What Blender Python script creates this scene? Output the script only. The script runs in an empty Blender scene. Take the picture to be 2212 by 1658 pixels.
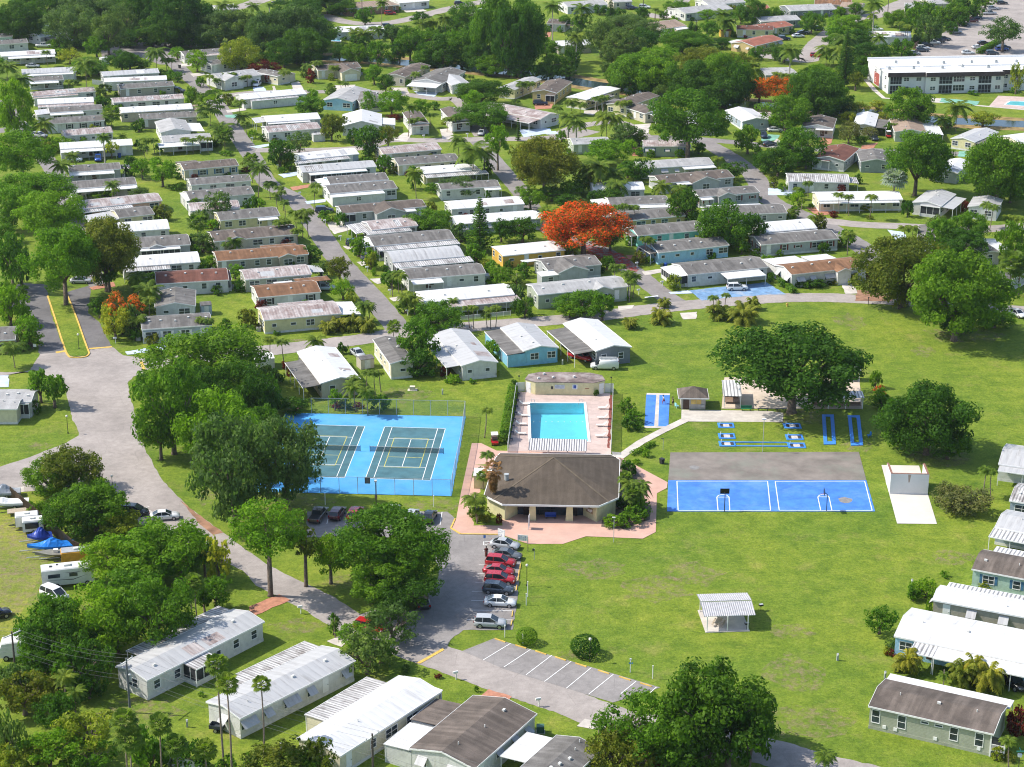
import bpy, math, random
from mathutils import Vector, Matrix
R = math.radians
S = bpy.context.scene
COL = S.collection
rnd = random.Random(7)
# ------------------------------------------------------------------ camera, sky, sun, exposure
FPX, PIT, ROLL, CH = 4240.0, R(20.2017), R(0.1183), 129.19      # focal length in px of a 2212 px wide picture
cd = bpy.data.cameras.new('camera'); cam = bpy.data.objects.new('camera', cd); COL.objects.link(cam)
cd.sensor_fit = 'HORIZONTAL'; cd.sensor_width = 36; cd.lens = FPX / 2212 * 36
cd.clip_start = 1; cd.clip_end = 6000
cam.matrix_world = Matrix.Translation((0, 0, CH)) @ Matrix.Rotation(R(90) - PIT, 4, 'X') @ Matrix.Rotation(ROLL, 4, 'Z')
S.camera = cam
SUN_EL, SUN_AZ = R(46), R(-7)            # shadows run to the right and a little towards the camera
sd = Vector((math.cos(SUN_AZ) * math.cos(SUN_EL), math.sin(SUN_AZ) * math.cos(SUN_EL), -math.sin(SUN_EL)))
W = bpy.data.worlds.new('World'); S.world = W; W.use_nodes = True
nt = W.node_tree; bg = nt.nodes['Background']
sky = nt.nodes.new('ShaderNodeTexSky'); sky.sky_type = 'NISHITA'; sky.sun_disc = False
sky.sun_elevation = SUN_EL; sky.sun_rotation = math.atan2(-sd.x, -sd.y); sky.dust_density = 1.2
nt.links.new(sky.outputs[0], bg.inputs[0]); bg.inputs[1].default_value = 0.15
sl = bpy.data.lights.new('sun', 'SUN'); sl.energy = 3.9; sl.angle = R(0.5); sl.color = (1, 0.95, 0.86)
so = bpy.data.objects.new('sun', sl); COL.objects.link(so); so.rotation_euler = sd.to_track_quat('-Z', 'Y').to_euler()
so.location = (-300, 300, 400)
S.view_settings.view_transform = 'Standard'; S.view_settings.look = 'None'
S.view_settings.exposure = 0.66; S.view_settings.gamma = 1.0; S.view_settings.use_curve_mapping = False
S.cycles.filter_width = 1.1; S.cycles.max_bounces = 6; S.cycles.transparent_max_bounces = 12; S.cycles.caustics_refractive = False; S.cycles.caustics_reflective = False

# ------------------------------------------------------------------ photo measurement -> ground coordinates
_cr, _sr, _cp, _sp = math.cos(ROLL), math.sin(ROLL), math.cos(PIT), math.sin(PIT)
def at(v, z=0.0):
    x, y = v[0] - 1106, v[1] - 829
    x, y = _cr * x + _sr * y, -_sr * x + _cr * y
    dy = FPX * _cp - y * _sp; dz = -FPX * _sp - y * _cp
    t = (z - CH) / dz
    return Vector((x * t, dy * t, z))
def px(p):
    Z = p[2] - CH; d = p[1] * _cp - Z * _sp; u = p[1] * _sp + Z * _cp
    x = FPX * p[0] / d; y = -FPX * u / d
    return 1106 + _cr * x - _sr * y, 829 + _sr * x + _cr * y
def scl(p):
    return FPX / (p[1] * _cp - (p[2] - CH) * _sp)
def t(k, x, y):
    return (553 * int(k[0]) + x / 4, 414.5 * int(k[1]) + y / 4)
def g(k, x, y, z=0.0): return at(t(k, x, y), z)
def zoomed(x0, y0, f): return lambda x, y, z=0.0: at(((x0 + x / f) / 1.3029, (y0 + y / f) / 1.3029), z)
z5 = zoomed(1380, 1040, 5.818); z6 = zoomed(1300, 1240, 4.096); z3 = zoomed(2020, 980, 5.025); z2 = zoomed(1800, 1080, 9.2125); z4 = zoomed(0, 1350, 4.25)

# ------------------------------------------------------------------ mesh builder
class MB:
    def __init__(s): s.v = []; s.f = []; s.m = []
    def add(s, vs, fs, m=0):
        n = len(s.v); s.v += [tuple(q) for q in vs]
        s.f += [tuple(n + i for i in q) for q in fs]; s.m += [m] * len(fs); return s
    def quad(s, a, b, c, d, m=0): return s.add([a, b, c, d], [(0, 1, 2, 3)], m)
    def poly(s, pts, m=0): return s.add(pts, [tuple(range(len(pts)))], m)
    def box(s, x0, x1, y0, y1, z0, z1, m=0):
        return s.add([(x0, y0, z0), (x1, y0, z0), (x1, y1, z0), (x0, y1, z0), (x0, y0, z1), (x1, y0, z1), (x1, y1, z1), (x0, y1, z1)],
                     [(0, 3, 2, 1), (4, 5, 6, 7), (0, 1, 5, 4), (1, 2, 6, 5), (2, 3, 7, 6), (3, 0, 4, 7)], m)
    def bar(s, p, q, w, h=None, m=0):
        h = h or w; p = Vector(p); q = Vector(q); d = (q - p).normalized()
        a = d.cross(Vector((0, 0, 1)))
        a = a.normalized() if a.length > 1e-4 else Vector((1, 0, 0)); b = a.cross(d)
        a *= w / 2; b *= h / 2
        return s.add([p - a - b, p + a - b, p + a + b, p - a + b, q - a - b, q + a - b, q + a + b, q - a + b],
                     [(0, 3, 2, 1), (4, 5, 6, 7), (0, 1, 5, 4), (1, 2, 6, 5), (2, 3, 7, 6), (3, 0, 4, 7)], m)
    def tube(s, pts, rad, n=6, m=0):
        pts = [Vector(p) for p in pts]; vs = []; fs = []
        for i, p in enumerate(pts):
            d = (pts[min(i + 1, len(pts) - 1)] - pts[max(i - 1, 0)]).normalized()
            a = d.cross(Vector((0.13, 1, 0.07))).normalized(); b = d.cross(a)
            r = rad[i] if isinstance(rad, (list, tuple)) else rad
            vs += [p + (a * math.cos(2 * math.pi * k / n) + b * math.sin(2 * math.pi * k / n)) * r for k in range(n)]
        for i in range(len(pts) - 1):
            for k in range(n):
                fs.append((i * n + k, i * n + (k + 1) % n, (i + 1) * n + (k + 1) % n, (i + 1) * n + k))
        fs.append(tuple(range(n - 1, -1, -1))); fs.append(tuple((len(pts) - 1) * n + k for k in range(n)))
        return s.add(vs, fs, m)
    def prism(s, prof, x0, x1, m=0):                 # profile of (y, z) run along x
        n = len(prof)
        return s.add([(x0, a, b) for a, b in prof] + [(x1, a, b) for a, b in prof],
                     [tuple(range(n - 1, -1, -1)), tuple(range(n, 2 * n))] + [(i, (i + 1) % n, n + (i + 1) % n, n + i) for i in range(n)], m)
    def extr(s, pts, z0, z1, m=0):                   # outline of (x, y) run up z
        n = len(pts)
        return s.add([(p[0], p[1], z0) for p in pts] + [(p[0], p[1], z1) for p in pts],
                     [tuple(range(n - 1, -1, -1)), tuple(range(n, 2 * n))] + [(i, (i + 1) % n, n + (i + 1) % n, n + i) for i in range(n)], m)
    def lathe(s, prof, n=10, m=0, c=(0, 0)):         # (r, z)
        k = len(prof); vs = []; fs = []
        for r, z in prof: vs += [(c[0] + r * math.cos(2 * math.pi * j / n), c[1] + r * math.sin(2 * math.pi * j / n), z) for j in range(n)]
        for i in range(k - 1):
            for j in range(n): fs.append((i * n + j, i * n + (j + 1) % n, (i + 1) * n + (j + 1) % n, (i + 1) * n + j))
        fs.append(tuple(range(n - 1, -1, -1))); fs.append(tuple((k - 1) * n + j for j in range(n)))
        return s.add(vs, fs, m)
    def loft(s, secs, m=0):
        n = len(secs[0]); vs = [p for q in secs for p in q]; fs = []
        for i in range(len(secs) - 1):
            for j in range(n): fs.append((i * n + j, i * n + (j + 1) % n, (i + 1) * n + (j + 1) % n, (i + 1) * n + j))
        fs.append(tuple(range(n - 1, -1, -1))); fs.append(tuple((len(secs) - 1) * n + j for j in range(n)))
        return s.add(vs, fs, m)
    def mesh(s, name, mats, smooth=False):
        me = bpy.data.meshes.new(name); me.from_pydata(s.v, [], s.f)
        for q in (mats if isinstance(mats, (list, tuple)) else [mats]): me.materials.append(q)
        if any(s.m): me.polygons.foreach_set('material_index', s.m)
        if smooth: me.polygons.foreach_set('use_smooth', [True] * len(me.polygons))
        me.update(); return me
    def build(s, name, mats, parent=None, smooth=False):
        return inst(name, s.mesh(name, mats, smooth), parent)
def inst(name, me, parent=None, loc=None, rz=0.0, scale=None, mat=None):
    o = bpy.data.objects.new(name, me); COL.objects.link(o)
    if parent: o.parent = parent
    if loc is not None: o.location = loc
    if rz: o.rotation_euler = (0, 0, rz)
    if scale is not None: o.scale = scale
    if mat is not None: o.material_slots[0].link = 'OBJECT'; o.material_slots[0].material = mat
    return o
ALL = []
def tag(o, label, cat, group=None, kind=None):
    if kind: o['kind'] = kind
    if kind == 'structure': return o
    o['label'] = label; o['category'] = cat
    if group: o['group'] = group
    ALL.append(o); return o
def thing(name, label, cat, loc=(0, 0, 0), rz=0.0, group=None, scale=None):
    o = bpy.data.objects.new(name, None); COL.objects.link(o); o.empty_display_size = 0.3
    o.location = loc; o.rotation_euler = (0, 0, rz)
    if scale is not None: o.scale = scale
    return tag(o, label, cat, group)
LM = []
def landmark(name, p): LM.append((name, Vector((p[0], p[1], 0))))
def rel(p, k=0):
    q = sorted(LM, key=lambda a: (a[1].x - p[0]) ** 2 + (a[1].y - p[1]) ** 2)[k]
    dx, dy = p[0] - q[1].x, p[1] - q[1].y
    w = ('right of' if dx > 0 else 'left of') if abs(dx) > abs(dy) * 0.8 else ('behind' if dy > 0 else 'in front of')
    return w + ' the ' + q[0]

# ------------------------------------------------------------------ materials
MC = {}
def nodes(name):
    m = bpy.data.materials.new(name); m.use_nodes = True
    return m, m.node_tree.nodes, m.node_tree.links, m.node_tree.nodes['Principled BSDF']
def lin(c): return tuple(v / 12.92 if v <= 0.04045 else ((v + 0.055) / 1.055) ** 2.4 for v in c[:3]) + (1,)
def coords(n, l, sc=(1, 1, 1), rand=True):
    tc = n.new('ShaderNodeTexCoord'); mp = n.new('ShaderNodeMapping'); mp.inputs['Scale'].default_value = sc
    l.new(tc.outputs['Object'], mp.inputs['Vector'])
    if rand:
        oi = n.new('ShaderNodeObjectInfo'); ml = n.new('ShaderNodeMath'); ml.operation = 'MULTIPLY'; ml.inputs[1].default_value = 90
        l.new(oi.outputs['Random'], ml.inputs[0]); l.new(ml.outputs[0], mp.inputs['Location'])
    return mp.outputs[0]
def noise(n, l, vec, scale, detail=4, rough=0.6):
    q = n.new('ShaderNodeTexNoise'); q.inputs['Scale'].default_value = scale; q.inputs['Detail'].default_value = detail; q.inputs['Roughness'].default_value = rough
    l.new(vec, q.inputs['Vector']); return q.outputs['Fac']
def ramp(n, l, fac, stops):
    r = n.new('ShaderNodeValToRGB'); e = r.color_ramp.elements
    while len(e) < len(stops): e.new(0.5)
    for q, (p, c) in zip(e, stops): q.position = p; q.color = tuple(c[:3]) + (1,)
    l.new(fac, r.inputs[0]); return r.outputs['Color']
def mix(n, l, fac, a, b, mode='MIX'):
    q = n.new('ShaderNodeMix'); q.data_type = 'RGBA'; q.blend_type = mode
    for i, v in ((0, fac), (6, a), (7, b)):
        if isinstance(v, (int, float)): q.inputs[i].default_value = v
        elif isinstance(v, tuple): q.inputs[i].default_value = v[:3] + (1,)
        else: l.new(v, q.inputs[i])
    return q.outputs[2]
def bump(n, l, b, h, strength=0.3, dist=0.05):
    q = n.new('ShaderNodeBump'); q.inputs['Strength'].default_value = strength; q.inputs['Distance'].default_value = dist
    l.new(h, q.inputs['Height']); l.new(q.outputs[0], b.inputs['Normal'])
def plain(name, c, rough=0.6, var=0.18, sc=1.5, spec=0.3, metal=0.0, dirt=None):
    """colour with a little wear; c is linear"""
    if name in MC: return MC[name]
    m, n, l, b = nodes(name); v = coords(n, l)
    f = noise(n, l, v, sc, 5)
    d = tuple(max(0, x * (1 - var * 1.6)) for x in c); h = tuple(min(0.95, x * (1 + var * 0.7)) for x in c)
    col = ramp(n, l, f, [(0.3, d), (0.68, h)])
    if dirt:
        f2 = noise(n, l, v, sc * 0.35, 6, 0.7)
        r2 = ramp(n, l, f2, [(0.5, (0, 0, 0)), (0.72, (1, 1, 1))]); col = mix(n, l, r2, col, dirt)
    l.new(col, b.inputs['Base Color']); b.inputs['Roughness'].default_value = rough; b.inputs['Specular IOR Level'].default_value = spec; b.inputs['Metallic'].default_value = metal
    MC[name] = m; return m
def siding(name, c):
    if name in MC: return MC[name]
    m, n, l, b = nodes(name); v = coords(n, l)
    f = noise(n, l, v, 0.9, 5, 0.65); f2 = noise(n, l, coords(n, l, (1.3, 1.3, 0.25)), 1.6, 4)
    col = ramp(n, l, f, [(0.3, tuple(x * 0.8 for x in c)), (0.6, c)])
    st = ramp(n, l, f2, [(0.55, (1, 1, 1)), (0.8, (0.66, 0.62, 0.56))]); col = mix(n, l, 0.6, col, st, 'MULTIPLY')
    wv = n.new('ShaderNodeTexWave'); wv.bands_direction = 'Z'; wv.wave_profile = 'SAW'; wv.inputs['Scale'].default_value = 1.6
    tc = n.new('ShaderNodeTexCoord'); l.new(tc.outputs['Object'], wv.inputs['Vector'])
    bump(n, l, b, wv.outputs['Fac'], 0.5, 0.03)
    l.new(col, b.inputs['Base Color']); b.inputs['Roughness'].default_value = 0.55
    MC[name] = m; return m
def shingle(name, c, c2=None, streak=0.5):
    if name in MC: return MC[name]
    m, n, l, b = nodes(name); c2 = c2 or tuple(x * 0.62 for x in c)
    v = coords(n, l)
    f = noise(n, l, v, 0.5, 5, 0.6); fine = noise(n, l, coords(n, l, (1, 1.6, 1)), 7, 3, 0.7)
    st = noise(n, l, coords(n, l, (0.9, 0.07, 0.07)), 1.5, 3, 0.5)
    col = ramp(n, l, f, [(0.28, c2), (0.66, c)])
    col = mix(n, l, 0.55, col, ramp(n, l, fine, [(0.3, (0.6, 0.6, 0.6)), (0.7, (1.25, 1.25, 1.25))]), 'MULTIPLY')
    col = mix(n, l, streak, col, ramp(n, l, st, [(0.42, (0.66, 0.64, 0.62)), (0.7, (1.35, 1.33, 1.3))]), 'MULTIPLY')
    bump(n, l, b, fine, 0.5, 0.03)
    l.new(col, b.inputs['Base Color']); b.inputs['Roughness'].default_value = 0.9; b.inputs['Specular IOR Level'].default_value = 0.15
    MC[name] = m; return m
def metalroof(name, c, stain, amt=0.5, rib=0.0, ribw=0.5):
    """painted sheet roof: c coat, stain weathering in patches and runs, rib depth of dirty ribs across x"""
    if name in MC: return MC[name]
    m, n, l, b = nodes(name); v = coords(n, l)
    f = noise(n, l, v, 0.35, 6, 0.7); st = noise(n, l, coords(n, l, (1.4, 0.16, 0.16)), 1.2, 4, 0.65)
    col = ramp(n, l, f, [(0.35, tuple(x * 0.93 for x in c)), (0.6, c)])
    r1 = ramp(n, l, st, [(0.62 - amt * 0.25, (0, 0, 0)), (0.9 - amt * 0.2, (1, 1, 1))])
    r2 = ramp(n, l, f, [(0.66 - amt * 0.24, (0, 0, 0)), (0.9 - amt * 0.3, (1, 1, 1))])
    col = mix(n, l, r2, col, stain); col = mix(n, l, r1, col, tuple(x * 0.8 for x in stain))
    tc = n.new('ShaderNodeTexCoord'); wv = n.new('ShaderNodeTexWave'); wv.bands_direction = 'X'
    wv.inputs['Scale'].default_value = 0.314 / ribw; l.new(tc.outputs['Object'], wv.inputs['Vector'])
    if rib: 
        rr = ramp(n, l, wv.outputs['Fac'], [(0.18, (1 - rib,) * 3), (0.5, (1, 1, 1))]); col = mix(n, l, 1.0, col, rr, 'MULTIPLY')
    else:
        rr = ramp(n, l, wv.outputs['Fac'], [(0.0, (0.92,) * 3), (0.06, (1, 1, 1))]); col = mix(n, l, 1.0, col, rr, 'MULTIPLY')
    bump(n, l, b, wv.outputs['Fac'], 0.5, 0.05)
    l.new(col, b.inputs['Base Color']); b.inputs['Roughness'].default_value = 0.5; b.inputs['Specular IOR Level'].default_value = 0.3
    MC[name] = m; return m
def foliage(name, c, c2, var=1.0, tip=None):
    if name in MC: return MC[name]
    m, n, l, b = nodes(name); n.remove(b); out = n['Material Output']
    oi = n.new('ShaderNodeObjectInfo'); v = coords(n, l)
    f = noise(n, l, v, 1.6 if tip is None else 3.0, 3, 0.6)
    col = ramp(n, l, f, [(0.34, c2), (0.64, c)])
    if tip:
        r = ramp(n, l, noise(n, l, v, 1.9, 3, 0.6), [(0.455, (0, 0, 0)), (0.53, (1, 1, 1))]); col = mix(n, l, r, col, tip)
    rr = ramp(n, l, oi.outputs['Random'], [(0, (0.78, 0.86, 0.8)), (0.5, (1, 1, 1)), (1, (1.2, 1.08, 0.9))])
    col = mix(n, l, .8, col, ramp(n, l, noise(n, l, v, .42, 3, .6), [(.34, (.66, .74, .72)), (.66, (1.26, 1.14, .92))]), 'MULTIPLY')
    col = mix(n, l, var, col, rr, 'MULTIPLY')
    d = n.new('ShaderNodeBsdfPrincipled'); d.inputs['Roughness'].default_value = 0.6; d.inputs['Specular IOR Level'].default_value = 0.12
    tr = n.new('ShaderNodeBsdfTranslucent'); mx = n.new('ShaderNodeMixShader'); mx.inputs[0].default_value = 0.45
    l.new(col, d.inputs['Base Color']); l.new(mix(n, l, 1.0, col, (1.1, 1.3, 0.6), 'MULTIPLY'), tr.inputs['Color'])
    l.new(d.outputs[0], mx.inputs[1]); l.new(tr.outputs[0], mx.inputs[2]); l.new(mx.outputs[0], out.inputs['Surface'])
    MC[name] = m; return m
def asphalt(name, c, crack=0.5):
    if name in MC: return MC[name]
    m, n, l, b = nodes(name); v = coords(n, l, rand=False)
    big = noise(n, l, v, 0.12, 5, 0.65); mid = noise(n, l, v, 0.9, 6, 0.7); fine = noise(n, l, v, 9, 2)
    col = ramp(n, l, big, [(0.3, tuple(x * 0.72 for x in c)), (0.62, c)])
    col = mix(n, l, 0.6, col, ramp(n, l, mid, [(0.3, (0.70,) * 3), (0.7, (1.18,) * 3)]), 'MULTIPLY')
    col = mix(n, l, 0.4, col, ramp(n, l, fine, [(0.3, (0.75,) * 3), (0.7, (1.2,) * 3)]), 'MULTIPLY')
    vo = n.new('ShaderNodeTexVoronoi'); vo.feature = 'DISTANCE_TO_EDGE'; vo.inputs['Scale'].default_value = 0.22
    wob = n.new('ShaderNodeMixRGB'); wob.inputs[0].default_value = 0.12; nn = n.new('ShaderNodeTexNoise'); nn.inputs['Scale'].default_value = 0.6
    l.new(v, nn.inputs['Vector']); l.new(v, wob.inputs[1]); l.new(nn.outputs['Color'], wob.inputs[2]); l.new(wob.outputs[0], vo.inputs['Vector'])
    cr = ramp(n, l, vo.outputs['Distance'], [(0.0, (1 - crack,) * 3), (0.008, (1, 1, 1))]); col = mix(n, l, 1.0, col, cr, 'MULTIPLY')
    bump(n, l, b, fine, 0.3, 0.02)
    l.new(col, b.inputs['Base Color']); b.inputs['Roughness'].default_value = 0.9; b.inputs['Specular IOR Level'].default_value = 0.2
    MC[name] = m; return m
def grassmat(name, a, b_, c, dry):
    if name in MC: return MC[name]
    m, n, l, b = nodes(name); v = coords(n, l, rand=False)
    big = noise(n, l, v, 0.045, 5, 0.6); mid = noise(n, l, v, 0.28, 6, 0.72); fine = noise(n, l, v, 2.6, 4, 0.8); pat = noise(n, l, v, 0.13, 4, 0.75)
    col = ramp(n, l, mid, [(0.28, a), (0.5, b_), (0.72, c)])
    col = mix(n, l, ramp(n, l, pat, [(0.55, (0, 0, 0)), (0.8, (0.7,) * 3)]), col, dry)
    col = mix(n, l, 0.8, col, ramp(n, l, big, [(0.32, (0.66, 0.80, 0.76)), (0.66, (1.2, 1.08, 1.0))]), 'MULTIPLY')
    col = mix(n, l, 0.75, col, ramp(n, l, fine, [(0.3, (0.52, 0.56, 0.5)), (0.66, (1.3, 1.26, 1.2))]), 'MULTIPLY')
    col = mix(n, l, 0.8, col, ramp(n, l, noise(n, l, v, 1.1, 6, .85), [(.32, (.6, .66, .6)), (.66, (1.32, 1.24, 1.2))]), 'MULTIPLY')
    bump(n, l, b, fine, 0.8, 0.15)
    l.new(col, b.inputs['Base Color']); b.inputs['Roughness'].default_value = 0.9; b.inputs['Specular IOR Level'].default_value = 0.1
    MC[name] = m; return m
GRASS = grassmat('grass', (0.084, 0.148, 0.018), (0.155, 0.222, 0.027), (0.220, 0.272, 0.042), (0.31, 0.27, 0.10))
YARD = grassmat('yard_grass', (0.13, 0.18, 0.025), (0.21, 0.245, 0.045), (0.28, 0.285, 0.075), (0.36, 0.31, 0.13))
ROAD = asphalt('road_asphalt', (0.375, 0.33, 0.30), 0.16); STREET = asphalt('street_asphalt', (0.27, 0.245, 0.232), 0.14); LOT = asphalt('lot_asphalt', (0.285, 0.262, 0.248), 0.2)
LANE = asphalt('lane_asphalt', (0.17, 0.16, 0.16), 0.15)
CONC = plain('concrete', (0.55, 0.50, 0.44), 0.85, 0.16, 0.5, dirt=(0.42, 0.37, 0.33)); PINK = plain('pink_paving', (0.56, 0.345, 0.27), 0.85, 0.1, 0.4, dirt=(0.48, 0.31, 0.25))
DECK = plain('pool_deck', (0.50, 0.385, 0.34), 0.85, 0.12, 0.8, dirt=(0.58, 0.46, 0.41)); BRICKP = plain('brick_paving', (0.44, 0.20, 0.125), 0.85, 0.2, 1.5)
WHITE = plain('white_paint', (0.78, 0.77, 0.74), 0.55, 0.06); OFFW = plain('aged_white_paint', (0.66, 0.65, 0.61), 0.6, 0.12); YELP = plain('yellow_paint', (0.68, 0.45, 0.10), 0.7, 0.2, 2)
DARK = plain('dark_trim', (0.03, 0.03, 0.033), 0.5); STEEL = plain('galvanised_steel', (0.40, 0.42, 0.42), 0.45, 0.12, 2, 0.5); POST = plain('lamp_post_paint', (0.02, 0.025, 0.025), 0.4)
WOODP = plain('weathered_wood', (0.17, 0.115, 0.07), 0.9, 0.3, 3); BARK = plain('bark', (0.16, 0.12, 0.09), 0.9, 0.35, 3); PBARK = plain('palm_bark', (0.25, 0.19, 0.15), 0.9, 0.3, 5)
def glass(name, c=(0.02, 0.028, 0.035)):
    if name in MC: return MC[name]
    m, n, l, b = nodes(name); f = noise(n, l, coords(n, l), 0.8, 2)
    l.new(ramp(n, l, f, [(0.35, c), (0.7, tuple(x * 2.6 for x in c))]), b.inputs['Base Color'])
    b.inputs['Roughness'].default_value = 0.08; b.inputs['Specular IOR Level'].default_value = 0.6
    MC[name] = m; return m
GLASS = glass('window_glass'); CARGLASS = glass('car_glass', (0.012, 0.016, 0.02)); SCREEN = plain('insect_screen', (0.035, 0.037, 0.04), 0.7, 0.4, 0.8)
def paintmat(name, c):
    if name in MC: return MC[name]
    m, n, l, b = nodes(name); b.inputs['Base Color'].default_value = tuple(c) + (1,); b.inputs['Roughness'].default_value = 0.28
    b.inputs['Coat Weight'].default_value = 0.7; b.inputs['Coat Roughness'].default_value = 0.06
    f = noise(n, l, coords(n, l), 1.5, 3); l.new(ramp(n, l, f, [(0.3, (0.22,) * 3), (0.7, (0.38,) * 3)]), b.inputs['Roughness'])
    MC[name] = m; return m
def meshmat(name, c, cover):
    if name in MC: return MC[name]
    m, n, l, b = nodes(name); b.inputs['Base Color'].default_value = tuple(c) + (1,); b.inputs['Roughness'].default_value = 0.6
    b.inputs['Alpha'].default_value = cover; MC[name] = m; return m
CHAIN = meshmat('chain_link', (0.25, 0.27, 0.27), 0.13); NETM = meshmat('net_mesh', (0.03, 0.035, 0.04), 0.42)

# ------------------------------------------------------------------ ground sheets
ZC = 0
def lift(z):
    global ZC; ZC += 1; return z + .00013 * (ZC % 80)
def ragged(pts, amp=.14):
    out = []; r = random.Random(len(pts)); n = len(pts)
    for i in range(n):
        a, b = pts[i], pts[(i + 1) % n]; k = min(60, max(1, int((b - a).length / 1.1)))
        for j in range(k): q = a.lerp(b, j / k); out.append(q + Vector((r.uniform(-amp, amp), r.uniform(-amp, amp), 0)) if j else q)
    return out
def sheet(name, pts, m, z, kind='structure', label=None, cat=None, group=None):
    pts = [Vector((p[0], p[1], 0)) for p in pts]; c = sum(pts, Vector()) / len(pts)
    if name in ('road', 'street', 'driveway', 'path', 'parking_lot', 'road_stain', 'yard', 'planting_bed'): pts = ragged(pts)
    z = lift(z)
    me = MB().poly([(p.x, p.y, z) for p in pts]).mesh(name, m)
    o = inst(name, me)
    if kind == 'structure': o['kind'] = kind
    else: tag(o, label, cat, group)
    return o
def spline(pts, k=5):
    out = []; n = len(pts)
    for i in range(n - 1):
        p0, p1, p2, p3 = pts[max(i - 1, 0)], pts[i], pts[i + 1], pts[min(i + 2, n - 1)]
        for j in range(k):
            u = j / k
            out.append(0.5 * ((2 * p1) + (p2 - p0) * u + (2 * p0 - 5 * p1 + 4 * p2 - p3) * u * u + (3 * p1 - p0 - 3 * p2 + p3) * u ** 3))
    return out + [pts[-1]]
def strip(name, pts, w, m, z, smooth=True, **kw):
    pts = [Vector((p[0], p[1], 0)) for p in pts]
    if smooth and len(pts) > 2: pts = spline(pts, 12)
    a = []; b = []; z = lift(z)
    for i, p in enumerate(pts):
        d = (pts[min(i + 1, len(pts) - 1)] - pts[max(i - 1, 0)]).normalized(); s = Vector((-d.y, d.x, 0)) * w / 2
        j1, j2 = rnd.uniform(.96, 1.05), rnd.uniform(.96, 1.05); a.append(p + s * j1); b.append(p - s * j2)
    q = MB()
    for i in range(len(pts) - 1):
        q.quad((b[i].x, b[i].y, z), (b[i + 1].x, b[i + 1].y, z), (a[i + 1].x, a[i + 1].y, z), (a[i].x, a[i].y, z))
    o = q.build(name, m)
    o['kind'] = kw.get('kind', 'structure'); return o
def tp(s):
    """'01 345 1410, 970 1350, 02 1100 0' -> ground points (the tile number holds until the next one)"""
    out = []; k = '00'
    for q in s.split(','):
        w = q.split()
        if len(w) == 3: k = w[0]; w = w[1:]
        out.append(g(k, float(w[0]), float(w[1])))
    return out
# ------------------------------------------------------------------ ground, roads, paths, courts' slabs
POOL = [z5(738, 560), z5(1632, 562), z5(1600, 1185), z5(672, 1185)]          # inner edge of the coping
def px_frame(a, b): 
    e = (b - a); e.z = 0; e.normalize(); return e, Vector((-e.y, e.x, 0))
pe, pn = px_frame(POOL[3], POOL[2])
PW = 12.0; PO = POOL[3].lerp(POOL[2], .5); PD = ((POOL[0] + POOL[1]) / 2 - PO).dot(pn)
PW = (POOL[2] - POOL[3]).length
pool_pt = lambda x, y, z=0: PO + pe * x + pn * y + Vector((0, 0, z))
pc = [pool_pt(-PW / 2, 0), pool_pt(PW / 2, 0), pool_pt(PW / 2, PD), pool_pt(-PW / 2, PD)]
big = [Vector((-3000, 40, 0)), Vector((3000, 40, 0)), Vector((3000, 5000, 0)), Vector((-3000, 5000, 0))]
q = MB()
for i in range(4): q.quad(big[i], big[(i + 1) % 4], pc[(i + 1) % 4], pc[i])
o = q.build('ground', GRASS); o['kind'] = 'structure'
Z1, Z2, Z3, Z4, Z5_ = .012, .024, .036, .048, .06
sheet('yard', tp('02 0 1130, 340 1100, 330 1250, 600 1420, 620 1500, 330 1700, 03 200 300, 0 780, -400 780, 02 -400 1130'), YARD, Z1)
sheet('road', tp('01 345 1405, 975 1345, 1065 1415, 1385 1455, 1400 1490, 1330 1540, 1150 1600, 02 1100 0, 1160 250, 1260 580, 1400 830, 1640 1080, 1930 1290, 2300 1560, 13 340 30, 640 170, 1000 395, 960 470, 1020 560, 700 480, 400 290, 0 90, 03 2100 -40, 02 1800 1480, 1180 1200, 1000 960, 880 800, 560 900, 210 935, -300 900, -300 790, 0 720, 300 620, 560 520, 680 450, 670 400, 620 300, 560 0, 01 290 1540, 0 1600, -100 1600, -100 1560, 250 1560'), ROAD, Z2)
sheet('road', tp('01 -60 960, 170 790, 400 800, 440 1050, 560 1380, 590 1420, 340 1420, 330 1300, 250 1060'), LANE, Z1)
sheet('road', tp('01 580 870, 800 800, 780 900, 760 1050, 850 1120, 900 1210, 970 1350, 760 1365'), LANE, Z1)
sheet('parking_lot', tp('12 440 1108, 1652 1108, 1722 1170, 1682 1250, 1770 1305, 2110 1310, 22 20 1395, 78 1500, 23 62 60, 5 470, 13 1790 475, 1680 560, 1640 640, 1300 640, 1000 450, 960 380, 1380 300, 1560 60, 12 1590 1600, 1450 1330, 440 1330'), LOT, Z3)
strip('road', [g('13', 860, 350), g('13', 1180, 560), g('13', 1650, 730), g('13', 2211, 935), g('23', 440, 1080), g('23', 900, 1250), g('33', -700, 1360), g('33', 0, 1525), g('33', 560, 1680), g('33', 1100, 1800)], 6.4, ROAD, Z2)
sheet('parking_bay', tp('13 1782 655, 2058 545, 23 160 640, 1282 970, 872 1100, 300 925, 100 865, 13 2140 810'), LOT, Z3)
strip('street', [g('00', 1420, 470), g('00', 1600, 640), g('00', 1830, 850), g('00', 2020, 1120), g('10', -30, 1360), g('10', 110, 1590), g('11', 330, 60), g('11', 560, 370), g('11', 720, 600), g('11', 960, 860), g('11', 1230, 1180)], 5.4, STREET, Z1)
sheet('street', tp('00 870 430, 1050 360, 1300 350, 1560 400, 1500 470, 1440 560, 1380 560, 1180 480, 880 490'), STREET, Z2)
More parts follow.
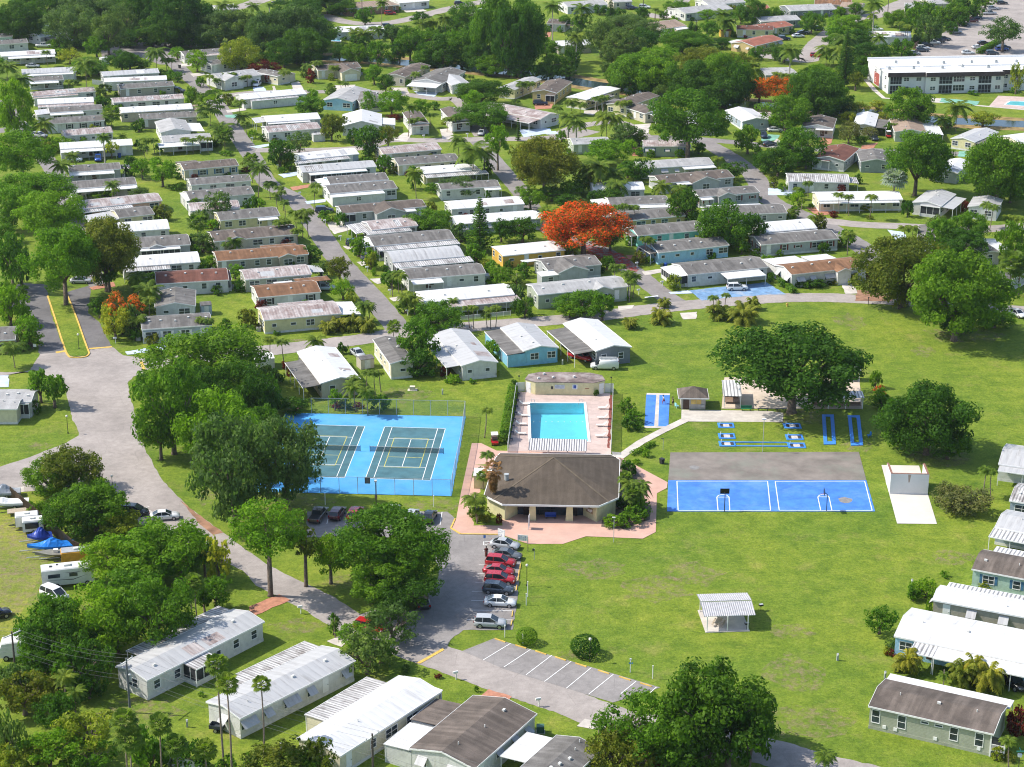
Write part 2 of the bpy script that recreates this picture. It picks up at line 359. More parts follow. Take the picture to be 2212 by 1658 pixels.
strip('street', [g('01', 1280, 1490), g('11', 0, 1385), g('11', 600, 1315), g('11', 960, 1270), g('11', 1230, 1225), g('11', 1900, 1165), g('21', 200, 1125), g('21', 760, 1075), g('21', 1200, 1015), g('21', 1700, 965), g('21', 2211, 925), g('31', 450, 915), g('31', 800, 930), g('31', 1100, 945), g('31', 2211, 1030), g('31', 2600, 1080)], 6.2, ROAD, Z3)
strip('street', [g('10', 1900, 1190), g('10', 2080, 1420), g('20', 60, 1640), g('21', 330, 330), g('21', 760, 500), g('21', 1060, 700), g('21', 1290, 880), g('21', 1460, 985)], 5.2, STREET, Z1)
strip('street', [g('20', 1150, 1190), g('20', 1560, 1210), g('20', 1790, 1300), g('20', 2070, 1500), g('31', 0, 60), g('31', 250, 185), g('31', 560, 330), g('31', 860, 520), g('31', 1000, 700), g('31', 1060, 900)], 6, STREET, Z1)
strip('street', [g('31', 400, 240), g('31', 800, 285), g('31', 1200, 300), g('31', 1700, 330), g('31', 2211, 300), g('31', 2500, 270)], 5.4, ROAD, Z2)
strip('street', [g('20', 1560, 1200), g('20', 1900, 1230), g('20', 2211, 1260), g('30', 300, 1290), g('30', 860, 1300), g('30', 1600, 1330), g('30', 2211, 1340)], 5, STREET, Z2)
strip('street', [g('10', 0, 1300), g('10', 500, 1300), g('10', 900, 1280), g('10', 1150, 1215), g('10', 1500, 1215), g('10', 1960, 1205), g('20', 200, 1200), g('20', 500, 1180), g('20', 700, 1130)], 5.4, ROAD, Z2)
strip('street', [g('00', 1850, 850), g('10', 0, 800), g('10', 640, 795), g('10', 1100, 800), g('10', 1560, 855), g('10', 1760, 880), g('10', 1960, 1180)], 5, ROAD, Z2)
strip('street', [g('20', 380, 1180), g('20', 600, 1090), g('20', 900, 1060), g('20', 1050, 1120), g('20', 1150, 1190)], 5, ROAD, Z3)
strip('street', [g('10', 560, 130), g('10', 800, 195), g('10', 1080, 205), g('10', 1330, 165), g('10', 1700, 70), g('10', 2150, -20)], 7, ROAD, Z1)
strip('street', [g('20', 1150, 120), g('20', 1320, 150), g('20', 1420, 60), g('20', 1500, -20)], 6, ROAD, Z1)
strip('street', [g('30', 860, 150), g('30', 1000, 110), g('30', 1150, 40), g('30', 1330, -30)], 9, ROAD, Z1)
strip('street', [g('30', -100, 480), g('30', 130, 500), g('30', 330, 520), g('30', 400, 420), g('30', 480, 340), g('30', 700, 180), g('30', 850, 150)], 8, ROAD, Z1)
strip('street', [g('00', 1900, 100), g('00', 2080, 60), g('00', 2211, 20), g('10', 100, -20)], 8, ROAD, Z1)
sheet('parking_lot', tp('30 1180 490, 1330 395, 1560 260, 1760 130, 1950 -40, 2700 -80, 2700 500'), ROAD, Z2)
strip('street', [g('01', 880, 820), g('01', 720, 600), g('01', 640, 300), g('00', 540, 1600), g('00', 440, 1440), g('00', 250, 1180), g('00', 100, 1000), g('00', 30, 860)], 5, STREET, Z1)
strip('street', [g('00', -60, 1140), g('00', 80, 1120), g('00', 260, 1090)], 6, STREET, Z2)
# canal, banks, lake
BANK = plain('dry_bank_soil', (.30, .21, .08), .95, .35, .4); 
wm, wn, wl, wb = nodes('water'); wb.inputs['Base Color'].default_value = (.02, .035, .045, 1); wb.inputs['Roughness'].default_value = .08
bump(wn, wl, wb, noise(wn, wl, coords(wn, wl), 1.5, 3), .15, .05)
can = [g('10', 460, 500), g('10', 700, 505), g('10', 1000, 515), g('10', 1300, 545), g('10', 1900, 600), g('20', 200, 650), g('20', 700, 732), g('20', 1300, 810), g('20', 2000, 900), g('30', 700, 960), g('30', 1400, 1035), g('30', 2300, 1080)]
strip('canal_bank', can, 18, BANK, Z1); strip('water', can, 9, wm, Z2)
sheet('lake', tp('00 150 230, 420 190, 420 250, 180 270'), wm, Z1)
# tinted and pale drives
def lane(k, s, m, z=Z4, name='driveway'): return sheet(name, tp(k + ' ' + s), m, z)
BLUEC = plain('blue_painted_concrete', (.17, .30, .48), .8, .25, .8, dirt=(.36, .41, .47)); LBLU = plain('pale_blue_concrete', (.50, .58, .68), .8, .12, .5); GREENC = plain('green_painted_concrete', (.20, .42, .32), .8, .2, .6)
for k, s, m in [('21', '1530 855, 1800 825, 2200 785, 2370 890, 2180 893, 1850 918, 1640 943', BLUEC), ('21', '1350 870, 1520 855, 1560 880, 1370 885', LBLU), ('21', '1120 690, 1360 660, 1360 690, 1150 725', CONC), ('21', '980 550, 1230 540, 1230 570, 1010 585', BRICKP),
    ('31', '630 800, 730 790, 775 880, 670 885', CONC), ('31', '330 140, 520 130, 570 190, 430 215', BRICKP), ('31', '1030 330, 1170 350, 1210 420, 1100 420', LBLU),
    ('11', '610 265, 840 250, 840 320, 680 370, 640 330', CONC), ('11', '420 85, 600 65, 600 90, 440 110', LBLU), ('11', '750 470, 950 470, 950 485, 790 500', CONC), ('11', '870 610, 960 595, 980 625, 910 645', CONC), ('11', '980 755, 1160 740, 1170 770, 1050 800', CONC), ('11', '1150 920, 1250 905, 1260 940, 1190 950', CONC),
    ('10', '190 1510, 400 1480, 400 1510, 240 1540', LBLU), ('10', '290 1620, 500 1590, 500 1615, 320 1650', BRICKP), ('10', '380 1540, 420 1480, 460 1480, 440 1590', BRICKP), ('10', '-60 1270, 120 1245, 120 1262, 20 1285', LBLU), ('10', '60 1160, 110 1150, 130 1240, 60 1200', CONC),
    ('10', '1180 1210, 1280 1150, 1350 1150, 1300 1230', CONC), ('10', '1590 1120, 1690 1110, 1710 1200, 1610 1210', CONC), ('10', '300 720, 370 705, 410 770, 320 775', CONC), ('10', '680 740, 860 735, 840 770, 640 800', CONC), ('10', '1360 790, 1580 800, 1540 840, 1400 820', LBLU), ('10', '1160 760, 1300 760, 1330 820, 1200 800', CONC),
    ('10', '-30 745, 70 755, 90 790, -20 795', LBLU), ('10', '140 750, 165 748, 175 790, 150 790', CONC), ('10', '1220 60, 1380 50, 1480 100, 1300 110', CONC),
    ('20', '190 900, 360 895, 340 940, 200 950', BRICKP), ('20', '620 960, 760 950, 700 1000, 620 985', CONC), ('20', '1060 1080, 1200 1070, 1170 1170, 1080 1170', CONC), ('20', '60 1120, 330 1110, 340 1150, 100 1190', LBLU), ('20', '240 300, 340 270, 330 320, 260 330', BRICKP), ('20', '280 1140, 380 1135, 400 1160, 300 1165', LBLU), ('20', '1040 1270, 1130 1270, 1130 1350, 1030 1350', BRICKP),
    ('30', '440 1190, 570 1180, 540 1250, 440 1255', BRICKP), ('30', '810 1260, 950 1235, 900 1295, 800 1290', BRICKP), ('30', '-60 1160, 100 1170, 80 1215, -60 1225', GREENC), ('30', '1650 1310, 1745 1310, 1740 1360, 1640 1355', GREENC), ('30', '0 1260, 80 1200, 110 1230, 20 1290', CONC), ('30', '0 1630, 200 1630, 220 1690, 0 1690', LBLU),
    ('30', '1490 850, 1830 880, 1800 915, 1470 885', GREENC), ('30', '1380 845, 1500 855, 1480 885, 1390 880', CONC),
    ('01', '1080 1385, 1440 1325, 1440 1370, 1100 1410', LBLU), ('01', '770 830, 980 780, 1000 820, 800 850', BRICKP), ('01', '-100 1590, 75 1590, 75 1690, -100 1690', LBLU), ('00', '180 1010, 330 985, 330 1015, 220 1030', CONC), ('00', '1950 955, 2120 935, 2130 955, 1965 980', CONC), ('00', '1540 555, 1700 545, 1700 570, 1560 580', CONC), ('00', '1640 640, 1760 630, 1770 650, 1670 668', CONC), ('00', '1940 1000, 2060 990, 2050 1020, 1960 1020', GREENC), ('00', '1080 1420, 1170 1410, 1160 1460, 1090 1465', CONC),
    ('02', '150 900, 210 890, 215 935, 150 945', CONC), ('13', '610 570, 760 510, 800 560, 740 620', CONC), ('13', '1890 1085, 2010 985, 2211 1050, 2150 1110', BRICKP), ('23', '560 1305, 630 1240, 770 1265, 700 1330', CONC), ('13', '-60 270, 200 165, 300 215, -60 370', BRICKP),
    ('21', '915 990, 1060 980, 1040 1010, 920 1030', CONC), ('21', '1450 1050, 1600 1040, 1590 1100, 1480 1105', CONC), ('12', '-40 -60, 90 -50, 180 60, 110 120', CONC), ('22', '860 590, 950 600, 950 650, 880 640', CONC)]: lane(k, s, m)
strip('path', [g('30', 845, 690), g('30', 920, 780), g('30', 1000, 850), g('30', 1400, 880), g('30', 2400, 965)], 1.6, CONC, Z3, smooth=False)
PATCH = plain('rust_stained_asphalt', (.30, .165, .10), .9, .3, .5)
lane('02', '1560 1010, 1640 1080, 1930 1290, 1840 1310, 1700 1190', PATCH, Z3, 'road_stain'); lane('31', '775 850, 930 860, 1090 930, 1050 950, 750 945', PATCH, Z5_, 'road_stain')
# clubhouse paving, path, pads
sheet('pavement', tp('12 1865 517, 1945 517, 2080 582, 22 200 590, 950 645, 1345 855, 1338 905, 1252 950, 1242 1285, 1130 1342, 640 1322, 440 1388, 140 1388, 12 2130 1312, 1770 1302, 1690 1250, 1730 1170, 1770 950'), PINK, .05)
strip('path', [g('22', 925, 640), g('22', 1110, 510), g('22', 1300, 410), g('22', 1500, 315)], 1.7, CONC, Z5_, smooth=False)
sheet('pavement', tp('22 1465 228, 2211 238, 32 132 255, 130 335, 22 1530 330, 1462 318'), CONC, .05)
lane('12', '1890 705, 1990 715, 1940 940, 1850 1000, 1880 1230, 2130 1230, 2100 900, 2000 700', GRASS, .07, 'planting_bed'); SOIL = plain('planting_soil', (.17, .13, .10), .95, .3, 1)
lane('22', '930 640, 1060 740, 1190 900, 1110 1010, 1200 1060, 1190 1180, 960 1260, 770 1240, 780 1150, 920 1080', SOIL, .07, 'planting_bed')
# kerbs and paint
def paint(k, s, m, z=.055, name='road_marking'): return sheet(name, tp(k + ' ' + s), m, z)
ym = MB()
for s in ('412 905, 470 1080, 550 1330, 590 1420, 640 1437, 740 1430, 772 1400', '585 905, 660 1090, 730 1290, 772 1400'):
    p = spline(tp('01 ' + s), 4)
    for a, b in zip(p, p[1:]): ym.bar(a + Vector((0, 0, .08)), b + Vector((0, 0, .08)), .32, .2)
o = ym.build('kerb', YELP); o['kind'] = 'structure'
sheet('median_lawn', tp('01 414 900, 586 900, 662 1090, 732 1290, 765 1390, 740 1420, 640 1430, 596 1416, 552 1330, 474 1080'), GRASS, .1)
paint('01', '480 1385, 565 1372, 568 1385, 485 1398', YELP); paint('01', '770 1353, 968 1338, 970 1347, 775 1364', YELP); paint('01', '1205 1462, 1228 1462, 1262 1545, 1235 1555', YELP); paint('01', '1300 1455, 1315 1455, 1328 1490, 1312 1492', WHITE)
paint('13', '1385 760, 1610 632, 1630 645, 1420 765', YELP, .06); paint('21', '1145 912, 1262 898, 1265 908, 1148 920', WHITE, .06)
km = MB()
p = tp('12 2110 1308, 1768 1303, 1684 1252, 1720 1172')
for a, b in zip(p, p[1:]): km.bar(a + Vector((0, 0, .06)), b + Vector((0, 0, .06)), .25, .15)
o = km.build('kerb', YELP); o['kind'] = 'structure'
def line(name, pts, m, w=.12, z=.062):
    q = MB()
    for a, b in pts:
        d = (b - a).normalized(); s = Vector((-d.y, d.x, 0)) * w / 2
        q.quad(*[(v.x, v.y, z) for v in (a - s, b - s, b + s, a + s)])
    o = q.build(name, m); o['kind'] = 'structure'; return o
L2 = lambda k, *xs: [(g(k, a, b), g(k, c, d)) for a, b, c, d in xs]
line('bay_marking', L2('12', (640, 1105, 612, 1215), (800, 1105, 770, 1215), (1425, 1110, 1400, 1225), (1608, 1112, 1590, 1225), (1260, 1110, 1240, 1215)) + L2('22', (-190, 1450, -250, 1448)) + L2('12', (1925, 1570, 2015, 1570), (1915, 1643, 1990, 1645)) + L2('13', (1895, 62, 2000, 62), (1865, 140, 1985, 140), (1860, 218, 1970, 220), (1845, 302, 2211, 308), (1825, 385, 2211, 388)) + L2('12', (1968, 1368, 2060, 1368), (1968, 1400, 2060, 1372), (1968, 1368, 1968, 1400)) + L2('02', (1225, 1085, 1290, 1065), (1180, 1040, 1310, 1110)), WHITE)
line('bay_marking', L2('23', (160, 643, -70, 795), (345, 692, 122, 862), (512, 745, 280, 920), (685, 800, 470, 978), (876, 858, 665, 1028), (1072, 918, 940, 1025), (1248, 968, 1195, 1015), (-12, 590, -250, 735)), WHITE)
SOILA, n, l, b = nodes('worn_soil'); l.new(ramp(n, l, noise(n, l, coords(n, l, rand=False), .7, 7, .8), [(.46, (0, 0, 0)), (.62, (.5,) * 3)]), b.inputs['Alpha']); b.inputs['Base Color'].default_value = (.33, .25, .14, 1); b.inputs['Roughness'].default_value = .95
for k, x, y, rx, ry in (('31', 1350, 1380, 3, 4), ('31', 700, 1120, 4, 6), ('32', 1580, 1500, 4, 3), ('22', 1560, 1640, 5, 5), ('23', 1250, 120, 6, 5), ('33', 200, 480, 4, 3), ('33', 250, 850, 5, 6), ('32', 780, 540, 3, 3), ('23', 560, 680, 3, 2), ('12', 1560, 1050, 6, 2.5), ('02', 340, 540, 3, 2), ('03', 100, 120, 7, 9), ('02', 150, 1500, 6, 8), ('02', 220, 1250, 6, 6), ('03', 1200, 1180, 6, 5), ('13', 330, 440, 4, 2.5), ('13', 760, 60, 3, 3), ('02', 1790, 980, 2, 4), ('12', 300, 1010, 9, 5), ('32', 280, 300, 7, 5), ('33', 300, 1250, 8, 5), ('22', 700, 1600, 6, 4), ('31', 1700, 1250, 10, 6), ('32', 1500, 640, 7, 6), ('11', 420, 1290, 8, 2), ('12', 1300, 90, 6, 5)):
    c = g(k, x, y); r = random.Random(int(x)); sheet('worn_patch', [c + Vector((rx * math.cos(a * .42) * r.uniform(.6, 1.1), ry * math.sin(a * .42) * r.uniform(.6, 1.1), 0)) for a in range(15)], SOILA, .009)
m, n, l, b = nodes('petal_scatter'); f = noise(n, l, coords(n, l, rand=False), .9, 7, .8); l.new(ramp(n, l, f, [(.46, (0, 0, 0)), (.56, (1, 1, 1))]), b.inputs['Alpha']); b.inputs['Base Color'].default_value = (.38, .035, .02, 1); b.inputs['Roughness'].default_value = .9
o = sheet('fallen_petals', tp('21 500 440, 700 470, 800 500, 960 540, 1100 680, 1060 700, 900 640, 760 600, 640 540'), m, .06, kind='x', label='red carpet of fallen flame tree petals on the street', cat='petals'); o['kind'] = 'stuff'
# ------------------------------------------------------------------ houses
ROOF = {
 'w': metalroof('white_coated_roof', (0.64, 0.63, 0.615), (0.47, 0.445, 0.42), 0.3, 0, 1.2),
 'g': metalroof('weathered_white_roof', (0.45, 0.445, 0.44), (0.31, 0.29, 0.275), 0.4, 0, 1.2),
 'p': metalroof('stained_pinkish_roof', (0.58, 0.52, 0.49), (0.29, 0.21, 0.185), 0.95, 0.12, 0.6),
 'c': metalroof('corrugated_roof', (0.64, 0.62, 0.60), (0.22, 0.19, 0.17), 0.75, 0.5, 0.5),
 'C': metalroof('striped_sheet_roof', (0.72, 0.71, 0.70), (0.35, 0.32, 0.30), 0.5, 0.62, 0.62),
 'l': shingle('light_grey_shingle', (0.42, 0.415, 0.41), (0.31, 0.305, 0.30), 0.3),
 's': shingle('grey_shingle', (0.20, 0.19, 0.18), (0.125, 0.118, 0.11), 0.6),
 'd': shingle('brown_grey_shingle', (0.170, 0.140, 0.120), (0.105, 0.088, 0.076), 0.6),
 'b': shingle('orange_brown_shingle', (0.25, 0.135, 0.075), (0.155, 0.085, 0.05), 0.6),
 'r': shingle('red_brown_shingle', (0.19, 0.085, 0.062), (0.12, 0.055, 0.042), 0.5),
 'R': shingle('terracotta_roof', (0.36, 0.14, 0.095), (0.25, 0.10, 0.07), 0.3),
 'k': shingle('tan_shingle', (0.36, 0.27, 0.21), (0.26, 0.195, 0.15), 0.4),
}
WALL = {k: siding(n, c) for k, n, c in [
 ('w', 'white_siding', (0.64, 0.63, 0.60)), ('c', 'cream_siding', (0.68, 0.62, 0.46)), ('g', 'grey_siding', (0.42, 0.43, 0.43)), ('t', 'taupe_siding', (0.38, 0.34, 0.28)),
 ('u', 'blue_grey_siding', (0.36, 0.42, 0.48)), ('y', 'pale_yellow_siding', (0.66, 0.60, 0.34)), ('Y', 'bright_yellow_siding', (0.68, 0.42, 0.08)), ('o', 'ochre_siding', (0.56, 0.42, 0.19)),
 ('q', 'turquoise_siding', (0.22, 0.56, 0.50)), ('b', 'sky_blue_siding', (0.34, 0.58, 0.76)), ('B', 'bright_blue_siding', (0.24, 0.53, 0.70)), ('P', 'pink_siding', (0.66, 0.40, 0.31)),
 ('e', 'sage_siding', (0.42, 0.46, 0.36)), ('v', 'olive_siding', (0.40, 0.41, 0.32)), ('a', 'pale_mint_siding', (0.44, 0.58, 0.48)), ('n', 'brown_siding', (0.30, 0.17, 0.10)), ('D', 'slate_siding', (0.20, 0.215, 0.235)),
 ('k', 'teal_grey_siding', (0.28, 0.33, 0.31)), ('m', 'cream_beige_siding', (0.56, 0.50, 0.40))]}
_MC = {}
def cached(key, fn):
    if key not in _MC: _MC[key] = fn()
    return _MC[key]
def win_meshes(w, h):
    def mk():
        f = MB(); d = 0.05; e = 0.09
        f.box(-w / 2 - e, w / 2 + e, -d, 0.02, h / 2, h / 2 + e); f.box(-w / 2 - e, w / 2 + e, -d - 0.02, 0.02, -h / 2 - e, -h / 2)
        f.box(-w / 2 - e, -w / 2, -d, 0.02, -h / 2, h / 2); f.box(w / 2, w / 2 + e, -d, 0.02, -h / 2, h / 2)
        if w > 1.3:
            for q in range(1, int(w / 0.75)): x = -w / 2 + q * w / int(w / 0.75); f.box(x - 0.04, x + 0.04, -d, 0.02, -h / 2, h / 2)
        if h > 0.7: f.box(-w / 2, w / 2, -d + 0.005, 0.02, -0.03, 0.03)
        return f.mesh('frame', WHITE), MB().box(-w / 2, w / 2, -0.012, 0.015, -h / 2, h / 2).mesh('pane', GLASS)
    return cached(('win', w, h), mk)
def window(root, loc, rz, w=1.0, h=1.2, shut=None, awn=False):
    a, b = win_meshes(w, h); o = inst('window', a, root, loc, rz); inst('pane', b, o)
    if shut:
        me = cached(('shut', h, shut.name), lambda: MB().box(-0.2, 0.2, -0.035, 0.01, -h / 2 - 0.08, h / 2 + 0.08).mesh('shutter', shut))
        for s in (-1, 1): inst('shutter', me, o, (s * (w / 2 + 0.32), 0, 0))
    if awn:
        me = cached(('awn', w), lambda: MB().add([(-w / 2 - .2, 0, h / 2 + .15), (w / 2 + .2, 0, h / 2 + .15), (w / 2 + .2, -.95, -.1), (-w / 2 - .2, -.95, -.1),
              (-w / 2 - .2, 0, h / 2 + .1), (w / 2 + .2, 0, h / 2 + .1), (w / 2 + .2, -.95, -.15), (-w / 2 - .2, -.95, -.15)],
              [(0, 3, 2, 1), (4, 5, 6, 7), (0, 1, 5, 4), (1, 2, 6, 5), (2, 3, 7, 6), (3, 0, 4, 7)]).mesh('awning', ROOF['g']))
        inst('awning', me, o)
    return o
def door(root, loc, rz, w=0.9, col='w'):
    me = cached(('door', w, col), lambda: MB().box(-w / 2 - .08, w / 2 + .08, -.04, .02, 0, 2.1).mesh('door', WHITE if col == 'w' else plain('brown_door', (0.09, 0.05, 0.035))))
    kn = cached('knob', lambda: MB().box(-.04, .04, -.1, 0, -.05, .05).mesh('handle', STEEL))
    o = inst('door', me, root, loc, rz); inst('handle', kn, o, (w / 2 - .1, -.04, 1.0)); return o
VENT = MB().box(-.22, .22, -.16, .16, -0.1, .24).mesh('roof_vent', OFFW)
PIPE = MB().lathe([(.07, -.1), (.07, .35)], 6).mesh('vent_pipe', OFFW)
BLUESH = plain('blue_shutter_paint', (0.06, 0.16, 0.27)); REDSH = plain('red_shutter_paint', (0.16, 0.03, 0.025)); BLKSH = plain('black_shutter_paint', (0.025, 0.025, 0.028)); WHTSH = plain('white_shutter_paint', (0.72, 0.72, 0.7))
SH = {'b': BLUESH, 'r': REDSH, 'k': BLKSH, 'w': WHTSH}
HN = 0
def H(k, label, ax, ay, bx, by, Wd, roof, wall, d=0, ze=2.9, st='g', sl=0.21, C=(), X=(), sh=None, nick=None, win=1, vents=None, cat='house', trim=1, name=None, aw=0, ends=1, skew=0):
    global HN; HN += 1; r = random.Random(HN * 31 + 5)
    if not d and k[1] in '012' and cat == 'mobile home': Wd *= ({'0': 1.55, '1': 1.7, '2': 1.4}[k[1]] if Wd < 5.7 else 1.3 if Wd < 7.2 else 1.08)
    elif k[1] == '0': Wd *= 1.22
    A = g(k, ax, ay, ze); B = g(k, bx, by, ze); A.z = B.z = 0
    u = (B - A).normalized(); p = Vector((-u.y, u.x, 0))
    if d: O, ex, L, w = B, p, float(Wd), (B - A).length
    else: O, ex, L, w = A, u, (B - A).length, float(Wd)
    rz = math.atan2(ex.y, ex.x)
    root = thing(name or ('mobile_home' if cat == 'mobile home' else 'house'), label, cat, O, rz)
    cen = O + ex * L / 2 + Vector((-ex.y, ex.x, 0)) * w / 2
    if nick: landmark(nick, cen)
    wm, rm = WALL[wall], ROOF[roof]
    sp = 0.25; o = 0.15; T = 0.12
    if st == 'b': prof = [(w * q / 8, ze + 0.55 * sl * w * math.sin(math.pi * q / 8)) for q in range(9)]
    elif st == 'f': prof = [(0, ze), (w * .5, ze + .28), (w, ze)]
    else: prof = [(0, ze), (w / 2, ze + w / 2 * sl), (w, ze)]
    def zt(y):
        for (a, za), (b, zb) in zip(prof, prof[1:]):
            if a <= y <= b: return za + (zb - za) * (y - a) / (b - a)
        return ze
    if st == 'h':
        zr = ze + w / 2 * sl; hx = min(w / 2, L / 2 - .2)
        q = MB(); a = [(0, 0, ze), (L, 0, ze), (L, w, ze), (0, w, ze), (hx, w / 2, zr), (L - hx, w / 2, zr)]
        q.add(a + [(x, y, z - T) for x, y, z in a[:4]], [(0, 1, 5, 4), (1, 2, 5), (2, 3, 4, 5), (3, 0, 4), (0, 6, 7, 1), (1, 7, 8, 2), (2, 8, 9, 3), (3, 9, 6, 0), (6, 9, 8, 7)])
        ro = q.build('roof', rm, root)
        MB().box(o + .1, L - o - .1, sp, w - sp, 0, ze - T + .02).build('wall', wm, root)
    else:
        ro = MB().prism([(y, z - T) for y, z in prof] + [(y, z) for y, z in prof][::-1], 0, L).build('roof', rm, root)
        inner = [(sp, zt(sp) - T + .01)] + [(y, z - T + .01) for y, z in prof if sp < y < w - sp] + [(w - sp, zt(w - sp) - T + .01)]
        MB().prism([(sp, 0)] + [(w - sp, 0)] + inner[::-1], o, L - o).build('wall', wm, root)
    if trim:
        f = MB(); e = .03
        f.box(-e, L + e, -e - .02, -.002, ze - .2, ze + .03); f.box(-e, L + e, w + .002, w + e + .02, ze - .2, ze + .03)
        if st == 'g':
            for x0, x1 in ((-e - .02, -.002), (L + .002, L + e + .02)):
                for y0, y1 in ((0, w / 2), (w / 2, w)):
                    f.add([(x, y, zt(y) + dz) for x in (x0, x1) for y in (y0, y1) for dz in (-.2, .02)], [(0, 1, 3, 2), (4, 6, 7, 5), (0, 4, 5, 1), (2, 3, 7, 6), (1, 5, 7, 3), (0, 2, 6, 4)])
        f.build('fascia', WHITE if r.random() < .8 else OFFW, root)
    MB().box(o - .03, L - o + .03, sp - .03, w - sp + .03, 0, .45).build('skirting', OFFW if wall in 'wcuyg' else wm, root)
    nv = vents if vents is not None else (r.randint(3, 5) if roof in 'sdbrl' else r.randint(1, 3))
    for q in range(nv):
        x = L * (q + .3 + .4 * r.random()) / nv; y = w * r.choice((.3, .36, .42)) if not d else w * r.choice((.28, .4, .62, .74))
        bv = r.random() < .65; inst('roof_vent' if bv else 'vent_pipe', VENT if bv else PIPE, ro, (x, y, zt(y) if st != 'h' else ze + min(y, w - y) * sl))
    if st == 'g' and roof in 'pgcw' and r.random() < .6:
        q = MB()
        for i in range(r.randint(1, 3)):
            x0 = r.uniform(.05, .8) * L; x1 = min(L - .2, x0 + r.uniform(1.2, 3.5)); y0, y1 = w * r.uniform(.03, .2), w * r.uniform(.3, .48); q.quad((x0, y0, zt(y0) + .006), (x1, y0, zt(y0) + .006), (x1, y1, zt(y1) + .006), (x0, y1, zt(y1) + .006))
        q.build('roof_patch', ROOF[r.choice('wgpc')], ro)
    if nick and not d and k[1] in '01' and r.random() < .6:
        s_ = r.choice((-.75, L + .75)); cp = O + ex * s_ + Vector((-ex.y, ex.x, 0)) * w * .3; un = thing('air_conditioner', 'grey air conditioner unit at the %s end of the %s' % ('left' if s_ < 0 else 'right', nick), 'air conditioner', cp, rz, 'air conditioner units beside the homes')
        inst('casing', cached('acc', lambda: MB().box(-.42, .42, -.42, .42, 0, .85).mesh('casing', plain('ac_grey', (.33, .33, .31), .6, .1))), un); inst('fan_grille', cached('acg', lambda: MB().lathe([(.34, .85), (.34, .88), (.1, .89)], 12).mesh('fan_grille', DARK)), un)
    M = {'F': lambda a, q: (a, sp - q), 'B': lambda a, q: (a, w - sp + q), 'L': lambda a, q: (o - q, a), 'R': lambda a, q: (L - o + q, a)}
    LEN = {'F': L, 'B': L, 'L': w, 'R': w}; ROT = {'F': 0, 'B': math.pi, 'L': -math.pi / 2, 'R': math.pi / 2}
    blocked = {'F': [], 'B': [], 'L': [], 'R': []}
    for c in C:
        face, a, b, dep, rc = c[:5]; enc = c[5] if len(c) > 5 else 0; zi = c[6] if len(c) > 6 else ze - .22
        ln = LEN[face]; a *= ln; b *= ln; zo = zi - min(.07 * dep, .4); m = M[face]; fl = (lambda q: q) if face in 'FR' else (lambda q: [x[::-1] for x in q])
        P = lambda s, q, z: m(s, q) + (z,)
        cr = MB(); cr.add([P(a, -.05, zi), P(b, -.05, zi), P(b, dep, zo), P(a, dep, zo), P(a, -.05, zi - .1), P(b, -.05, zi - .1), P(b, dep, zo - .1), P(a, dep, zo - .1)],
               fl([(3, 2, 1, 0), (4, 5, 6, 7), (0, 1, 5, 4), (1, 2, 6, 5), (2, 3, 7, 6), (3, 0, 4, 7)]))
        cr.build('carport_roof' if not enc else 'porch_roof', ROOF[rc], root)
        e = MB()
        pa, pb = P(a, dep + .01, zo - .05), P(b, dep + .01, zo - .05); e.bar(pa, pb, .06, .16); e.build('gutter', WHITE, root)
        n = max(2, int((b - a) / 3.2) + 1)
        me = cached(('post', round(zo, 1)), lambda: MB().box(-.05, .05, -.05, .05, 0, zo - .08).mesh('post', WHITE))
        for q in range(n):
            s = a + .12 + (b - a - .24) * q / (n - 1); xy = m(s, dep - .15); inst('post', me, root, (xy[0], xy[1], 0))
        if enc == 1:
            q = MB(); x = [m(a + .15, 0), m(b - .15, dep - .2)]; xs = sorted((x[0][0], x[1][0])); ys = sorted((x[0][1], x[1][1]))
            q.box(xs[0], xs[1], ys[0], ys[1], .8, min(zo, zi) - .1); q.build('screen_wall', SCREEN, root)
            MB().box(xs[0] - .03, xs[1] + .03, ys[0] - .03, ys[1] + .03, 0, .8).build('knee_wall', wm, root)
            mu = MB(); nn = max(2, int((b - a) / 1.3))
            for i in range(nn + 1):
                s = a + .15 + (b - a - .3) * i / nn; mu.bar(P(s, dep - .17, .8), P(s, dep - .17, zo - .1), .08)
            for s in (a + .12, b - .12):
                for qq in (dep * .5, dep - .17): mu.bar(P(s, qq, .8), P(s, qq, zo - .1), .08)
            mu.build('mullion', WHITE, root)
        elif enc == 2:
            q = MB(); x = [m(a + .12, 0), m(b - .12, dep - .2)]; xs = sorted((x[0][0], x[1][0])); ys = sorted((x[0][1], x[1][1]))
            q.box(xs[0], xs[1], ys[0], ys[1], 0, min(zo, zi) - .09); q.build('annex_wall', wm, root)
            xy = m((a + b) / 2, dep - .2); window(root, (xy[0], xy[1], 1.55), ROT[face], 1.1, .9)
        else:
            xy = m((a + b) / 2 + .6, 0); door(root, xy + (.5,), ROT[face], .95, r.choice('wb'))
        blocked[face].append((a - .6, b + .6, enc))
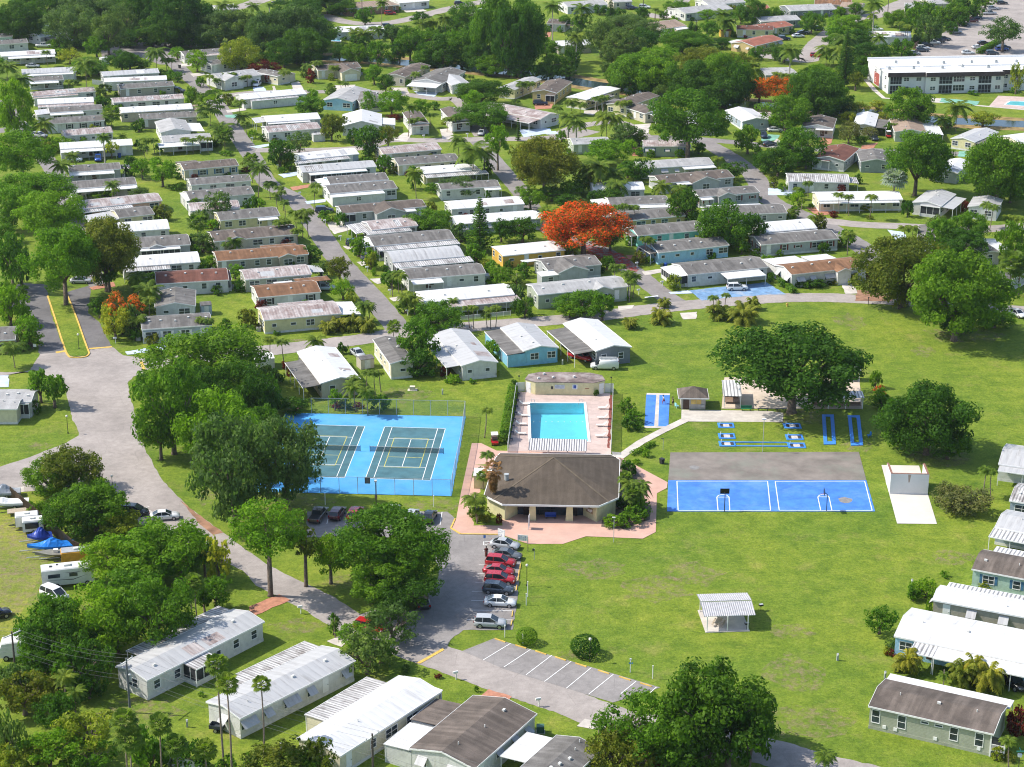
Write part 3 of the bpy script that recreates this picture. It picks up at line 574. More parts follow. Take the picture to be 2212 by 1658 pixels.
    for X_ in X:
        a, b, proj = X_[:3]; kind = X_[3] if len(X_) > 3 else 'w'; x0, x1 = a * L, b * L; hw = (x1 - x0) / 2; rs = hw * .36; y1 = w * .5 if st != 'f' else w * .4
        q = MB(); xm = (x0 + x1) / 2; zE = ze + (.06 if proj < .8 else 0); yE = min(y1, (rs + .02) / sl) if st == 'g' else y1
        for (sa, sb, za, zb) in ((x0, xm, zE, zE + rs), (xm, x1, zE + rs, zE)):
            q.add([(sa, -proj, za), (sb, -proj, zb), (sb, yE, zb), (sa, yE, za), (sa, -proj, za - T), (sb, -proj, zb - T), (sb, yE, zb - T), (sa, yE, za - T)],
                  [(0, 1, 2, 3), (7, 6, 5, 4), (0, 4, 5, 1), (1, 5, 6, 2), (2, 6, 7, 3), (3, 7, 4, 0)])
        q.build('gable_roof', rm, root)
        q = MB(); pr = [(x0 + .25, zE - T - .02), (xm, zE + rs - T - .03), (x1 - .25, zE - T - .02)]
        base = 0.0
        q.add([(x, -proj + .25, z) for x, z in pr] + [(x1 - .25, -proj + .25, base), (x0 + .25, -proj + .25, base)] + [(x, sp + .05, z) for x, z in pr] + [(x1 - .25, sp + .05, base), (x0 + .25, sp + .05, base)],
              [(0, 4, 3, 2, 1), (5, 6, 7, 8, 9), (0, 1, 6, 5), (1, 2, 7, 6), (2, 3, 8, 7), (4, 0, 5, 9)]) if proj > .5 else q.add([(pr[0][0], sp - .3, pr[0][1]), (pr[1][0], sp - .3, pr[1][1]), (pr[2][0], sp - .3, pr[2][1]), (pr[0][0], sp, pr[0][1]), (pr[1][0], sp, pr[1][1]), (pr[2][0], sp, pr[2][1])], [(0, 2, 1), (3, 4, 5), (0, 1, 4, 3), (1, 2, 5, 4), (0, 3, 5, 2)])
        q.build('gable_wall', wm, root)
        yw = -proj + .25 if proj > .5 else sp
        if kind == 'g':
            MB().box(xm - hw * .62, xm + hw * .62, yw - .04, yw + .01, 0, 2.2).build('garage_door', WHITE, root)
        elif kind == 'w':
            window(root, (xm, yw, 1.65), 0, min(1.8, hw), 1.3)
        f = MB()
        for sa, sb, za, zb in ((x0 - .02, xm, zE, zE + rs), (xm, x1 + .02, zE + rs, zE)):
            f.add([(x, y, z + dz) for y in (-proj - .05, -proj - .005) for x, z in ((sa, za), (sb, zb)) for dz in (-.2, .02)], [(0, 2, 3, 1), (4, 5, 7, 6), (0, 1, 5, 4), (2, 6, 7, 3), (1, 3, 7, 5), (0, 4, 6, 2)])
        f.build('gable_trim', WHITE, root)
        blocked['F'].append((x0 - .5, x1 + .5, 2))
    if win:
        hasdoor = False
        for face in ('F', 'L', 'R') if not d else ('L', 'B', 'F'):
            ln = LEN[face]
            if face in 'LR' and not ends and not d: continue
            n = max(1, int(ln / 3.4)) if ln > 4.5 else 1
            for q in range(n):
                s = ln * (q + .5) / n + r.uniform(-.5, .5)
                hit = [e for a, b, e in blocked[face] if a < s < b]
                if any(e for e in hit): continue
                xy = M[face](s, 0)
                if face in 'FB' and not hasdoor and not hit and r.random() < .3: door(root, xy + (.55,), ROT[face]); hasdoor = True; continue
                sz = r.choice(((1.0, 1.2), (1.0, 1.2), (1.6, 1.2), (.8, .6), (2.2, 1.2), (1.0, .5)))
                window(root, (xy[0], xy[1], 1.75), ROT[face], sz[0], sz[1], SH[sh] if sh else None, awn=aw and r.random() < aw)
    if nick and not d and k[1] in '01': HOMES.append((nick, O, ex, L, w, [c[0] for c in C]))
    return root
HOMES = []
def MH(*a, **k): return H(*a, cat='mobile home', **k)
# ------------------------------------------------------------------ trees, palms, shrubs
FOL = {
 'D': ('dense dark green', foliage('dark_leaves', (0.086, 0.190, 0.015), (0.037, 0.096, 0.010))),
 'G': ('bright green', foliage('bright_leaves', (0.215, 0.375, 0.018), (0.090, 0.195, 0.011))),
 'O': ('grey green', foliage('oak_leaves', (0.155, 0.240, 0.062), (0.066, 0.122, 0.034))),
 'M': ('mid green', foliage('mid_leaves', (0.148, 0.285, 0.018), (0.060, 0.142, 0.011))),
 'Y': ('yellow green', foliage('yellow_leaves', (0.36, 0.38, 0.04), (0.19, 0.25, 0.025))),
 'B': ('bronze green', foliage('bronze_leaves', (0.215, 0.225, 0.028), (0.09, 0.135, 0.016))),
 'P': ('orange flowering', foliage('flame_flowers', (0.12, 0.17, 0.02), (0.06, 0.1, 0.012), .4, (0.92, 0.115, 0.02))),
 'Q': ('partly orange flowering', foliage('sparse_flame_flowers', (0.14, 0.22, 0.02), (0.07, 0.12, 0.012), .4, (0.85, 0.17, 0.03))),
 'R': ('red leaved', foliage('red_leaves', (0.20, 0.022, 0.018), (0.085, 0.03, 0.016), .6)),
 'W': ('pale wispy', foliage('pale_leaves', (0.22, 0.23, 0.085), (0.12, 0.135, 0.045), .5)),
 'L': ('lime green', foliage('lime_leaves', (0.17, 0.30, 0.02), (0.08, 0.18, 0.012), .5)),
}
PALM_G = foliage('palm_leaves', (0.19, 0.27, 0.035), (0.085, 0.15, 0.018)); PALM_Y = foliage('areca_leaves', (0.31, 0.32, 0.04), (0.15, 0.18, 0.02))
PALM_S = foliage('silver_leaves', (0.34, 0.39, 0.36), (0.22, 0.27, 0.25), .3); PALM_X = foliage('dead_leaves', (0.36, 0.21, 0.09), (0.20, 0.10, 0.045), .2)
def leaf(q, c, nrm, s, r):
    nrm = (nrm + Vector((r.uniform(-.65, .65), r.uniform(-.65, .65), r.uniform(-.4, .7)))).normalized()
    a = nrm.cross(Vector((r.uniform(-1, 1), r.uniform(-1, 1), r.uniform(-1, 1))))
    if a.length < .05: return
    a.normalize(); b = nrm.cross(a); a *= s; b *= s * r.uniform(.45, .8)
    q.add([c - a, c - b * .9 + a * .1, c + a, c + b], [(0, 1, 2, 3)])
def crown(seed, a, b, style):
    """a leafy crown in metres, half-width a, half-height b, centred on the origin: leaf faces on many clumps"""
    r = random.Random(seed); q = MB()
    ls = {'fine': .17, 'big': .34}.get(style, .225) * (0.75 + 0.05 * a)
    npf = int(22 + 11 * a * max(.6, b / a) * 1.3)
    if style == 'flat': npf = int(npf * 1.25)
    puffs = []
    if style == 'ball':
        for j in range(int(9 * a * a / .0144)):
            z = r.uniform(-.9, 1); th = r.uniform(0, 2 * math.pi); rad = math.sqrt(1 - z * z); k = r.uniform(.9, 1.03); d = Vector((math.cos(th) * rad, math.sin(th) * rad, z))
            leaf(q, Vector((d.x * a * k, d.y * a * k, z * b * k)), d, .12, r)
        return q
    for i in range(npf):
        u = r.uniform(-.88, 1) if style != 'flat' else r.uniform(-.2, 1); th = r.uniform(0, 2 * math.pi); rad = math.sqrt(max(0, 1 - u * u)) ; k = r.choice((.5, .74, .84, .9, .93, .98))
        lump = 1 + .16 * math.sin(th * 3 + seed) + .1 * math.sin(th * 5 + 2 * seed)
        pr = a * r.uniform(.16, .3) * (1 if a > 2.5 else 1.25)
        puffs.append((Vector((math.cos(th) * rad * a * k * lump, math.sin(th) * rad * a * k * lump, u * b * k + (0 if u > -.2 else .05 * b))), pr))
    dens = {'loose': 3.2, 'fine': 8, 'big': 3.2}.get(style, 4.6)
    for c, pr in puffs:
        n = int(dens * pr * pr / (ls * ls) * .85)
        for j in range(n):
            z = r.uniform(-.75, 1); th = r.uniform(0, 2 * math.pi); rad = math.sqrt(1 - z * z); k = r.uniform(.72, 1.06) if r.random() < .75 else r.uniform(.2, .75)
            d = Vector((math.cos(th) * rad, math.sin(th) * rad, z * .8)); leaf(q, c + d * pr * k, d, ls * r.choice((.6, .75, .9, 1.1, 1.35)), r)
    return q
def trunk(seed, a, b, zc, style='dome'):
    """trunk and limbs: origin at the crown centre's foot, crown centre at height zc"""
    r = random.Random(seed + 99); q = MB(); tr = .05 * a + .12
    fork = max(.3, zc - b * .75)
    q.tube([(0, 0, -.15), (.0, .02, .3), (r.uniform(-.1, .1), r.uniform(-.1, .1), fork)], [tr * 1.5, tr * 1.1, tr * .85], 8)
    for i in range(7 if a > 3 else 4):
        th = i * 2 * math.pi / (7 if a > 3 else 4) + r.uniform(-.4, .4); e = r.uniform(.55, .8)
        p1 = Vector((math.cos(th) * a * .3, math.sin(th) * a * .3, fork + (zc - fork) * .7)); p2 = Vector((math.cos(th) * a * e, math.sin(th) * a * e, zc + b * r.uniform(-.05, .45)))
        q.tube([(0, 0, fork - .2), p1, p2], [tr * .6, tr * .36, tr * .08], 5)
        p3 = p1 + Vector((math.cos(th + .8) * a * .35, math.sin(th + .8) * a * .35, b * .5)); q.tube([p1, p3], [tr * .3, tr * .07], 4)
    return q
def conifer(seed, a, h):
    r = random.Random(seed); q = MB(); n = int(h / .55)
    for i in range(n):
        z = h * (.06 + .94 * i / n); rr = a * (1 - .93 * i / n) * r.uniform(.85, 1.08)
        for j in range(10):
            th = 2 * math.pi * (j + .5 * (i % 2)) / 10 + r.uniform(-.2, .2); L = rr * r.uniform(.8, 1.1)
            for s in range(max(3, int(L / .16))):
                f = (s + .6) / max(3, int(L / .16)); c = Vector((math.cos(th) * L * f, math.sin(th) * L * f, z + .35 * f * f * L * .5 + r.uniform(-.05, .05)))
                leaf(q, c, Vector((0, 0, 1)), .3, r)
                if True: leaf(q, c + Vector((r.uniform(-.2, .2), r.uniform(-.2, .2), .05)), Vector((0, 0, 1)), .2, r)
    return q
TREES = []
def crown_mesh(kind, style, sz, var):
    a = {0: 1.5, 1: 3.2, 2: 5.5, 3: 8.0}[sz]; b = a * (.48 if style == 'flat' else .8)
    return cached(('crown', style, sz, var), lambda: crown(var * 17 + sz * 5 + len(style), a, b, style).mesh('crown', FOL['D'][1])), a, b
def tree_at(label, kind, pos, a, b, zc, style='dome', var=0, cat='tree', name=None, group=None, barkm=None):
    sz = 0 if a < 2.2 else 1 if a < 4.3 else 2 if a < 7 else 3
    me, a0, b0 = crown_mesh(kind, style, sz, var)
    nm = name or cat
    root = thing(nm, label, cat, (pos[0], pos[1], 0), var * 2.1 + pos[0] * 1.7, group)
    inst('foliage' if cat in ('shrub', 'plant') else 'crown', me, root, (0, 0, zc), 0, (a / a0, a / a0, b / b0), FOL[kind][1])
    if zc - b > .25 or cat not in ('shrub', 'plant'):
        key = ('trunk', sz, var, round(zc / a, 1), round(b / a, 1))
        tm = cached(key, lambda: trunk(var + sz, a0, b / a * a0, zc / a * a0).mesh('trunk', BARK, True))
        inst('trunk', tm, root, (0, 0, 0), 0, (a / a0,) * 3)
    return root
def solve(cx, top, bot, wd, clear):
    """crown outline measured in the photo -> position, half-width, half-height, centre height"""
    y = (top + bot) / 2; hh = (bot - top) / 2; zc = clear + 2
    for i in range(5):
        p = at((cx, y), zc); s = scl(p); a = wd / 2 / s; dep = math.atan2(CH - zc, p.length)
        b2 = (hh / s) ** 2 - (a * math.sin(dep)) ** 2; b = math.sqrt(max(b2, (.42 * a) ** 2)) / math.cos(dep); zc = clear + b
    return at((cx, y), zc), a, b, zc
SIZEW = ((1.3, 'tiny'), (2.2, 'small'), (3.8, 'medium'), (6, 'broad'), (99, 'huge'))
TN = 0
def trees(k, txt):
    """'kind cx top bottom width [clear height] [label words]' in tile pixels, ';' between trees"""
    global TN
    for line in txt.strip().split(';'):
        w = line.split()
        if not w: continue
        TN += 1; kd = w[0]; x, tp_, bt, wd = map(float, w[1:5]); rest = w[5:]
        clear = None
        if rest and rest[0].replace('.', '').isdigit(): clear = float(rest[0]); rest = rest[1:]
        kind = kd[0]; style = {'l': 'loose', 'f': 'flat', 'b': 'big', 'w': 'fine', 'o': 'ball'}.get(kd[1:2], 'dome'); sh = kd.endswith('s')
        if clear is None: clear = 0.0 if sh else min(2.5, (bt - tp_) / 4 * .02)
        c = t(k, x, tp_); e = t(k, x, bt)
        p, a, b, zc = solve(c[0], c[1], e[1], wd / 4, clear)
        cat = 'shrub' if sh else 'bush' if (a < 2.3 or clear < .35) else 'tree'
        if sh: zc = max(b * .9, .2)
        if sh: p = at((c[0], (c[1] + e[1]) / 2), zc)
        size = next(n for m_, n in SIZEW if a < m_)
        tall = 'tall ' if b > 1.05 * a and not sh else 'low ' if b < .5 * a else ''
        lab = ' '.join(rest) if len(rest) > 2 else f"{tall}{size} {FOL[kind][0]} {cat} "
        TREES.append((tree_at(lab, kind, p, a, b, zc, style, TN % 3, cat), len(rest) > 2))
# palms
def frond(q, r, base, th, L, up, droop, wid, n=9, fan=False):
    d = Vector((math.cos(th), math.sin(th), 0)); s = Vector((-math.sin(th), math.cos(th), 0)); pts = []
    for i in range(n + 1):
        f = i / n; pts.append(base + d * L * f * (1 - .12 * droop * f) + Vector((0, 0, up * L * f - droop * L * f * f)))
    for i in range(n):
        p0, p1 = pts[i], pts[i + 1]; f = (i + .5) / n; wd = wid * (math.sin(math.pi * min(1, f * .85 + .16)) + .08)
        for sg in (-1, 1):
            for h in (-.1, .42):
                c = p0.lerp(p1, h); tip = c + s * sg * wd + (p1 - p0).normalized() * wd * .55 - Vector((0, 0, wd * (.3 + .25 * r.random())))
                e = (p1 - p0) * .62; q.add([c, c + e, tip + e * .25, tip - e * .1], [(0, 1, 2, 3)])
    return q
def fanleaf(q, r, base, th, L, el, R_):
    d = Vector((math.cos(th) * math.cos(el), math.sin(th) * math.cos(el), math.sin(el))); c = base + d * L
    q.bar(base, c, .05); s = Vector((-math.sin(th), math.cos(th), 0)); f2 = d.cross(s)
    for i in range(11):
        an = (i - 5) / 5 * 1.9; v = d * math.cos(an) + s * math.sin(an); e = s * math.cos(an) - d * math.sin(an)
        tip = c + v * R_ * r.uniform(.85, 1.05) - Vector((0, 0, R_ * .3)); q.add([c, c + v * R_ * .6 + e * R_ * .13, tip, c + v * R_ * .6 - e * R_ * .13], [(0, 1, 2, 3)])
def palm_crown(kind, var):
    r = random.Random(var * 7 + ord(kind)); q = MB(); z = Vector((0, 0, 0))
    if kind in 'cq':      # coconut / queen palm: unit radius 2.6 m
        for i in range(22): frond(q, r, z, i * 2.4 + r.uniform(-.2, .2), 2.9 * r.uniform(.85, 1.1), (.75 if i < 8 else .25 if i < 16 else -.15) + r.uniform(-.1, .1), .62 if kind == 'c' else .8, .55, 10)
    elif kind == 'r':     # royal palm
        for i in range(18): frond(q, r, z, i * 2.4 + r.uniform(-.2, .2), 2.8 * r.uniform(.85, 1.1), (.9 if i < 6 else .35 if i < 12 else .05), .75, .62, 10)
    elif kind == 's':     # christmas palm, stiff arching
        for i in range(18): frond(q, r, z, i * 2.4 + r.uniform(-.2, .2), 2.7 * r.uniform(.9, 1.1), (.85 if i < 5 else .5) + r.uniform(-.1, .1), .85, .75, 8)
    elif kind in 'fv':    # fan palm
        for i in range(26): fanleaf(q, r, z, i * 2.4, 1.5 * r.uniform(.8, 1.1), 1.2 - 1.9 * i / 26, 1.15)
    elif kind == 'x':     # dead fan palm skirt
        for i in range(60): fanleaf(q, r, Vector((0, 0, -3.2 * (i / 60))), i * 2.4, 1.3 * r.uniform(.7, 1.1), .75 - 2.1 * min(1, i / 30), .9)
    elif kind == 'a':     # areca clump from the ground
        for i in range(46):
            rr = r.uniform(0, .8); th = i * 2.4; b0 = Vector((math.cos(th) * rr, math.sin(th) * rr, r.uniform(.3, 1.8))); frond(q, r, b0, th + r.uniform(-.5, .5), 2.5 * r.uniform(.7, 1.15), 1.1 * r.uniform(.5, 1.2), 1.0, .6, 8)
        for i in range(9):
            th = i * .7; q.bar((math.cos(th) * .3, math.sin(th) * .3, 0), (math.cos(th) * .75, math.sin(th) * .75, 1.7), .09)
    elif kind == 'm':     # bismarck
        for i in range(24): fanleaf(q, r, z, i * 2.4, 1.3, 1.25 - 1.7 * i / 24, 1.5)
    return q
PMAT = {'f': PALM_G, 'v': PALM_G, 'm': PALM_S, 'x': PALM_X, 'a': PALM_Y}
PNAME = {'c': ('coconut palm', 'coconut_palm'), 'q': ('queen palm', 'queen_palm'), 'r': ('royal palm', 'royal_palm'), 's': ('slim feather palm', 'feather_palm'), 'f': ('fan palm', 'fan_palm'), 'v': ('fan palm', 'fan_palm'), 'x': ('dead fan palm', 'dead_fan_palm'), 'a': ('areca palm clump', 'areca_palm'), 'm': ('silver fan palm', 'silver_palm')}
PN = 0
def palm(label, kind, pos, h, rad):
    global PN; PN += 1; var = PN % 3; r = random.Random(PN)
    lab = label or f"{PNAME[kind][0]} "
    root = thing(PNAME[kind][1], lab, 'palm', (pos[0], pos[1], 0), PN * 1.3)
    me = cached(('palm', kind, var), lambda: palm_crown(kind, var).mesh('crown', PMAT.get(kind, PALM_G)))
    s = rad / (2.6 if kind not in 'a' else 2.4)
    if kind == 'a': inst('crown', me, root, (0, 0, 0), 0, (s, s, h / 3.6)); return root
    tw = .065 + .004 * h if kind not in 'rmx' else .2
    lean = .25 if kind in 'cs' else .05
    tm = cached(('ptrunk', kind, var, round(h)), lambda: MB().tube([(-lean * h * .35, 0, -.1), (-lean * h * .3, 0, .3), (-lean * h * .12, .1, h * .5), (0, 0, h)], [tw * 1.7, tw * 1.15, tw, tw * .75], 7).mesh('trunk', PBARK if kind != 'r' else plain('pale_palm_bark', (.42, .38, .33), .8, .2, 3), True))
    inst('trunk', tm, root, None, 0, (1, 1, h / round(h) if round(h) else 1))
    inst('crown', me, root, (0, 0, h), 0, (s, s, s)); return root
def palms(k, txt):
    """'kind x y_of_crown width height [label]' in tile pixels"""
    for line in txt.strip().split(';'):
        w = line.split()
        if not w: continue
        kind = w[0]; x, y, wd, h = map(float, w[1:5]); rest = w[5:]
        v = t(k, x, y)
        p = at(v, h if kind != 'a' else h * .5); rad = wd / 8 / scl(p) * (1 if kind == 'a' else 1.35 if k[1] in '01' else 1.2)
        hw = 'tall ' if h > 9 else 'short ' if h < 4.2 else ''
        TREES.append((palm(' '.join(rest) if rest else hw + PNAME[kind][0] + ' ', kind, p, h, rad), bool(rest)))
def hedge(name, label, pts, w, h, kind, tagged=True):
    r = random.Random(len(pts) + int(w * 10)); q = MB(); pts = [Vector((p[0], p[1], 0)) for p in pts]; o = pts[0]
    for a, b in zip(pts, pts[1:]):
        d = b - a; n = int(d.length * w * h * 46 + d.length * (w + 2 * h) * 26); s = Vector((-d.y, d.x, 0)).normalized()
        for i in range(n):
            f = r.random(); u = r.uniform(-1, 1); z = r.random()
            if r.random() < .6: 
                if r.random() < .4: z = 1 - .1 * r.random()
                else: u = math.copysign(1 - .15 * r.random(), u)
            c = a + d * f + s * u * w / 2 * (1 + .12 * math.sin(f * d.length * 2)) + Vector((0, 0, z * h * (1 + .06 * math.sin(f * d.length * 1.3)))) - o
            leaf(q, c, (s * u + Vector((0, 0, z))).normalized(), .17, r)
    ob = q.build(name, FOL[kind][1]); ob.location = o; tag(ob, label, 'hedge'); return ob
# ------------------------------------------------------------------ vehicles
PAINT = {n: paintmat(n + '_car_paint', c) for n, c in [('white', (.72, .72, .71)), ('silver', (.42, .43, .44)), ('grey', (.12, .13, .14)), ('black', (.013, .014, .016)), ('navy', (.012, .02, .05)), ('blue', (.02, .07, .32)), ('red', (.40, .012, .018)), ('maroon', (.09, .012, .016)), ('slate', (.05, .065, .085)), ('tan', (.38, .33, .26)), ('bronze', (.075, .05, .035)), ('dark', (.03, .035, .04)), ('pale', (.5, .55, .6)), ('orange', (.5, .08, .03))]}
TYRE = plain('tyre_rubber', (.015, .015, .015), .85); RIM = plain('wheel_rim', (.42, .42, .43), .3, .05, 1, .5, .6)
HEADL = plain('headlight_lens', (.7, .72, .75), .15, .02); TAILL = plain('taillight_lens', (.3, .01, .012), .2, .05); PLAST = plain('black_plastic', (.02, .02, .022), .6)
def sec(x, w, zb, zt): return [(x, -w * .9, zb), (x, -w, zb + .16), (x, -w, zt - .2), (x, -w * .87, zt), (x, w * .87, zt), (x, w, zt - .2), (x, w, zb + .16), (x, w * .9, zb)]
CAR = {
 'sedan': dict(L=4.75, body=[(-2.37, .70, .42, .78), (-2.26, .84, .32, .97), (-1.7, .9, .27, 1.0), (-.9, .9, .24, .98), (.5, .9, .24, .96), (1.1, .9, .24, .95), (1.8, .88, .27, .87), (2.2, .8, .32, .75), (2.37, .64, .4, .62)],
               cab=[(-1.9, .76, .96, .74, .99), (-1.1, .8, .95, .64, 1.40), (-.45, .8, .95, .66, 1.47), (.2, .8, .94, .65, 1.44), (1.12, .78, .92, .74, .95)], roof=(-1.08, .2, .64, 1.46), wx=1.42, cat='car'),
 'suv': dict(L=4.65, body=[(-2.32, .78, .42, 1.0), (-2.2, .9, .34, 1.12), (-1.5, .93, .3, 1.1), (0, .93, .28, 1.07), (1.0, .93, .28, 1.06), (1.8, .9, .32, 1.0), (2.2, .82, .36, .88), (2.33, .7, .42, .72)],
             cab=[(-2.22, .80, 1.05, .76, 1.1), (-1.95, .84, 1.05, .68, 1.60), (-1.0, .85, 1.05, .7, 1.68), (.1, .85, 1.04, .7, 1.65), (1.1, .82, 1.02, .78, 1.06)], roof=(-1.98, .15, .70, 1.68), wx=1.38, cat='car'),
 'minivan': dict(L=5.0, body=[(-2.5, .82, .42, 1.02), (-2.38, .95, .32, 1.12), (-1.5, .97, .28, 1.1), (.5, .97, .27, 1.07), (1.4, .96, .28, 1.03), (2.1, .9, .32, .92), (2.42, .78, .4, .74)],
             cab=[(-2.42, .84, 1.06, .8, 1.12), (-2.2, .88, 1.06, .72, 1.64), (-1.0, .89, 1.06, .75, 1.74), (.5, .89, 1.05, .74, 1.70), (1.6, .84, 1.0, .8, 1.04)], roof=(-2.22, .55, .74, 1.74), wx=1.5, cat='minivan'),
 'pickup': dict(L=5.7, body=[(-2.85, .86, .5, 1.0), (-2.8, .95, .42, 1.08), (-1.5, .97, .38, 1.08), (-.75, .97, .36, 1.1), (.3, .97, .36, 1.1), (1.2, .97, .36, 1.1), (2.2, .95, .4, 1.04), (2.72, .88, .44, .92), (2.85, .76, .5, .76)],
             cab=[(-.95, .82, 1.05, .8, 1.12), (-.8, .86, 1.05, .72, 1.76), (-.2, .87, 1.05, .74, 1.84), (.65, .87, 1.05, .72, 1.80), (1.4, .84, 1.06, .8, 1.1)], roof=(-.82, .65, .74, 1.83), wx=1.8, cat='pickup truck'),
 'van': dict(L=5.5, body=[(-2.75, .86, .45, 1.85), (-2.65, .98, .34, 2.0), (-1.0, 1.0, .3, 2.06), (.9, 1.0, .3, 2.04), (1.15, 1.0, .3, 1.3), (1.75, .98, .3, 1.12), (2.5, .92, .34, 1.0), (2.75, .78, .42, .82)],
             cab=[(.55, .9, 1.1, .8, 1.9), (.95, .97, 1.1, .8, 1.98), (1.25, .95, 1.1, .8, 1.78), (1.85, .9, 1.08, .84, 1.12)], roof=(-2.5, 1.1, .84, 2.06), wx=1.75, cat='van'),
}
def car_parts(ty):
    def mk():
        c = CAR[ty]; P = {}
        b = MB().loft([sec(*q) for q in c['body']])
        x0, x1, w, z = c['roof']
        r = MB(); r.loft([[(x, -ww, zz - .05), (x, -ww, zz), (x, ww, zz), (x, ww, zz - .05)] for x, ww, zz in ((x0, w * .94, z - .03), ((x0 + x1) / 2, w * 1.02, z + .02), (x1, w * .96, z - .01))])
        cab = c['cab']
        if ty != 'van':
            for sg in (-1, 1):
                for i, j in ((0, 1), (len(cab) - 2, len(cab) - 1)): r.bar((cab[i][0], sg * (cab[i][3] + .0), cab[i][4] + .01), (cab[j][0], sg * (cab[j][3]), cab[j][4] + .01), .09, .07)
                m = cab[len(cab) // 2]; r.bar((m[0], sg * (m[1] + .005), m[2]), (m[0], sg * (m[3] + .01), m[4] - .02), .1, .05)
            b.v += []; 
        P['body'] = b.mesh('body', PAINT['white'], True)
        P['roof'] = r.mesh('roof', PAINT['white'])
        P['windows'] = MB().loft([[(x, -wb, zb), (x, -wt, zt), (x, wt, zt), (x, wb, zb)] for x, wb, zb, wt, zt in cab]).mesh('windows', CARGLASS)
        wr = .34 if ty in ('sedan',) else .38
        wh = MB(); n = 14
        ring = lambda y, rr: [(rr * math.cos(2 * math.pi * k / n), y, rr * math.sin(2 * math.pi * k / n)) for k in range(n)]
        wh.loft([ring(-.11, wr * .8), ring(-.1, wr), ring(.1, wr), ring(.11, wr * .8)]); P['tyre'] = wh.mesh('wheel', TYRE)
        P['rim'] = MB().loft([ring(-.125, wr * .5), ring(-.12, wr * .62), ring(.12, wr * .62), ring(.125, wr * .5)]).mesh('rim', RIM)
        hb = c['body'][-2]; P['headlight'] = MB().box(-.09, .06, -.2, .2, -.07, .07).mesh('headlight', HEADL); P['taillight'] = MB().box(-.03, .08, -.14, .14, -.12, .12).mesh('taillight', TAILL)
        P['wr'] = wr
        if ty == 'pickup':
            q = MB(); q.box(-2.68, -.98, -.76, .76, 1.085, 1.1); P['bed'] = q.mesh('cargo_bed', PLAST)
        P['bumper'] = MB().box(-.05, .05, -.62, .62, -.1, .1).mesh('bumper', PLAST)
        P['mirror'] = MB().box(-.06, .06, -.1, .1, -.07, .07).mesh('mirror', PLAST)
        return P
    return cached(('car', ty), mk)
VEH = []
def car(ty, colour, p, deg, label=None, group=None, far=0):
    c = CAR[ty]; P = car_parts(ty); pm = PAINT[colour]
    lab = label or f"{colour} {c['cat'] if ty != 'suv' else 'hatchback car'}"
    root = thing(c['cat'].replace(' ', '_') if ty not in ('sedan', 'suv') else 'parked_car', lab, c['cat'], (p[0], p[1], 0), R(deg), group)
    VEH.append((root, label is not None))
    inst('body', P['body'], root, mat=pm); inst('roof', P['roof'], root, mat=pm); inst('windows', P['windows'], root)
    for sx in (-1, 1):
        for sy in (-1, 1):
            w = inst('wheel', P['tyre'], root, (sx * c['wx'], sy * .83 if ty != 'van' else sy * .9, P['wr'])); inst('rim', P['rim'], w)
    for sy in (-1, 1):
        f = c['body'][-2]; inst('headlight', P['headlight'], root, (f[0] - .03, sy * (f[1] - .2), f[3] - .1)); b = c['body'][1]; inst('taillight', P['taillight'], root, (b[0] - .08, sy * (b[1] - .16), b[3] - .16))
        m = c['cab'][-1]; inst('mirror', P['mirror'], root, (m[0] - .35, sy * (m[1] + .14), m[2] + .06))
    inst('bumper', P['bumper'], root, (c['L'] / 2 - .02, 0, .45)); inst('bumper', P['bumper'], root, (-c['L'] / 2 + .02, 0, .48))
    if ty == 'pickup': inst('cargo_bed', P['bed'], root)
    return root
def cars(k, txt):
    """'type colour x y heading [label]' : middle of the car on the ground in tile pixels, heading in degrees from photo-right"""
    for line in txt.strip().split(';'):
        w = line.split()
        if not w: continue
        car(w[0], w[1], g(k, float(w[2]), float(w[3])), float(w[4]), ' '.join(w[5:]) or None)
# ------------------------------------------------------------------ tennis courts
def rect_lines(q, rects, w, z):
    for x0, y0, x1, y1 in rects:
        if x0 == x1: q.box(x0 - w / 2, x0 + w / 2, y0 - w / 2, y1 + w / 2, z, z + .003)
        else: q.box(x0 - w / 2, x1 + w / 2, y0 - w / 2, y0 + w / 2, z, z + .003)
TB = plain('blue_court_paint', (.075, .33, .66), .8, .12, .25, dirt=(.13, .37, .58)); TG = plain('green_court_paint', (.062, .155, .185), .85, .16, .5, dirt=(.09, .18, .195)); BB = plain('basketball_blue_paint', (.062, .205, .60), .8, .16, .5, dirt=(.12, .27, .58))
cr = [g('12', 1110, 377), g('12', 1638, 390), g('12', 1505, 840), g('12', 947, 820)]
tc = sum(cr, Vector()) / 4; tyaw = R(-4.2577)
off = g('12', 943, 370) - cr[1]
sl_ = [g('12', 252, 255), g('12', 1812, 287), g('12', 1690, 975)]
slab = sheet('court_slab', [sl_[0], sl_[1], sl_[2], sl_[0] + sl_[2] - sl_[1]], TB, .05)
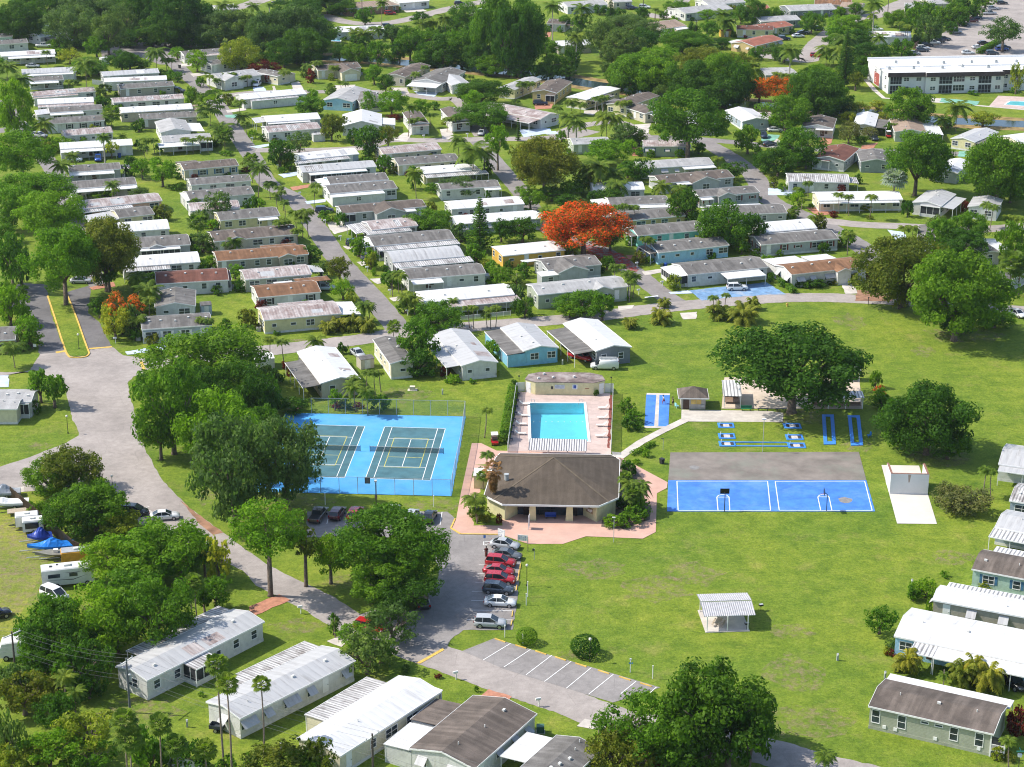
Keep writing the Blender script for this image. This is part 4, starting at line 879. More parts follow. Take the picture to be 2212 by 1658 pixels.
for i, (c, lab) in enumerate(((tc, 'green tennis court with pickleball lines, right hand one, fully in sun'), (tc + off, 'green tennis court partly under the grey green tree, left hand one'))):
    root = thing('tennis_court', lab, 'tennis court', (c.x, c.y, .052), tyaw, 'tennis courts')
    MB().box(-5.49, 5.49, -11.89, 11.89, 0, .006).build('playing_surface', TG, root)
    q = MB(); a, b = 5.485, 11.885
    rect_lines(q, [(-a, -b, a, -b), (-a, b, a, b), (-a, -b, -a, b), (a, -b, a, b), (-4.115, -b, -4.115, b), (4.115, -b, 4.115, b), (-4.115, -6.4, 4.115, -6.4), (-4.115, 6.4, 4.115, 6.4), (0, -6.4, 0, 6.4)], .11, .007); q.build('white_lines', WHITE, root)
    q = MB(); rect_lines(q, [(-3.05, -6.7, 3.05, -6.7), (-3.05, 6.7, 3.05, 6.7), (-3.05, -6.7, -3.05, 6.7), (3.05, -6.7, 3.05, 6.7), (-3.05, -2.13, 3.05, -2.13), (-3.05, 2.13, 3.05, 2.13)], .12, .011); q.build('yellow_lines', plain('yellow_court_line', (.55, .50, .12), .8), root)
    nr = thing('tennis_net', ('taut dark tennis net across the right hand court', 'dark tennis net across the left hand court')[i], 'net', (c.x, c.y, .06), tyaw, 'tennis nets')
    MB().box(-6.4, 6.4, -.01, .01, .06, .95).build('mesh', NETM, nr); MB().box(-6.4, 6.4, -.02, .02, .95, 1.02).build('tape', OFFW, nr)
    for s in (-1, 1): MB().lethe(s) if 0 else MB().lathe([(.05, 0), (.05, 1.09), (.02, 1.12)], 8, 0, (s * 6.42, 0)).build('post', POST, nr)
def chain_fence(label, pts, h, mat=CHAIN, pm=STEEL, name='chain_link_fence', gap=3.05, cat='fence', top=True):
    o = pts[0]; root = thing(name, label, cat, o)
    pan = MB(); rail = MB(); me = cached(('fpost', h, pm.name), lambda: MB().lathe([(.045, 0), (.045, h + .05)], 6).mesh('post', pm))
    for a, b in zip(pts, pts[1:]):
        a = a - o; b = b - o; L = (b - a).length; n = max(1, round(L / gap))
        pan.quad(a + Vector((0, 0, .05)), b + Vector((0, 0, .05)), b + Vector((0, 0, h)), a + Vector((0, 0, h)))
        rail.bar(a + Vector((0, 0, h)), b + Vector((0, 0, h)), .05)
        for i in range(n + 1): inst('post', me, root, a.lerp(b, i / n))
    pan.build('mesh_panel', mat, root)
    if top: rail.build('rail', pm, root)
    return root
chain_fence('tall chain link fence along the far side of the tennis courts', [g('12', 480, 258), g('12', 1805, 285)], 3)
chain_fence('tall chain link fence along the right side of the tennis courts', [g('12', 1808, 287), g('12', 1772, 560), g('12', 1686, 975)], 3, meshmat('chain_link_screen', (.30, .25, .22), .3))
chain_fence('tall chain link fence along the near side of the tennis courts', [g('12', 1684, 975), g('12', 560, 945), g('12', 100, 932)], 3)
sg = thing('notice_board', 'grey notice board hung on the tennis court fence', 'sign', g('12', 966, 955), tyaw); MB().box(-.45, .45, -.06, -.03, 1.9, 3.0).build('board', plain('grey_board', (.10, .11, .12), .5), sg)
q = MB()
for i in range(5): q.box(-.34, .34, -.066, -.061, 2.08 + i * .17, 2.13 + i * .17)
q.build('writing', plain('grey_writing', (.3, .3, .31)), sg)
# ------------------------------------------------------------------ swimming pool
PLAST_ = plain('pool_plaster', (.55, .86, .90), .6, .05, .4)
pool = thing('swimming_pool', 'rectangular bright blue swimming pool with white coping behind the clubhouse', 'swimming pool', PO, math.atan2(pe.y, pe.x))
w = PW / 2; q = MB(); q.add([(-w, 0, .06), (w, 0, .06), (w, PD, .06), (-w, PD, .06), (-w, 0, -1.3), (w, 0, -1.3), (w, PD, -2.1), (-w, PD, -2.1)], [(4, 5, 6, 7), (0, 4, 7, 3), (1, 2, 6, 5), (0, 1, 5, 4), (3, 7, 6, 2)]); q.build('basin', PLAST_, pool)
m, n, l, b = nodes('pool_water'); n.remove(b); out = n['Material Output']; tr = n.new('ShaderNodeBsdfTransparent'); tr.inputs[0].default_value = (.46, .86, .955, 1); gl = n.new('ShaderNodeBsdfGlossy'); gl.inputs['Roughness'].default_value = .04; fr = n.new('ShaderNodeFresnel'); fr.inputs[0].default_value = 1.33
bp = n.new('ShaderNodeBump'); bp.inputs['Strength'].default_value = .25; bp.inputs['Distance'].default_value = .05; l.new(noise(n, l, coords(n, l), 1.3, 3), bp.inputs['Height']); l.new(bp.outputs[0], gl.inputs['Normal']); l.new(bp.outputs[0], fr.inputs['Normal'])
mx = n.new('ShaderNodeMixShader'); l.new(fr.outputs[0], mx.inputs[0]); l.new(tr.outputs[0], mx.inputs[1]); l.new(gl.outputs[0], mx.inputs[2]); l.new(mx.outputs[0], out.inputs[0])
MB().quad((-w, 0, -.12), (w, 0, -.12), (w, PD, -.12), (-w, PD, -.12)).build('water', m, pool)
q = MB(); e = .45
q.box(-w - e, w + e, -e, 0, 0, .14); q.box(-w - e, w + e, PD, PD + e, 0, .14); q.box(-w - e, -w, 0, PD, 0, .14); q.box(w, w + e, 0, PD, 0, .14); q.build('coping', WHITE, pool)
for s in (-1, 1):
    q = MB()
    for k in (-.3, .3): q.tube([(s * (w - .3), PD + .3 + k * .5, .1), (s * (w - .3), PD + .25 + k * .5, .8), (s * (w - .8), PD - .2 + k * .5, .85), (s * (w - 1), PD - .35 + k * .5, -.1)], .03, 5)
    q.build('ladder', STEEL, pool)
q = MB()
for i in range(9): q.lathe([(.02, -.13), (.09, -.11), (.09, -.05), (.02, -.03)], 6, 0, (-w + (i + .5) * PW / 9, PD * .52))
q.build('float_line', WHITE, pool)
dk = [z5(475, 372), z5(1965, 395), z5(1975, 1400), z5(285, 1370)]
q = MB(); zz = Vector((0, 0, .05)); order = [dk[3], dk[2], dk[1], dk[0]]
for i in range(4): q.quad(order[i] + zz, order[(i + 1) % 4] + zz, pc[(i + 1) % 4] + zz, pc[i] + zz)
o = q.build('pool_deck', DECK); o['kind'] = 'structure'
FENW = plain('fence_white_metal', (.62, .63, .62), .5)
chain_fence('white slatted pool fence on the left beside the hedge', [z5(285, 1365), z5(425, 375)], 1.85, meshmat('white_slats', (.62, .63, .62), .55), FENW, 'pool_fence', 2.4)
chain_fence('white slatted pool fence on the right side of the deck', [z5(1975, 1395), z5(2010, 400)], 1.85, meshmat('white_slats', (.62, .63, .62), .55), FENW, 'pool_fence', 2.4)
chain_fence('short pale fence between hedge and pool pump building', [z5(430, 375), z5(575, 360)], 1.85, meshmat('pale_slats', (.6, .62, .6), .8), FENW, 'pool_fence', 1.6)
chain_fence('short pale fence right of the pool pump building', [z5(1860, 385), z5(2010, 385)], 1.85, meshmat('pale_slats', (.6, .62, .6), .8), FENW, 'pool_fence', 1.6)
sheet('planting_bed', [z5(1915, 1290), z5(1955, 1300), z5(2000, 430), z5(1955, 430)], plain('red_mulch', (.20, .055, .04), .95, .3, 2), .07)
hedge('boxy_hedge', 'bright lime green clipped hedge along the left pool fence', [z5(215, 1235), z5(375, 345)], 1.7, 1.5, 'L')
# loungers
LOUNGE = plain('white_lounger_plastic', (.74, .72, .66), .5)
def lounger(p, deg, lab):
    root = thing('sun_lounger', lab, 'sun lounger', (p.x, p.y, .05), R(deg), 'white sun loungers on the pool deck')
    me = cached('ls', lambda: MB().box(-.95, .35, -.32, .32, .3, .37).mesh('seat', LOUNGE)); inst('seat', me, root)
    inst('backrest', cached('lb', lambda: MB().add([(.35, -.32, .31), (.35, .32, .31), (.95, .32, .8), (.95, -.32, .8), (.35, -.32, .38), (.35, .32, .38), (.9, .32, .86), (.9, -.32, .86)], [(0, 1, 2, 3), (7, 6, 5, 4), (0, 4, 5, 1), (1, 5, 6, 2), (2, 6, 7, 3), (3, 7, 4, 0)]).mesh('backrest', LOUNGE)), root)
    lg = cached('ll', lambda: MB().box(-.03, .03, -.03, .03, 0, .31).mesh('leg', LOUNGE))
    for x in (-.8, .4):
        for y in (-.28, .28): inst('leg', lg, root, (x, y, 0))
for nm, xs in (('right', ((1845, 655), (1835, 815), (1820, 940), (1810, 1115))), ('left', ((560, 590), (540, 780), (505, 920), (490, 1075)))):
    for i, (x, y) in enumerate(xs): lounger(z5(x, y), 0 if nm == 'right' else 180, 'white lounger %s on the %s side of the pool' % (('farthest back', 'second from the back', 'third from the back', 'nearest the clubhouse')[i], nm))
CHAIR = plain('dark_chair_mesh', (.03, .035, .07), .6)
for i in range(8):
    f = (i + .5) / 8; p = z5(330, 1230).lerp(z5(470, 390), f); root = thing('patio_chair', 'dark patio chair at the left pool fence, ' + ('nearest the clubhouse', 'second from the clubhouse', 'third from the clubhouse', 'fourth from the clubhouse', 'fifth from the clubhouse', 'sixth from the clubhouse', 'seventh from the clubhouse', 'farthest from the clubhouse')[i], 'chair', (p.x, p.y, .05), R(10), 'dark chairs along the pool fence')
    inst('seat', cached('cs', lambda: MB().box(-.28, .28, -.28, .28, .38, .44).mesh('seat', CHAIR)), root); inst('backrest', cached('cb', lambda: MB().box(-.3, -.25, -.28, .28, .44, .95).mesh('backrest', CHAIR)), root)
    for x in (-.25, .25):
        for y in (-.25, .25): inst('leg', cached('cl', lambda: MB().box(-.02, .02, -.02, .02, 0, .38).mesh('leg', DARK)), root, (x, y, 0))
# pool awning
A = z5(650, 1130, 2.45); B = z5(1580, 1150, 2.45); C = z5(1545, 1335, 2.35); A.z = B.z = 0
e_, n_ = px_frame(A, B); aw = thing('pool_awning', 'white and dark striped sheet metal awning at the near end of the pool', 'awning', A, math.atan2(e_.y, e_.x)); L = (B - A).length; D = 5.0
D = -(z5(640, 1320, 2.3) - A).dot(n_)
MB().add([(0, 0, 2.45), (L, 0, 2.45), (L, -D, 2.3), (0, -D, 2.3), (0, 0, 2.4), (L, 0, 2.4), (L, -D, 2.25), (0, -D, 2.25)], [(0, 3, 2, 1), (4, 5, 6, 7), (0, 1, 5, 4), (1, 2, 6, 5), (2, 3, 7, 6), (3, 0, 4, 7)]).build('roof_sheet', plain('awning_white', (.66, .64, .62), .5, .1), aw)
q = MB(); n = int(L / .42)
for i in range(n + 1): x = L * i / n; q.add([(x - .07, .01, 2.455), (x + .07, .01, 2.455), (x + .07, -D - .01, 2.305), (x - .07, -D - .01, 2.305), (x - .07, .01, 2.49), (x + .07, .01, 2.49), (x + .07, -D - .01, 2.34), (x - .07, -D - .01, 2.34)], [(4, 7, 6, 5), (0, 1, 5, 4), (1, 2, 6, 5), (2, 3, 7, 6), (3, 0, 4, 7)])
q.build('roof_rib', plain('awning_rib_grey', (.16, .15, .16), .5), aw)
for x in (.2, L / 3, L * 2 / 3, L - .2):
    for y in (-.2, -D + .2): inst('post', cached('awp', lambda: MB().box(-.05, .05, -.05, .05, 0, 2.3).mesh('post', WHITE)), aw, (x, y, 0))
for i, x in enumerate((1.6, 4.4, 7.2)):
    root = thing('patio_table', ('left', 'middle', 'right')[i] + ' brown picnic table under the striped pool awning', 'table', A + e_ * x - n_ * (D - .9) + Vector((0, 0, .05)), math.atan2(e_.y, e_.x), 'tables under the pool awning')
    MB().box(-.8, .8, -.4, .4, .7, .76).build('table_top', plain('table_brown', (.20, .06, .045), .6), root)
    for s in (-1, 1): MB().box(s * .6 - .05, s * .6 + .05, -.3, .3, 0, .7).build('leg', DARK, root)
# pump building (chamfered)
P = [z5(738, 418), z5(1692, 432)]; e_, n_ = px_frame(*P); L = (P[1] - P[0]).length
root = thing('pool_building', 'pale yellow pool building with chamfered ends and brown stained flat roof', 'building', P[0], math.atan2(e_.y, e_.x))
loc = lambda p: ((p - P[0]).dot(e_), (p - P[0]).dot(n_))
lb, rb = loc(z5(575, 370)), loc(z5(1870, 390)); dep = 5.4
out = [(0, 0), (L, 0), rb, (rb[0] - .6, rb[1] + 2.6), (L - .8, dep), (.8, dep), (lb[0] + .6, lb[1] + 2.6), lb]
MB().extr(out, 0, 2.5).build('wall', siding('pool_building_yellow', (.66, .60, .34)), root)
ROOFP = plain('brown_stained_roof', (.21, .155, .14), .8, .35, .5, dirt=(.42, .37, .34)); MB().extr([(x + (x - L / 2) * .015, y * 1.02 - .06) for x, y in out], 2.5, 2.62).build('roof', ROOFP, root)
wv = MB()
for x, y in ((L * .14, 4), (L * .3, 2.2), (L * .66, 2.6), (L * .05, 1.6)): inst('roof_vent', VENT, root, (x, y, 2.72), .4)
MB().box(L * .33, L * .5, -.05, -.01, 1.3, 2.05).build('notice_board', plain('pale_notice', (.62, .64, .68), .5), root)
q = MB()
for i in range(4): q.box(L * .34, L * .49, -.056, -.051, 1.42 + i * .15, 1.46 + i * .15)
q.build('writing', plain('notice_writing', (.25, .27, .34)), root)
MB().box(L * .63, L * .72, -.05, -.01, 1.25, 2.15).build('notice_board', plain('white_notice', (.72, .73, .74), .5), root); MB().box(L * .65, L * .70, -.058, -.052, 1.4, 2.05).build('emblem', plain('blue_notice', (.05, .10, .36), .5), root)
MB().box(L * .27, L * .30, -.06, 0, 1.2, 1.75).build('equipment_box', DARK, root); MB().box(L * .85, L * .92, -.04, 0, 1.35, 1.45).build('life_ring_hook', plain('rust_red', (.25, .06, .03)), root)
d1 = Vector((lb[0], lb[1], 0)); dd = -d1.normalized(); window
for a_, b_, nm in ((lb, (0, 0), 0), ((L, 0), rb, 1)):
    a_ = Vector(a_ + (0,)); b_ = Vector(b_ + (0,)); m_ = a_.lerp(b_, .3 if nm == 0 else .7); door(root, (m_.x, m_.y, 0), math.atan2((b_ - a_).y, (b_ - a_).x), .95)
for lab, x, y in (('black lamp post at the left end of the pool building', 470, 360), ('black lamp post at the right end of the pool building', 1975, 385)):
    p = z5(x, y); r_ = thing('lamp_post', lab, 'lamp post', (p.x, p.y, 0), 0, 'lamp posts'); MB().lathe([(.07, 0), (.045, .5), (.04, 2.9)], 6).build('post', POST, r_); MB().lathe([(.03, 2.9), (.16, 2.95), (.14, 3.15), (.02, 3.22)], 8).build('lamp_head', POST, r_)
# ------------------------------------------------------------------ clubhouse
ze = 3.05
E8 = [z6(468, 738, ze), z6(1580, 757, ze), z6(1808, 660, ze), z6(1822, 225, ze), z6(1722, 166, ze), z6(440, 147, ze), z6(385, 205, ze), z6(255, 632, ze)]
e_, n_ = px_frame(E8[0], E8[1]); o_ = Vector((E8[0].x, E8[0].y, 0)); cl = thing('clubhouse', 'cream clubhouse with wide brown pyramid roof and recessed glass entrance', 'clubhouse', o_, math.atan2(e_.y, e_.x)); landmark('clubhouse', sum(E8, Vector()) / 8)
lc = [((p - o_).dot(e_), (p - o_).dot(n_)) for p in E8]
for zz_ in [x * .1 for x in range(30, 110)]:
    pass
ctr = ((lc[1][0] + lc[0][0]) / 2 + .2, (lc[2][1] + lc[3][1]) / 2 + .6)
best = min([x * .05 for x in range(62, 220)], key=lambda z: abs(px(o_ + e_ * ctr[0] + n_ * ctr[1] + Vector((0, 0, z)))[1] - (1240 + 200 / 4.096) / 1.3029))
q = MB(); q.add([(x, y, ze) for x, y in lc] + [(ctr[0], ctr[1], best)] + [(x, y, ze - .1) for x, y in lc], [(i, (i + 1) % 8, 8) for i in range(8)] + [tuple(range(16, 8, -1))] + [(i, i + 9, (i + 1) % 8 + 9, (i + 1) % 8) for i in range(8)])
ro = q.build('roof', shingle('clubhouse_shingle', (.118, .094, .072), (.088, .07, .053), .35), cl)
q = MB()
for i in (0, 1, 2, 3, 4, 5, 6, 7):
    a = Vector(lc[i] + (ze + .03,)); b = Vector((ctr[0], ctr[1], best + .03))
    if i in (0, 1, 3, 5): a = (a + Vector(lc[{0: 7, 1: 2, 3: 4, 5: 6}[i]] + (ze + .03,))) / 2; q.bar(a, b, .3, .05)
q.build('ridge_cap', shingle('ridge_shingle', (.155, .124, .09), (.12, .096, .068), .2), ro)
q = MB()
for i in range(8): q.bar(Vector(lc[i] + (ze - .12,)), Vector(lc[(i + 1) % 8] + (ze - .12,)), .1, .3)
q.build('fascia', WHITE, cl)
CLW = siding('clubhouse_cream', (.66, .60, .35)); ins = [(x + (ctr[0] - x) * .045, y + (ctr[1] - y) * .045) for x, y in lc]
rec = 2.4; fx0, fx1 = ins[0][0], ins[1][0]; fy = ins[0][1]
back = [(fx0 + .15, fy), (fx0 + 1.9, fy + rec), (fx1 - 2.1, fy + rec), (fx1 - .15, fy)]
MB().extr([ins[0]] + back + [ins[1]] + ins[2:], 0, ze - .2).build('wall', CLW, cl)
xa, xb = back[1][0], back[2][0]; gy = fy + rec
g_ = MB(); g_.box(xa + .1, xb - .05, gy - .08, gy - .02, .1, 2.6); g_.build('window', GLASS, cl)
q = MB()
for i in range(13): x = xa + .1 + (xb - xa - .2) * i / 12; q.box(x - .04, x + .04, gy - .12, gy - .02, .05, 2.7)
q.box(xa, xb, gy - .12, gy - .02, 1.0, 1.08); q.box(xa, xb, gy - .12, gy - .02, 2.05, 2.12); q.build('window_frame', DARK, cl)
for f in (.18, .82):
    x = xa + (xb - xa) * f; o = MB().box(x - .9, x + .9, gy - .15, gy - .1, 0, 2.15).build('door', plain('bronze_door', (.025, .022, .02), .25), cl); MB().box(x - .05, x + .05, gy - .2, gy - .15, .9, 1.3).build('handle', STEEL, o)
W6 = lambda X: ((z6(X, 920) - o_).dot(e_))
for x in (W6(812), W6(1238)):
    MB().add([(x - .62, fy + .05, 0), (x + .62, fy + .05, 0), (x + .5, fy + .05, 2.9), (x - .42, fy + .05, 2.9), (x - .62, fy + .55, 0), (x + .62, fy + .55, 0), (x + .5, fy + .55, 2.9), (x - .42, fy + .55, 2.9)], [(0, 1, 2, 3), (7, 6, 5, 4), (0, 4, 5, 1), (1, 5, 6, 2), (2, 6, 7, 3), (3, 7, 4, 0)]).build('pillar', CLW, cl)
nb = (Vector(back[2] + (0,)) + Vector(back[3] + (0,))) / 2; d = Vector(back[3] + (0,)) - Vector(back[2] + (0,)); an = math.atan2(d.y, d.x)
o = inst('notice_board', MB().box(-.85, .85, -.08, -.02, 1.1, 2.0).mesh('notice_board', plain('board_cork', (.33, .24, .14))), cl, nb, an)
q = MB()
for x, z, w_, h_ in ((-.7, 1.5, .25, .35), (-.35, 1.3, .3, .4), (.05, 1.25, .35, .5), (.5, 1.45, .25, .4)): q.box(x, x + w_, -.09, -.081, z, z + h_)
inst('notice_sheet', q.mesh('notice_sheet', WHITE), o)
q = MB()
for x, z, w_, h_ in ((xa + .5, 1.9, .3, .3), (xa + 1.0, 1.4, .25, .5), (xa + 1.9, 1.8, .25, .25), (xb - 1.2, 1.6, .25, .45)): q.box(x, x + w_, gy - .135, gy - .125, z, z + h_)
q.build('notice_sheet', WHITE, cl)
x = (z6(515, 430, 4.6) - o_); MB().lathe([(.35, 0), (.35, .9), (.42, .92), (.42, 1.05)], 12, 0).build('roof_vent', STEEL, ro).location = (x.dot(e_), x.dot(n_), 4.2)
x = (z6(180, 560) - o_).dot(e_); y = (z6(180, 560) - o_).dot(n_)
ann = MB().box(x - .6, x + 3.3, y, y + 3.2, 0, 2.3).build('service_enclosure', CLW, cl); MB().box(x - .7, x + 3.3, y - .1, y + 3.3, 2.3, 2.42).build('enclosure_cap', OFFW, ann); MB().lathe([(.42, 2.42), (.42, 2.55), (.1, 2.6)], 14, 0, (x + 1.4, y + 1.4)).build('exhaust_fan', DARK, ann)
bn = thing('bench', 'blue bench on the paving in front of the clubhouse window', 'bench', z6(1022, 905) + Vector((0, 0, .05)), math.atan2(e_.y, e_.x)); BLB = plain('bench_blue', (.02, .07, .34), .4); MB().box(-.9, .9, -.25, .25, .42, .48).build('seat', BLB, bn); MB().box(-.9, .9, .22, .28, .48, 1.0).build('backrest', BLB, bn)
for s in (-.7, .7): MB().box(s - .05, s + .05, -.22, .25, 0, .42).build('leg', DARK, bn)
def board(label, p, deg, w_, h_, z0, blue=False, lean=0):
    r_ = thing('sign_board', label, 'sign', (p.x, p.y, .05), R(deg)); MB().box(-w_ / 2, w_ / 2, -.03, .03, z0, z0 + h_).build('board', WHITE, r_); q = MB(); rr = random.Random(int(p.x * 100))
    for i in range(5):
        for j in range(4):
            if rr.random() < .7: a_ = -w_ * .42 + w_ * .21 * j; q.box(a_, a_ + w_ * rr.uniform(.08, .18), -.037, -.031, z0 + h_ * (.12 + .16 * i), z0 + h_ * (.12 + .16 * i) + .06)
    q.build('writing', plain('sign_blue_ink', (.07, .10, .32)), r_)
    for s in (-1, 1): MB().box(s * w_ / 2 - .03, s * w_ / 2 + .03, -.05, .05, 0, z0 + h_ + .03).build('leg', WHITE, r_)
board('white sign board with blue writing on the lawn edge by the parked cars', z6(700, 1185), -12, 1.55, 1.0, .35); board('white folding sign board at the left corner of the clubhouse paving', z6(455, 1130), -40, 1.3, 1.2, .3); board('narrow white board standing before the clubhouse entrance', z6(772, 1020), 80, .9, 1.9, .4)
# ------------------------------------------------------------------ sports courts to the right
def psheet(name, label, cat, s, m, z=.05, group=None):
    return sheet(name, tp(s), m, z)
OLDC = plain('old_grey_court', (.22, .19, .165), .95, .2, .3, dirt=(.20, .21, .17))
bk = thing('basketball_court', 'blue basketball court with white lines and worn grey half behind', 'basketball court', g('22', 1350, 838)); bo = bk.location
def bpoly(s, z): return [(p.x - bo.x, p.y - bo.y, z) for p in tp(s)]
MB().poly(bpoly('22 1340 1107, 32 925 1107, 850 838, 22 1350 838', .05)).build('blue_surface', BB, bk); MB().poly(bpoly('22 1350 838, 32 850 838, 785 592, 22 1368 597', .046)).build('grey_surface', OLDC, bk)
q = MB()
def bl(k, pts, closed=True):
    pts = [g(k if len(p) == 2 else p[2], p[0], p[1]) - bo for p in pts]
    for a, b in zip(pts, pts[1:] + (pts[:1] if closed else [])):
        d = (b - a).normalized(); s = Vector((-d.y, d.x, 0)) * .07; q.quad(*[(v.x, v.y, .056) for v in (a - s, b - s, b + s, a + s)])
bl('22', [(1425, 846), (2208, 846), (22, 1100, '32'), (1435, 1100)]); bl('32', [(62, 848), (835, 846), (900, 1100), (97, 1098)])
bl('22', [(1780, 1098), (1770, 984), (1785, 968), (1820, 961), (1855, 967), (1875, 983), (1882, 1098)], False); bl('22', [(1770, 984), (1875, 984)], False)
bl('32', [(455, 1098), (430, 982), (445, 967), (475, 961), (510, 967), (527, 982), (552, 1098)], False); bl('32', [(430, 982), (527, 982)], False); q.build('white_lines', WHITE, bk)
q = MB()
for k, x, y, rx, ry in (('22', 1575, 728, .9, .9), ('32', 668, 1010, 1.2, 1.2)):
    c = g(k, x, y) - bo; q.poly([(c.x + rx * math.cos(a * .5) * (1 + .15 * math.sin(a * 1.7)), c.y + ry * math.sin(a * .5) * (1 + .1 * math.cos(a * 2)), .054) for a in range(12)])
q.build('stain', plain('court_stain', (.24, .23, .22), .9), bk)
for lab, k, x, y, hb in (('basketball hoop with black backboard on the left half court', '22', 1835, 1108, 3.5), ('basketball post with backboard edge-on on the right half court', '32', 505, 1103, 3.4)):
    r_ = thing('basketball_hoop', lab, 'basketball hoop', g(k, x, y), 0 if k == '22' else R(88), 'basketball hoops'); MB().tube([(0, 0, 0), (0, 0, 2.9), (0, .5, 3.3)], .07, 6).build('post', POST, r_); MB().box(-.75, .75, .5, .56, 2.95, 3.85).build('backboard', plain('black_backboard', (.012, .012, .014), .4), r_)
    qq = MB(); n = 14
    for i in range(n): a_, b_ = 2 * math.pi * i / n, 2 * math.pi * (i + 1) / n; qq.bar((.23 * math.cos(a_), .85 + .23 * math.sin(a_), 3.05), (.23 * math.cos(b_), .85 + .23 * math.sin(b_), 3.05), .03)
    qq.build('rim', plain('hoop_orange', (.5, .09, .02)), r_)
sh = thing('shuffleboard_court', 'twin blue shuffleboard lanes with white concrete surround', 'shuffleboard court', g('22', 1145, 380)); so_ = sh.location
fp = lambda s, z: [(p.x - so_.x, p.y - so_.y, z) for p in tp(s)]
MB().poly(fp('22 1143 385, 1350 388, 1364 88, 1164 84', .05)).build('concrete_surround', CONC, sh); MB().poly(fp('22 1145 368, 1228 370, 1247 100, 1160 98', .056)).build('lane', BB, sh); MB().poly(fp('22 1264 371, 1350 373, 1363 102, 1274 101', .056)).build('lane', BB, sh)
# horseshoe pits
BF = plain('pit_blue_paint', (.055, .24, .66), .6, .1); SAND = plain('pit_sand', (.55, .50, .46), .95, .2, 2); PITD = plain('pit_dark_clay', (.06, .055, .055), .95, .3, 2)
def pad(label, a, b, ring=False):
    """a: left-near, b: right-far corners; a flat blue platform with a clay pit, sand and stake"""
    c = (a + b) / 2; w_, h_ = abs(b.x - a.x) / 2, abs(b.y - a.y) / 2; r_ = thing('horseshoe_pit', label, 'horseshoe pit', (c.x, c.y, 0), 0, 'blue horseshoe pits')
    q = MB(); t_ = .38 * h_; q.box(-w_, w_, -h_, -h_ + t_, 0, .12); q.box(-w_, w_, h_ - t_, h_, 0, .12); q.box(-w_, -w_ * .72, -h_ + t_, h_ - t_, 0, .12); q.box(w_ * .82, w_, -h_ + t_, h_ - t_, 0, .12); q.build('frame', BF, r_)
    MB().box(-w_ * .72, w_ * .82, -h_ + t_, h_ - t_, 0, .03).build('clay', PITD, r_); MB().box(-w_ * .35, w_ * .4, -h_ + t_ + .03, h_ - t_ - .03, .03, .06).build('sand', SAND, r_)
    MB().lathe([(.06, 0), (.06, .65)], 6, 0, (-w_ * .68, h_ * .5)).build('stake', WHITE, r_)
for lab, (k, x0, y0, x1, y1) in (('blue pit nearest the concrete pad on the left of the pits', ('22', 1785, 386, 1912, 344)), ('middle blue pit on the left, between two others', ('22', 1790, 480, 1920, 434)), ('blue pit at the left end of the long blue rails', ('22', 1795, 546, 1924, 502)), ('shaded blue pit nearest the banyan trunk', ('32', 142, 390, 275, 346)), ('shaded middle blue pit on the right side', ('32', 162, 490, 294, 444)), ('blue pit at the right end of the long blue rails', ('32', 178, 560, 314, 516))):
    pad(lab, g(k, x0, y0), g(k, x1, y1))
rl = thing('pit_rail', 'two long low blue rails linking the nearest horseshoe pits', 'rails', g('22', 1928, 540)); a = rl.location.copy()
for y in (509, 541):
    p, e2 = g('22', 1930, y) - a, g('32', 176, y + 4) - a; MB().bar(p + Vector((0, 0, .06)), e2 + Vector((0, 0, .06)), .3, .12).build('rail', BF, rl)
for lab, s in (('tall narrow blue court frame left of the pair', '32 482 530, 587 528, 568 272, 466 272'), ('tall narrow blue court frame right of the pair', '32 717 540, 822 536, 793 279, 688 279')):
    P4 = tp(s); r_ = thing('court_frame', lab, 'horseshoe court', P4[0], 0, 'long blue frames'); o_2 = P4[0]; q = MB(); cc = sum(P4, Vector()) / 4
    inn = [p + (cc - p) * f for p, f in zip(P4, (.12,) * 4)]
    e2 = (P4[1] - P4[0]).normalized(); w_ = (P4[1] - P4[0]).length
    inn = [P4[0] + e2 * w_ * .3 + (P4[3] - P4[0]) * .09, P4[1] - e2 * w_ * .3 + (P4[2] - P4[1]) * .09, P4[2] - e2 * w_ * .3 - (P4[2] - P4[1]) * .06, P4[3] + e2 * w_ * .3 - (P4[3] - P4[0]) * .06]
    for i in range(4):
        j = (i + 1) % 4; b4 = [P4[i] - o_2, P4[j] - o_2, inn[j] - o_2, inn[i] - o_2]; q.extr([(v.x, v.y) for v in b4], 0, .12)
    q.build('frame', BF, r_); MB().poly([(v.x - o_2.x, v.y - o_2.y, .02) for v in inn]).build('lawn_strip', GRASS, r_)
# restroom hut
A, B = z2(1078, 668), z2(1705, 675); e_, n_ = px_frame(A, B); L = (B - A).length; r_ = thing('restroom_hut', 'small grey hut with hipped brown roof and two yellow shutters', 'hut', A, math.atan2(e_.y, e_.x)); landmark('hipped roof hut', A); D = 4.2; h = 2.35
MB().box(0, L, 0, D, 0, h).build('wall', siding('hut_grey', (.40, .37, .33)), r_); z0 = h; q = MB(); o = .55
q.add([(-o, -o, z0), (L + o, -o, z0), (L + o, D + o, z0), (-o, D + o, z0), (L * .48, D / 2, z0 + 1.45), (L * .52, D / 2, z0 + 1.45), (-o, -o, z0 - .1), (L + o, -o, z0 - .1), (L + o, D + o, z0 - .1), (-o, D + o, z0 - .1)], [(0, 1, 5, 4), (1, 2, 5), (2, 3, 4, 5), (3, 0, 4), (0, 6, 7, 1), (1, 7, 8, 2), (2, 8, 9, 3), (3, 9, 6, 0), (6, 9, 8, 7)]); q.build('roof', ROOF['d'], r_)
